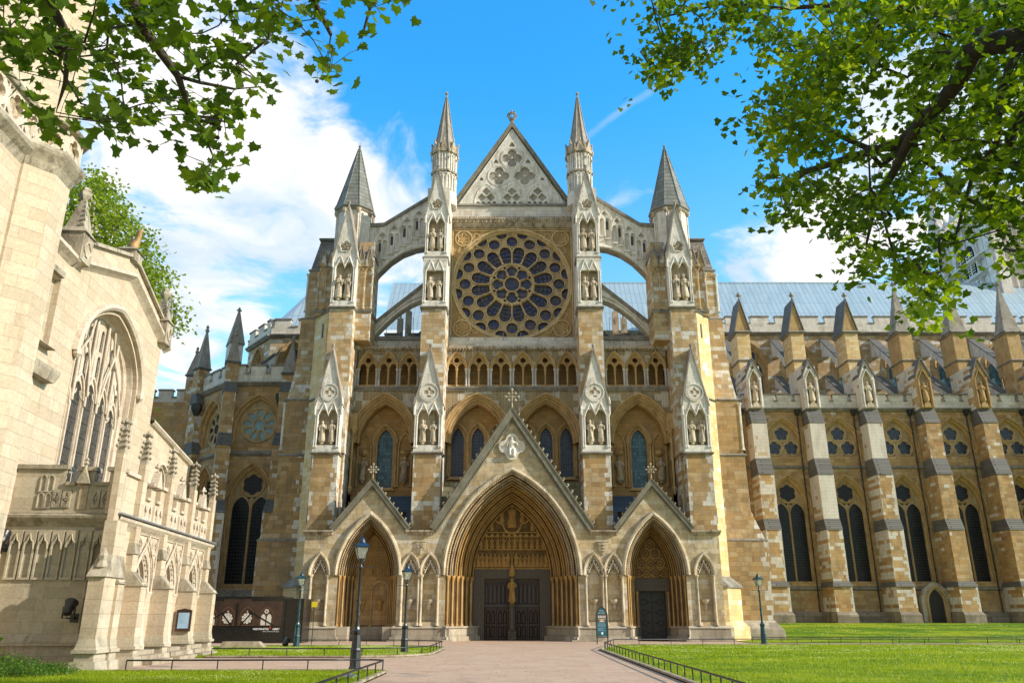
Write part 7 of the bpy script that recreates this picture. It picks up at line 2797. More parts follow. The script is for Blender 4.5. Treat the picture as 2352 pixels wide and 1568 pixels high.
# ------------------------------------------------------------------ things standing on the ground
def make_lamp(label, mat='iron_black', loc=(0, 0, 0), H=4.0):
    t = thing('street_lamp', label, 'street lamp', loc, 0.35, 'old lamp posts around the forecourt')
    T = Matrix.Translation(loc) @ Matrix.Rotation(.35, 4, 'Z')
    b = MB(T)
    b.lathe(0, 0, [(.20, 0), (.20, .08), (.17, .12), (.165, .55), (.18, .6), (.15, .66), (.13, 1.05), (.15, 1.1), (.16, 1.16), (.10, 1.22), (.075, 1.3)], 8, smooth=False)
    b.build('base', mat, t)
    p = MB(T)
    zt = H - .85
    p.lathe(0, 0, [(.062, 1.25), (.055, 2.2), (.045, zt - .1), (.07, zt - .06), (.07, zt), (.035, zt + .05), (.035, H - .62)], 10)
    for ph in (0, PI):
        p.tube([(math.cos(ph + z * 9) * .058, math.sin(ph + z * 9) * .058, z) for z in [1.28 + .05 * i for i in range(18)]], .014, 4)
    p.build('post', mat, t)
    r = MB(T)
    r.tube([(-.48, 0, zt - .02), (.48, 0, zt - .02)], .013, 5)
    for s in (-1, 1):
        r.lathe(s * .48, 0, [(.005, zt - .04), (.025, zt - .02), (.005, zt)], 6)
    r.build('ladder_bar', mat, t)
    br = MB(T)
    for k in range(4):
        q = PI / 4 + k * PI / 2
        br.tube([(math.cos(q) * .04, math.sin(q) * .04, zt + .08), (math.cos(q) * .15, math.sin(q) * .15, zt + .14), (math.cos(q) * .16, math.sin(q) * .16, zt + .24), (math.cos(q) * .11, math.sin(q) * .11, zt + .27)], .012, 4)
    br.build('bracket', mat, t)
    z0, z1 = H - .60, H - .24
    f = MB(T)
    a0, a1 = .11, .205
    for k in range(4):
        q = PI / 4 + k * PI / 2
        f.tube([(math.cos(q) * a0 * 1.41, math.sin(q) * a0 * 1.41, z0), (math.cos(q) * a1 * 1.41, math.sin(q) * a1 * 1.41, z1)], .013, 4)
    f.box(-a0 - .01, a0 + .01, -a0 - .01, a0 + .01, z0 - .03, z0)
    for s in (-1, 1):
        f.box(-a1 - .02, a1 + .02, s * a1 - .015, s * a1 + .015, z1 - .01, z1 + .02)
        f.box(s * a1 - .015, s * a1 + .015, -a1 - .02, a1 + .02, z1 - .011, z1 + .021)
        for s2 in (-1, 1):
            f.lathe(s * a1, s2 * a1, [(.02, z1), (.025, z1 + .04), (.004, z1 + .11)], 5)
    f.tube([(0, 0, z0), (0, 0, z0 + .16)], .02, 6)
    lt = f.build('lantern', mat, t)
    gl = MB(T)
    for k in range(4):
        q = k * PI / 2
        R = Matrix.Rotation(q, 4, 'Z')
        pts = [(-a0, -a0, z0), (a0, -a0, z0), (a1, -a1, z1), (-a1, -a1, z1)]
        gl.add([tuple(R @ Vector(v)) for v in pts], [(0, 1, 2, 3)])
    gl.build('glass_pane', 'lamp_glass', lt)
    c = MB(T)
    c.taper((-a1 - .03, a1 + .03, -a1 - .03, a1 + .03, z1 + .02), (-.12, .12, -.12, .12, z1 + .13))
    c.lathe(0, 0, [(.13, z1 + .13), (.14, z1 + .16), (.10, z1 + .19), (.11, z1 + .22), (.075, z1 + .25), (.08, z1 + .29), (.03, z1 + .31)], 10)
    c.lathe(0, 0, [(.012, z1 + .3), (.03, z1 + .34), (.01, z1 + .37), (.004, z1 + .44)], 6)
    c.build('lantern_cap', 'lamp_blue' if mat == 'iron_black' else mat, lt)
    return t


m, g, b_ = newmat('lamp_glass')
b_.inputs['Base Color'].default_value = (.75, .8, .7, 1)
b_.inputs['Roughness'].default_value = .08
b_.inputs['Transmission Weight'].default_value = .75
b_.inputs['IOR'].default_value = 1.05

lamp0 = make_lamp('tall black lamp post with blue-topped lantern, nearest the camera at the lawn corner', 'iron_black', (-4.98, -30.67, 0), 4.02)
make_lamp('black lamp post standing inside the rounded grass island near its paved end', 'iron_black', (-4.95, -18.66, 0), 3.85)
make_lamp('dark teal lamp post beside the small floodlight in front of the black hoarding', 'lamp_green', (-11.7, -11.63, 0), 3.85)
make_lamp('dark green lamp post on the right lawn before the stepped corner of the abbey', 'lamp_green', (15.1, -6.8, 0), 4.0)


def railing(name_label, pts, spacing, h=.36, closed=False, zf=lambda x, y: 0.0, grp='low iron railings around the lawns'):
    p0 = pts[0]
    z0 = zf(*p0)
    t = thing('lawn_railing', name_label, 'railing', (p0[0], p0[1], z0), 0, grp)
    r = MB()
    P = [(x, y, zf(x, y) + h) for (x, y) in pts]
    r.tube(P, .027, 6, loop=closed)
    r.build('rail', 'iron_black', t)
    acc = 0.0
    Q = pts + ([pts[0]] if closed else [])
    n = 0
    segs = list(zip(Q[:-1], Q[1:]))
    for i, (a, b) in enumerate(segs):
        L = math.hypot(b[0] - a[0], b[1] - a[1])
        while acc <= L and n < 98:
            s = acc / L
            x, y = a[0] + (b[0] - a[0]) * s, a[1] + (b[1] - a[1]) * s
            m_ = MB()
            zz = zf(x, y)
            m_.tube([(x, y, zz - .05), (x, y, zz + h)], .02, 5)
            m_.build('post', 'iron_black', t)
            n += 1
            acc += spacing
        acc -= L
    return t


def hill(x, y):
    a = min(1, max(0, (y + 4) / 27))
    b = min(1, max(0, (x - 15.5) / 6))
    return 1.0 * a * a * (3 - 2 * a) * b


def arc(cx, cy, r, a0, a1, n=8):
    return [(cx + r * math.cos(rad(a0 + (a1 - a0) * i / n)), cy + r * math.sin(rad(a0 + (a1 - a0) * i / n))) for i in range(n + 1)]


railing('low black railing round the near left lawn, turning the corner by the tallest lamp', [(-11.6, -32.1), (-9, -31.95), (-6, -31.8), (-4.35, -31.75)] + arc(-4.35, -32.25, .5, 90, 0, 4) + [(-3.85, -36), (-3.8, -44)], 1.35)
ISL = [(-12.4, -22.6), (-6.9, -22.6)] + arc(-6.9, -19.4, 3.2, -90, 0, 8) + [(-3.7, -13)] + arc(-6.9, -13, 3.2, 0, 90, 8) + [(-13.2, -9.8)]
railing('low black railing bending round the grass island with two lamp posts', ISL, 1.55)
RL = [(4.55, -44), (4.6, -36), (4.6, -28), (4.65, -20), (4.7, -14.6)]
railing('low black railing beside the paved path along the big right lawn', RL, 1.0)
railing('long low black railing across the far edge of the big right lawn', [(4.7, -14.6), (5.9, -8.6), (15.6, -7.6), (30, -7.3), (60, -7.0)], 1.9, zf=hill)
railing('low black railing in front of the higher lawn under the nave buttresses', [(15.6, -2.6), (16.6, -3.2), (30, -3.0), (66, -2.6)], 1.9, zf=hill)


def text(s, x, y, z, size, mat, parent, name='lettering', font_shear=0.0, align='RIGHT', bold=0.0):
    c = bpy.data.curves.new(name, 'FONT')
    c.body = s
    c.size = size
    c.shear = font_shear
    c.align_x = align
    c.extrude = .002
    c.offset = bold
    o = bpy.data.objects.new(name, c)
    COL.objects.link(o)
    dg = bpy.context.evaluated_depsgraph_get()
    me = bpy.data.meshes.new_from_object(o.evaluated_get(dg))
    COL.objects.unlink(o)
    bpy.data.objects.remove(o)
    inv = ROOTM[parent.name].inverted() if parent.name in ROOTM else Matrix()
    me.transform(inv @ Matrix.Translation((x, y, z)) @ Matrix.Rotation(rad(90), 4, 'X'))
    me.materials.clear()
    me.materials.append(MATS[mat])
    o = bpy.data.objects.new(name, me)
    COL.objects.link(o)
    o.parent = parent
    return o


# hoarding with a printed picture of an interior
hx0, hx1, hy, hz0, hz1 = -20.2, -14.75, -3.4, .42, 2.85
hd = thing('printed_hoarding', 'black hoarding printed with glowing church windows, standing below the left chapel', 'hoarding', (-17.2, hy, 0))
b = MB()
b.box(hx0, hx1, hy, hy + 2.2, 0, hz1)
b.build('board', 'board_black', hd)
b = MB()
b.box(hx1, -13.55, hy + .25, hy + 2.2, 0, 2.72)
b.build('side_box', 'board_black', hd)
b = MB()
b.box(hx0, hx1 - .1, hy - .02, hy, 1.05, 2.55)
b.box(-18.7, -16.9, hy - .024, hy - .02, 1.05, 2.68)
b.build('printed_picture', 'board_brown', hd)
pa = MB()
pw = MB()
yy = hy - .03
for (c, kind) in ((-19.5, 0), (-18.35, 1), (-17.1, 1), (-15.85, 0)):
    pa.slab(opening(c, 1.06, 1.6, .46, .62, n=5), [opening(c, 1.09, 1.6, .42, .56, n=5)[::-1]], yy - .004, yy)
    if kind == 0:
        for s in (-1, 1):
            pw.slab(opening(c + s * .19, 1.08, 1.55, .15, .22, n=4), [], yy - .003, yy)
        for k in range(6):
            q = k * PI / 3
            pw.slab(circ(c + math.cos(q) * .10, 1.93 + math.sin(q) * .10, .055, 7), [], yy - .003, yy)
    else:
        for k in range(9):
            q = k * 2 * PI / 9
            pw.slab(circ(c + math.cos(q) * .26, 1.5 + math.sin(q) * .26, .085, 8), [], yy - .003, yy)
        pw.slab(circ(c, 1.5, .19, 10), [], yy - .006, yy - .003)
        pw.slab([(c - .06, 1.88), (c + .06, 1.88), (c, 1.98)], [], yy - .003, yy)
pa.build('printed_arch', 'board_arch', hd)
pw.build('printed_window', 'board_light', hd)
bm = MB()
for (xa, za, xb, zb_) in ((-20.1, .95, -18.5, 1.95), (-15.3, 1.05, -17.0, 1.95), (-18.7, 1.8, -18.05, 1.05), (-16.8, 1.85, -17.5, 1.05)):
    L = math.hypot(xb - xa, zb_ - za)
    nx, nz = -(zb_ - za) / L * .045, (xb - xa) / L * .045
    bm.slab([(xa - nx, za - nz), (xb - nx, zb_ - nz), (xb + nx, zb_ + nz), (xa + nx, za + nz)], [], yy - .012, yy - .008)
bm.box(-17.82, -17.7, yy - .012, yy - .008, 1.05, 2.4)
bm.build('printed_beam', 'board_black', hd)
text('WESTMINSTER', -15.62, hy - .035, .80, .155, 'paint_white', hd, bold=.004)
text('ABBEY', -14.93, hy - .035, .80, .155, 'paint_white', hd, bold=.004)
text('Faith at the heart of the nation', -14.95, hy - .035, .68, .085, 'paint_white', hd, font_shear=.2)
sh = MB()
sh.slab([(-15.6, 1.0), (-15.6, .90), (-15.54, .84), (-15.48, .90), (-15.48, 1.0)], [], hy - .035, hy - .03)
sh.build('shield_emblem', 'paint_red', hd)

# pointed information sign
sx, sy = 5.6, -5.2
sg_ = thing('information_sign', 'teal information sign with a pointed top standing before the twin niches', 'sign', (sx, sy, 0))
b = MB()
b.slab(opening(sx, .45, 1.62, .33, .56, n=6), [], sy, sy + .06, back=True)
b.build('panel', 'sign_teal', sg_)
b = MB()
b.sweep(opening(sx, .42, 1.62, .33, .56, 0, 6), [(0, sy + .07), (0, sy - .02), (.05, sy - .02), (.05, sy + .07)], closed=True)
b.build('frame', 'sign_brown', sg_)
for s in (-1, 1):
    b = MB()
    b.box(sx + s * .33 - .03, sx + s * .33 + .03, sy, sy + .06, 0, .5)
    b.build('leg', 'sign_brown', sg_)
text('Visit the', sx, sy - .012, 1.93, .10, 'paint_white', sg_, align='CENTER')
text('information', sx, sy - .012, 1.80, .095, 'paint_white', sg_, align='CENTER')
b = MB()
b.box(sx - .27, sx + .27, sy - .008, sy, 1.28, 1.72)
b.build('printed_picture', 'paint_white' if False else 'board_arch', sg_)
b = MB()
for k in range(5):
    b.slab(opening(sx - .2 + k * .1, 1.52, 1.62, .035, .06, n=3), [], sy - .011, sy - .008)
b.slab([(sx - .26, 1.45), (sx + .26, 1.45), (sx + .05, 1.38), (sx + .2, 1.29), (sx - .2, 1.29), (sx - .05, 1.38)][::-1], [], sy - .011, sy - .008)
b.build('printed_window', 'board_light', sg_)
b = MB()
rr = random.Random(5)
for k in range(9):
    z = 1.22 - k * .052 - (.03 if k > 4 else 0)
    b.box(sx - .27, sx - .27 + rr.uniform(.3, .52), sy - .004, sy, z, z + .014)
b.build('small_print', 'paper_blue', sg_)
b = MB()
b.slab([(sx - .06, .70), (sx - .06, .60), (sx, .53), (sx + .06, .60), (sx + .06, .70)], [], sy - .006, sy)
b.build('shield_emblem', 'paint_white', sg_)

# yellow notice on a pole
yx, yy_ = -13.15, -1.9
ys = thing('yellow_sign', 'small square yellow sign on a thin pole beside the hoarding', 'sign', (yx, yy_, 0))
b = MB()
b.tube([(yx, yy_, 0), (yx, yy_, 2.5)], .025, 6)
b.build('pole', 'iron_black', ys)
b = MB()
b.box(yx - .19, yx + .19, yy_ - .05, yy_ - .03, 2.2, 2.55)
b.build('panel', 'paint_yellow', ys)


def floodlight(name, label, loc, aim, mount, scale=1.0):
    t = thing('floodlight', label, 'floodlight', loc)
    T = Matrix.Translation(loc) @ Matrix.Rotation(aim, 4, 'Z') @ Matrix.Scale(scale, 4)
    h = MB(T @ Matrix.Translation((0, 0, .32)) @ Matrix.Rotation(rad(-38), 4, 'X'))
    h.lathe(0, 0, [(.09, -.26), (.13, -.22), (.15, -.05), (.17, .12), (.20, .16), (.20, .20), (.18, .20)], 12)
    h.build('lamp_head', 'iron_black', t)
    l = MB(T @ Matrix.Translation((0, 0, .32)) @ Matrix.Rotation(rad(-38), 4, 'X'))
    l.lathe(0, 0, [(.01, .205), (.17, .20), (.17, .19)], 12)
    l.build('lens', 'metal_grey', t)
    b = MB(T)
    if mount == 'wall':
        b.box(-.05, .05, 0, .5, -.02, .03)
        b.box(-.12, .12, .45, .5, -.12, .14)
    else:
        b.box(-.15, .15, -.12, .12, -.02, .03)
    for s in (-1, 1):
        b.box(s * .17 - .015, s * .17 + .015, -.03, .03, 0, .34)
    b.box(-.17, .17, -.03, .03, 0, .025)
    b.build('bracket', 'iron_black', t)


floodlight('floodlight', 'small floodlight on the grass at the foot of the teal lamp post', (-12.3, -11.4, 0), -.9, 'ground', 1.0)
P1 = SN @ Vector((1.62, -.5, 1.55))
floodlight('floodlight', 'black floodlight bracketed to the porch end wall above the flower bed', tuple(P1), math.atan2(.082, 1) + PI * 0, 'wall', 1.05)
P2 = SN @ Vector((-.85, -.5, 3.75))
floodlight('floodlight', 'black floodlight fixed beside the blind arcade, just under the porch cornice', tuple(P2), math.atan2(.082, 1) + .25, 'wall', 1.0)

# notice board on the porch buttress
nb_ = thing('notice_board', 'small wooden notice board with a blue poster hung on the porch buttress', 'notice board', tuple(SM @ Vector((7.78, -2.8, 1.2))))
NBM = frame(*(SM @ Vector((7.82, -2.8, 0)))[:2], 0, math.atan2(.082, 1))
b = MB(NBM)
b.box(-.30, .30, -.10, -.01, 1.02, 1.85)
b.gabled(-.34, .34, 1.85, 1.93, -.12, 0)
b.build('case', 'sign_brown', nb_)
b = MB(NBM)
b.box(-.22, .22, -.108, -.10, 1.14, 1.76)
b.build('poster', 'paper_blue', nb_)
# little white service box on the near lawn
wb = MB()
wb.taper((-4.75, -4.2, -34.7, -34.35, 0), (-4.72, -4.23, -34.67, -34.38, .10))
wb.taper((-4.72, -4.23, -34.67, -34.38, .10), (-4.6, -4.35, -34.6, -34.45, .13))
tag(wb.build('service_cover', 'metal_grey'), 'low pale metal service cover lying in the near left lawn', 'cover')
# low concrete block and post by the porch
kb = MB()
kb.taper((-15.6, -13.2, -12.4, -11.6, 0), (-15.5, -13.6, -12.3, -11.7, .34))
tag(kb.build('stone_block', 'kerb_stone'), 'low pale stone block on the grass beyond the porch', 'block')
# ------------------------------------------------------------------ ground, paths, lawns
g0 = MB()
g0.add([(-500, -140, -.10), (500, -140, -.10), (500, 900, -.10), (-500, 900, -.10)], [(0, 1, 2, 3)])
tag(g0.build('ground', 'soil'), kind='structure')
pv = MB()
pv.add([(-20, -62, 0), (70, -62, 0), (70, 4, 0), (-45, 4, 0), (-45, -30, 0)], [(0, 1, 2, 3, 4)])
tag(pv.build('paved_forecourt', 'paving'), kind='structure')


def lawn_sheet(outline, z=.03, name='lawn'):
    m_ = MB()
    tris = tessellate_polygon([[Vector((x, y, 0)) for (x, y) in outline]])
    n = len(outline)
    vs = [(x, y, z) for (x, y) in outline] + [(x, y, -.05) for (x, y) in outline]
    fs = [tuple(t) for t in tris] + [(i, (i + 1) % n, (i + 1) % n + n, i + n) for i in range(n)]
    m_.add(vs, fs)
    tag(m_.build(name, 'lawn'), kind='structure')


LA = [(-24, -60), (-3.75, -60), (-3.75, -32.2)] + arc(-4.35, -32.2, .6, 0, 90, 5) + [(-24, -31.9)]
LI = [(-24, -22.8), (-6.9, -22.8)] + arc(-6.9, -19.4, 3.4, -90, 0, 8) + [(-3.5, -13)] + arc(-6.9, -13, 3.4, 0, 90, 8) + [(-24, -9.5)]
LR = [(4.42, -60), (90, -60), (90, -6.8), (15.6, -7.4), (6.0, -8.3), (4.42, -14.6)]
lawn_sheet(LA)
lawn_sheet(LI)
lawn_sheet(LR)
# rising lawn beneath the nave
m_ = MB()
nx_, ny_ = 40, 16
for j in range(ny_ + 1):
    for i in range(nx_ + 1):
        x = 15.4 + (95 - 15.4) * (i / nx_) ** 1.6
        y = -3.3 + 30.3 * j / ny_
        m_.v.append((x, y, hill(x, y) + .03))
for j in range(ny_):
    for i in range(nx_):
        a = j * (nx_ + 1) + i
        m_.f.append((a, a + 1, a + nx_ + 2, a + nx_ + 1))
        m_.sm.append(True)
tag(m_.build('lawn', 'lawn'), kind='structure')


def kerb(path, w=.14, h=.09):
    k = MB()
    rings = []
    n = len(path)
    for i in range(n):
        a, b = path[max(i - 1, 0)], path[min(i + 1, n - 1)]
        dx, dy = b[0] - a[0], b[1] - a[1]
        L = math.hypot(dx, dy)
        nx, ny = -dy / L * w, dx / L * w
        x, y = path[i]
        rings.append([(x, y, -.05), (x, y, h), (x + nx, y + ny, h), (x + nx, y + ny, -.05)])
    k.loft(rings)
    tag(k.build('kerb', 'kerb_stone'), kind='structure')


kerb(LA[1:-1] + [(-12.2, -31.9)])
kerb([(-12.6, -22.8)] + LI[1:-1] + [(-14, -9.5)])
kerb(([(90, -6.8), (15.6, -7.4), (6.0, -8.3), (4.42, -14.6), (4.42, -60)]))

# grass blades and daisies
gr = random.Random(4)


def inside(x, y, poly):
    c = False
    j = len(poly) - 1
    for i in range(len(poly)):
        xi, yi = poly[i]
        xj, yj = poly[j]
        if (yi > y) != (yj > y) and x < (xj - xi) * (y - yi) / (yj - yi) + xi:
            c = not c
        j = i
    return c


def seen(x, y):
    return abs(x) < (y + 58) * .70 + 1


def grass(poly, x0, x1, y0, y1, n, hh, zf=lambda x, y: 0.0):
    b = MB()
    b.tone = []
    k = 0
    while k < n:
        x, y = gr.uniform(x0, x1), gr.uniform(y0, y1)
        if not seen(x, y) or not inside(x, y, poly):
            n -= .6
            continue
        z = zf(x, y) + .03
        s = gr.uniform(.6, 1.2) * (y + 58) / 30
        w = .010 * s + .004
        h = hh * gr.uniform(.5, 1.3)
        q = gr.uniform(0, PI)
        lx, ly = gr.gauss(0, .4) * h, gr.gauss(0, .4) * h
        c, d_ = math.cos(q) * w, math.sin(q) * w
        o = len(b.v)
        b.v += [(x - c, y - d_, z), (x + c, y + d_, z), (x + lx, y + ly, z + h)]
        b.f.append((o, o + 1, o + 2))
        b.sm.append(False)
        t = mnoise.noise(Vector((x * .5, y * .5, 0))) * .5 + .5
        b.tone.append(min(1, max(0, t * .6 + gr.random() * .4)))
        k += 1
    tag(b.build('grass', 'grass_blade'), 'short green lawn grass', 'grass', kind='stuff')


grass(LA, -15, -3.7, -38, -31.9, 42000, .085)
grass(LI, -15, -3.5, -22.8, -9.5, 26000, .07)
grass(LR, 4.4, 38, -38, -7, 62000, .08)
b = MB()
b.tone = []
k = 0
tries = 0
while k < 8500 and tries < 400000:
    tries += 1
    reg = gr.random()
    if reg < .60:
        x, y = gr.uniform(5, 46), gr.uniform(-30, -8)
        ok = inside(x, y, LR)
        th = .05 if y > -20 else .28
    elif reg < .82:
        x, y = gr.uniform(-13, -4), gr.uniform(-22.5, -10)
        ok = inside(x, y, LI)
        th = .05
    elif reg < .88:
        x, y = gr.uniform(-13, -4), gr.uniform(-36, -32)
        ok = inside(x, y, LA)
        th = .22
    else:
        x, y = gr.uniform(17, 50), gr.uniform(-1, 18)
        ok = True
        th = .06
    if not ok or not seen(x, y):
        continue
    v = mnoise.noise(Vector((x * .32, y * .55, 3))) + .55 * mnoise.noise(Vector((x * 1.3, y * 1.3, 7)))
    if v < th + gr.random() * .35:
        continue
    z = (hill(x, y) if reg >= .88 else 0) + gr.uniform(.08, .12)
    r = gr.uniform(.008, .016) * (1 + (y + 58) / 55)
    o = len(b.v)
    b.v += [(x - r, y, z - r * .3), (x, y - r, z), (x + r, y, z + r * .2), (x, y + r, z + r * .9)]
    b.f.append((o, o + 1, o + 2, o + 3))
    b.sm.append(False)
    b.tone.append(gr.random())
    k += 1
tag(b.build('daisies', 'daisy'), 'small pale daisies scattered in drifts over the lawns', 'flowers', kind='stuff')
# ------------------------------------------------------------------ trees and shrubs
import numpy as np
LEAF_BIG = [(0, -.08), (.22, -.16), (.42, -.30), (.46, -.08), (.64, .06), (.49, .22), (.60, .50), (.38, .50), (.24, .62), (0, 1.0), (-.20, .64), (-.36, .50), (-.58, .50), (-.48, .22), (-.66, .06), (-.45, -.08), (-.42, -.30), (-.20, -.14)]
LEAF_SMALL = [(0, -.05), (.42, -.22), (.42, .04), (.62, .26), (.36, .46), (0, 1.0), (-.34, .48), (-.60, .25), (-.42, .05), (-.42, -.24)]


def leaf_at(b, p, size, rg, shape, tone, droop=.5):
    """one lobed leaf: blade hanging outwards from its stalk"""
    az = rg.uniform(0, 2 * PI)
    tilt = rg.gauss(-droop, .45)
    roll = rg.gauss(0, .5)
    ca, sa = math.cos(az), math.sin(az)
    f = Vector((ca * math.cos(tilt), sa * math.cos(tilt), math.sin(tilt)))
    s = Vector((-sa, ca, 0))
    up = s.cross(f)
    s2 = s * math.cos(roll) + up * math.sin(roll)
    n = s2.cross(f)
    o = len(b.v)
    c = p + f * (.3 * size)
    b.v.append(tuple(c - n * .03 * size))
    k = len(shape)
    cur = rg.uniform(-.12, .25)
    for (x, y) in shape:
        bend = n * (cur * (abs(x) * .6 + max(0, y - .3) * .5) * size)
        b.v.append(tuple(p + s2 * (x * size) + f * (y * size) - bend))
    for i in range(k):
        b.f.append((o, o + 1 + i, o + 1 + (i + 1) % k))
        b.sm.append(False)
        b.tone.append(tone)


def grow_tree(t, limbs, targets, rg, r_tip=.006, step=.4, mat='bark', nodes_max=None, k_rad=.5):
    """limbs: polylines of (Vector, radius). Twigs are grown from the nearest wood to every target."""
    pos, par, rad_fixed = [], [], []
    for L in limbs:
        start = None
        for i, (p, r) in enumerate(L):
            if i == 0 and pos:
                dd = [(q - p).length for q in pos]
                j = dd.index(min(dd))
                start = j
            pos.append(p)
            par.append(start if start is not None else -1)
            rad_fixed.append(r)
            start = len(pos) - 1
    arr = np.array([tuple(p) for p in pos])
    cap = len(targets) * 14 + len(pos) + 100
    A_ = np.zeros((cap, 3))
    A_[:len(pos)] = arr
    n = len(pos)
    T = np.array([tuple(p) for p in targets])
    d0 = np.array([np.min(np.sum((arr - q) ** 2, axis=1)) for q in T])
    tips = []
    for ti in np.argsort(d0):
        q = T[ti]
        dist = np.sum((A_[:n] - q) ** 2, axis=1)
        j = int(np.argmin(dist))
        L = math.sqrt(dist[j])
        a = Vector(A_[j])
        bq = Vector(q)
        m = max(1, int(L / step))
        prev = j
        for i in range(1, m + 1):
            f = i / m
            p = a.lerp(bq, f)
            sag = math.sin(PI * f) * L * .10
            p = p + Vector((rg.gauss(0, .04 * step), rg.gauss(0, .04 * step), sag + rg.gauss(0, .05 * step)))
            if i == m:
                p = bq
            if n >= cap:
                break
            A_[n] = p
            pos.append(p)
            par.append(prev)
            rad_fixed.append(None)
            prev = n
            n += 1
        tips.append(prev)
    cnt = [0] * n
    for tp in tips:
        cnt[tp] += 1
    for i in range(n - 1, -1, -1):
        if par[i] >= 0:
            cnt[par[i]] += cnt[i]
    rad_ = [rad_fixed[i] if rad_fixed[i] is not None else r_tip * max(1, cnt[i]) ** k_rad for i in range(n)]
    kids = [[] for _ in range(n)]
    for i in range(n):
        if par[i] >= 0:
            kids[par[i]].append(i)
    b = MB()
    # chains: follow the thickest child
    done = [False] * n
    starts = [i for i in range(n) if par[i] < 0]
    stack = [(s, None) for s in starts]
    while stack:
        s, frm = stack.pop()
        chain = [] if frm is None else [frm]
        i = s
        while True:
            chain.append(i)
            done[i] = True
            ks = [k for k in kids[i] if not done[k]]
            if not ks:
                break
            ks.sort(key=lambda k: -rad_[k])
            for k in ks[1:]:
                stack.append((k, i))
            i = ks[0]
        if len(chain) > 1:
            rr = [rad_[c] for c in chain]
            if frm is not None:
                rr[0] = min(rr[0], rr[1] * 1.2)
            mx = max(rr)
            b.tube([pos[c] for c in chain], rr, 8 if mx > .08 else 5 if mx > .02 else 3)
    b.build('branches', mat, t)
    return pos, tips


def in_poly(x, y, polys):
    return any(inside(x, y, p) for p in polys)


def at_ray(px, py, dist):
    return Vector(cam.location) + ray(px, py) * dist


# --- right plane tree: crown reaching over the lawn
rg = random.Random(21)
TR = thing('plane_tree', 'big leafy plane tree overhanging the right side with a dark crooked limb', 'tree', (15.5, -43.5, 0), 0, 'plane trees framing the forecourt')
trunk = MB()
trunk.tube([(15.5, -43.5, -.1), (15.5, -43.5, .6), (15.4, -43.4, 2.5), (15.1, -43.3, 5), (14.9, -43.0, 7.5), (14.8, -42.8, 9.5)], [.75, .55, .48, .45, .40, .34], 14)
trunk.build('trunk', 'bark', TR)
polys = [[(1405, -60), (1408, 60), (1440, 130), (1500, 185), (1530, 205), (1565, 150), (1640, 165), (1665, 95), (1730, 105), (1752, 180), (1735, 300), (1765, 380), (1715, 430), (1735, 495), (1800, 515), (1890, 490), (1935, 560), (1925, 615), (1975, 655), (2060, 665), (2100, 735), (2128, 735), (2150, 690), (2175, 620), (2215, 580), (2262, 560), (2300, 600), (2352, 630), (2520, 600), (2620, -60)]]
holes_ = [[(1800, 60), (1850, 40), (1870, 95), (1820, 110)], [(1980, 250), (2040, 240), (2050, 300), (1990, 310)], [(2060, 420), (2120, 440), (2110, 500), (2060, 500)], [(1660, 96), (1700, 60), (1730, 100)], [(2150, 480), (2210, 470), (2225, 530), (2170, 540)], [(1880, 150), (1915, 140), (1920, 180), (1890, 190)], [(2260, 380), (2310, 370), (2300, 430)], [(2000, 560), (2040, 555), (2030, 600)]]
tg = []
tries = 0
LIMB = [(2352, 92), (2290, 98), (2235, 118), (2205, 180), (2160, 240), (2110, 285), (2080, 340), (2050, 400)]
while len(tg) < 980 and tries < 60000:
    tries += 1
    px, py = rg.uniform(1400, 2620), rg.uniform(-60, 745)
    if not in_poly(px, py, polys) or in_poly(px, py, holes_):
        continue
    v = mnoise.noise(Vector((px * .012, py * .012, 5)))
    if v < -.06 and rg.random() < .90:
        continue
    edge = 1.0 if px > 1760 or rg.random() < .8 else .0
    if edge == 0:
        continue
    d_ = rg.uniform(13.0, 21.0) if px > 1750 else rg.uniform(15.5, 20)
    if d_ < 17.5 and any(math.hypot(px - lx, py - ly) < 48 for (lx, ly) in LIMB):
        d_ = rg.uniform(18, 21)
    tg.append(at_ray(px, py, d_))
# the rest of the crown, outside the picture
for k in range(260):
    tg.append(Vector((rg.uniform(8, 24), rg.uniform(-52, -38), rg.uniform(11, 18))))
V = at_ray
limbs = [[(Vector((14.8, -42.8, 9.4)), .34), (V(2700, 140, 15.5), .27), (V(2480, 80, 15.5), .23), (V(2352, 92, 15.6), .20), (V(2290, 98, 15.8), .185), (V(2235, 118, 16), .17), (V(2205, 180, 16.2), .15), (V(2160, 240, 16.4), .13), (V(2110, 285, 16.6), .115), (V(2080, 340, 16.9), .10), (V(2050, 400, 17.1), .075), (V(2010, 470, 17.3), .05), (V(1990, 560, 17.4), .03)],
         [(V(2160, 240, 16.4), .09), (V(2060, 330, 17), .085), (V(1960, 360, 17.4), .075), (V(1850, 395, 17.6), .06), (V(1790, 440, 17.8), .035)],
         [(V(2080, 340, 16.9), .07), (V(1990, 340, 17.6), .06), (V(1900, 300, 18), .05), (V(1820, 250, 18.2), .035), (V(1760, 200, 18.4), .02)],
         [(V(2290, 98, 15.8), .08), (V(2200, 40, 16.6), .07), (V(2080, 20, 17), .06), (V(1950, 10, 17.4), .05), (V(1800, 20, 17.8), .04), (V(1660, 10, 18.2), .03), (V(1520, 40, 18.5), .02)],
         [(V(2300, 200, 15), .06), (V(2290, 330, 15.2), .05), (V(2235, 400, 15.4), .04), (V(2215, 470, 15.5), .03), (V(2190, 560, 15.8), .02)],
         [(V(2480, 80, 15.5), .12), (V(2420, 200, 15.0), .10), (V(2330, 290, 14.8), .08), (V(2300, 380, 14.8), .05), (V(2270, 480, 14.8), .03)]]
pos, tips = grow_tree(TR, limbs, tg, rg, r_tip=.0042, step=.42, k_rad=.46)
fs_ = MB()
fs_.tone = []
fd = MB()
fd.tone = []
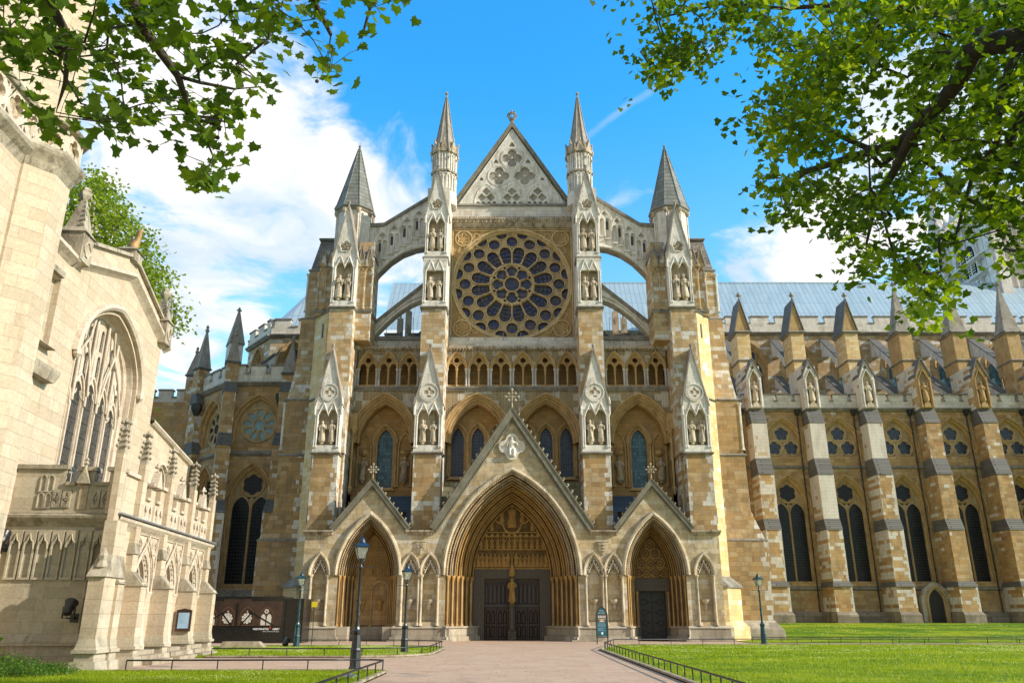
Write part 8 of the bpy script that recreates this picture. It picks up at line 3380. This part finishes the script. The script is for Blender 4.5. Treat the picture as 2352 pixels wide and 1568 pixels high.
for tp in tips:
    c = pos[tp]
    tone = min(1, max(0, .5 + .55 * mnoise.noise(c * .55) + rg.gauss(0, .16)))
    # noise picks the sprays that get the brighter, sunlit colour
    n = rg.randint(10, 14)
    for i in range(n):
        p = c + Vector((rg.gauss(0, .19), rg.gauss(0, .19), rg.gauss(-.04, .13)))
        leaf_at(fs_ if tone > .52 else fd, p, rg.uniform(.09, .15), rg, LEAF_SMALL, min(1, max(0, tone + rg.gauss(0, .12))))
    if rg.random() < .7:
        q = pos[tp] + Vector((rg.gauss(0, .35), rg.gauss(0, .35), rg.gauss(.05, .2)))
        for i in range(4):
            leaf_at(fd, q + Vector((rg.gauss(0, .14), rg.gauss(0, .14), rg.gauss(0, .1))), rg.uniform(.09, .14), rg, LEAF_SMALL, rg.random())
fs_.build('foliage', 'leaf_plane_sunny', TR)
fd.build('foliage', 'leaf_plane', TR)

# --- left plane tree: big near leaves
rg = random.Random(8)
TL = thing('plane_tree', 'plane tree whose large dark leaves hang into the upper left corner', 'tree', (-9.5, -57.0, 0), 0, 'plane trees framing the forecourt')
trunk = MB()
trunk.tube([(-9.5, -57, -.1), (-9.5, -57, .6), (-9.4, -56.9, 3), (-9.0, -56.5, 6), (-8.4, -55.8, 8.6)], [.7, .5, .44, .38, .28], 14)
trunk.build('trunk', 'bark', TL)
polys = [[(-80, -120), (520, -120), (545, 40), (560, 120), (625, 165), (625, 205), (560, 212), (530, 235), (520, 300), (540, 330), (530, 395), (455, 425), (428, 385), (405, 330), (375, 285), (330, 250), (300, 330), (285, 362), (240, 365), (215, 335), (240, 290), (180, 300), (120, 295), (40, 215), (10, 130), (-80, 110)],
         [(560, -120), (960, -120), (915, 38), (885, 58), (860, 30), (830, 60), (885, 125), (860, 150), (790, 140), (735, 182), (728, 140), (700, 120), (700, 90), (640, 100), (600, 110), (555, 70), (570, 10), (535, -10)]]
holes_ = [[(250, 85), (330, 70), (340, 130), (260, 140)], [(230, 195), (280, 185), (285, 240), (240, 245)], [(400, 15), (470, 10), (480, 50), (420, 60)], [(345, 130), (395, 185), (370, 215), (330, 170)], [(430, 225), (500, 250), (470, 275)], [(770, 60), (815, 60), (800, 110), (765, 100)], [(640, 40), (680, 50), (655, 75)], [(120, 20), (165, 30), (140, 80)], [(60, 130), (100, 120), (100, 170)], [(500, 160), (540, 170), (515, 205)]]
tg = []
tries = 0
while len(tg) < 330 and tries < 40000:
    tries += 1
    px, py = rg.uniform(-80, 960), rg.uniform(-120, 430)
    if not in_poly(px, py, polys) or in_poly(px, py, holes_):
        continue
    v = mnoise.noise(Vector((px * .014, py * .014, 1)))
    if v < -.10 and rg.random() < .85:
        continue
    tg.append(at_ray(px, py, rg.uniform(7.6, 10.2)))
for k in range(120):
    tg.append(Vector((rg.uniform(-13, -3), rg.uniform(-60, -53), rg.uniform(8.5, 12))))
limbs = [[(Vector((-8.4, -55.8, 8.5)), .26), (V(100, -420, 9), .12), (V(255, -160, 8.8), .08), (V(300, 0, 8.7), .062), (V(335, 75, 8.7), .052), (V(375, 130, 8.7), .045), (V(408, 175, 8.7), .038), (V(425, 225, 8.7), .028), (V(455, 275, 8.8), .020), (V(490, 360, 8.8), .012)],
         [(V(100, -420, 9), .09), (V(60, -150, 9), .07), (V(110, 0, 9), .05), (V(160, 90, 9), .035), (V(150, 190, 9), .02)],
         [(V(255, -160, 8.8), .07), (V(480, -260, 9.2), .06), (V(640, -120, 9.4), .05), (V(720, 0, 9.4), .035), (V(760, 80, 9.4), .02)],
         [(V(640, -120, 9.4), .035), (V(800, -60, 9.5), .03), (V(850, 20, 9.5), .02), (V(830, 90, 9.5), .012)],
         [(V(408, 175, 8.7), .022), (V(460, 190, 8.7), .018), (V(540, 205, 8.8), .012), (V(600, 200, 8.9), .008)]]
pos, tips = grow_tree(TL, limbs, tg, rg, r_tip=.0032, step=.22, k_rad=.5)
fl = MB()
fl.tone = []
balls = []
for tp in tips:
    c = pos[tp]
    n = rg.randint(4, 6)
    for i in range(n):
        p = c + Vector((rg.gauss(0, .10), rg.gauss(0, .10), rg.gauss(-.02, .08)))
        leaf_at(fl, p, rg.uniform(.07, .125), rg, LEAF_BIG, rg.random() * .8 + .2 * (mnoise.noise(c) + .5), droop=.35)
    if rg.random() < .05:
        balls.append(c)
fl.build('foliage', 'leaf_plane', TL)
for c in balls[:16]:
    q = c + Vector((0, 0, -rg.uniform(.10, .22)))
    b = MB()
    b.lathe(q.x, q.y, [(.003, q.z - .022), (.017, q.z - .014), (.023, q.z), (.017, q.z + .014), (.004, q.z + .022)], 8)
    b.tube([q + Vector((0, 0, .02)), c], .0018, 3)
    b.build('seed_ball', 'seed_ball', TL)

# --- tree behind the parish church
rg = random.Random(5)
TF = thing('broadleaf_tree', 'light green leafy tree rising behind the parish church roof', 'tree', (-32, 3, 0))
b = MB()
b.tube([(-32, 3, 0), (-31.8, 3, 6), (-32, 3.2, 12), (-31.5, 3, 17)], [.6, .45, .35, .15], 10)
b.build('trunk', 'bark', TF)
polys = [[(100, 560), (120, 470), (150, 430), (190, 402), (250, 405), (262, 450), (300, 500), (345, 560), (375, 610), (392, 690), (437, 712), (420, 740), (395, 762), (370, 740), (330, 760), (100, 760)]]
tg = []
while len(tg) < 620:
    px, py = rg.uniform(60, 440), rg.uniform(400, 780)
    if in_poly(px, py, polys):
        tg.append(at_ray(px, py, rg.uniform(58, 68)))
for k in range(60):
    tg.append(Vector((rg.uniform(-42, -30), rg.uniform(-1, 8), rg.uniform(9, 20))))
limbs = [[(Vector((-31.5, 3, 16)), .22), (Vector((-31.5, 3, 19)), .15), (V(210, 480, 63), .06)], [(Vector((-31.8, 3, 11)), .2), (V(330, 680, 62), .12), (V(400, 720, 62), .05)], [(Vector((-31.8, 3, 13)), .18), (V(150, 600, 63), .1)]]
pos, tips = grow_tree(TF, limbs, tg, rg, r_tip=.012, step=1.2, k_rad=.45)
fl = MB()
fl.tone = []
for tp in tips:
    c = pos[tp]
    tone = .5 + .5 * mnoise.noise(c * .35) + rg.gauss(0, .12)
    for i in range(22):
        p = c + Vector((rg.gauss(0, .55), rg.gauss(0, .55), rg.gauss(0, .42)))
        leaf_at(fl, p, rg.uniform(.20, .34), rg, [(0, 0), (.38, .3), (.2, .75), (0, 1), (-.22, .7), (-.36, .3)], min(1, max(0, tone + rg.gauss(0, .15))))
fl.build('foliage', 'leaf_far', TF)

# --- shrubs at the lower left
SH = thing('shrub', 'low spreading green shrub in the flower bed under the church wall', 'shrub', (-14.2, -34.2, 0))
rg = random.Random(9)
fl = MB()
fl.tone = []
st = MB()
for k in range(420):
    a, r = rg.uniform(0, 2 * PI), math.sqrt(rg.random())
    x, y = -14.3 + math.cos(a) * r * 2.0, -33.9 + math.sin(a) * r * 1.5
    h = (.85 - .62 * (x + 16.3) / 4.0) * rg.uniform(.5, 1.1)
    st.tube([(x, y, 0), (x + rg.gauss(0, .05), y + rg.gauss(0, .05), h)], .005, 3)
    for i in range(13):
        leaf_at(fl, Vector((x + rg.gauss(0, .09), y + rg.gauss(0, .09), h * rg.uniform(.35, 1.05))), rg.uniform(.05, .09), rg, [(0, 0), (.3, .35), (0, 1), (-.3, .35)], rg.random() * .6 + .4 * (mnoise.noise(Vector((x * 2, y * 2, 0))) + .5), droop=-.3)
st.build('stem', 'bark', SH)
fl.build('foliage', 'leaf_shrub', SH)
SP = thing('sapling', 'young sapling with a tuft of bright leaves at the left edge', 'sapling', (-14.75, -34.6, 0))
st = MB()
fl = MB()
fl.tone = []
for k in range(9):
    x, y = -14.75 + rg.gauss(0, .10), -34.6 + rg.gauss(0, .1)
    e = Vector((-14.7 + rg.gauss(0, .36), -34.6 + rg.gauss(0, .3), rg.uniform(.8, 1.3)))
    st.tube([(x, y, 0), (x * .6 + e.x * .4, y * .6 + e.y * .4, e.z * .6), tuple(e)], [.012, .009, .004], 4)
    for i in range(13):
        leaf_at(fl, e + Vector((rg.gauss(0, .12), rg.gauss(0, .12), rg.gauss(-.02, .08))), rg.uniform(.07, .13), rg, LEAF_SMALL, rg.uniform(.3, 1))
st.build('stem', 'bark', SP)
fl.build('foliage', 'leaf_shrub', SP)
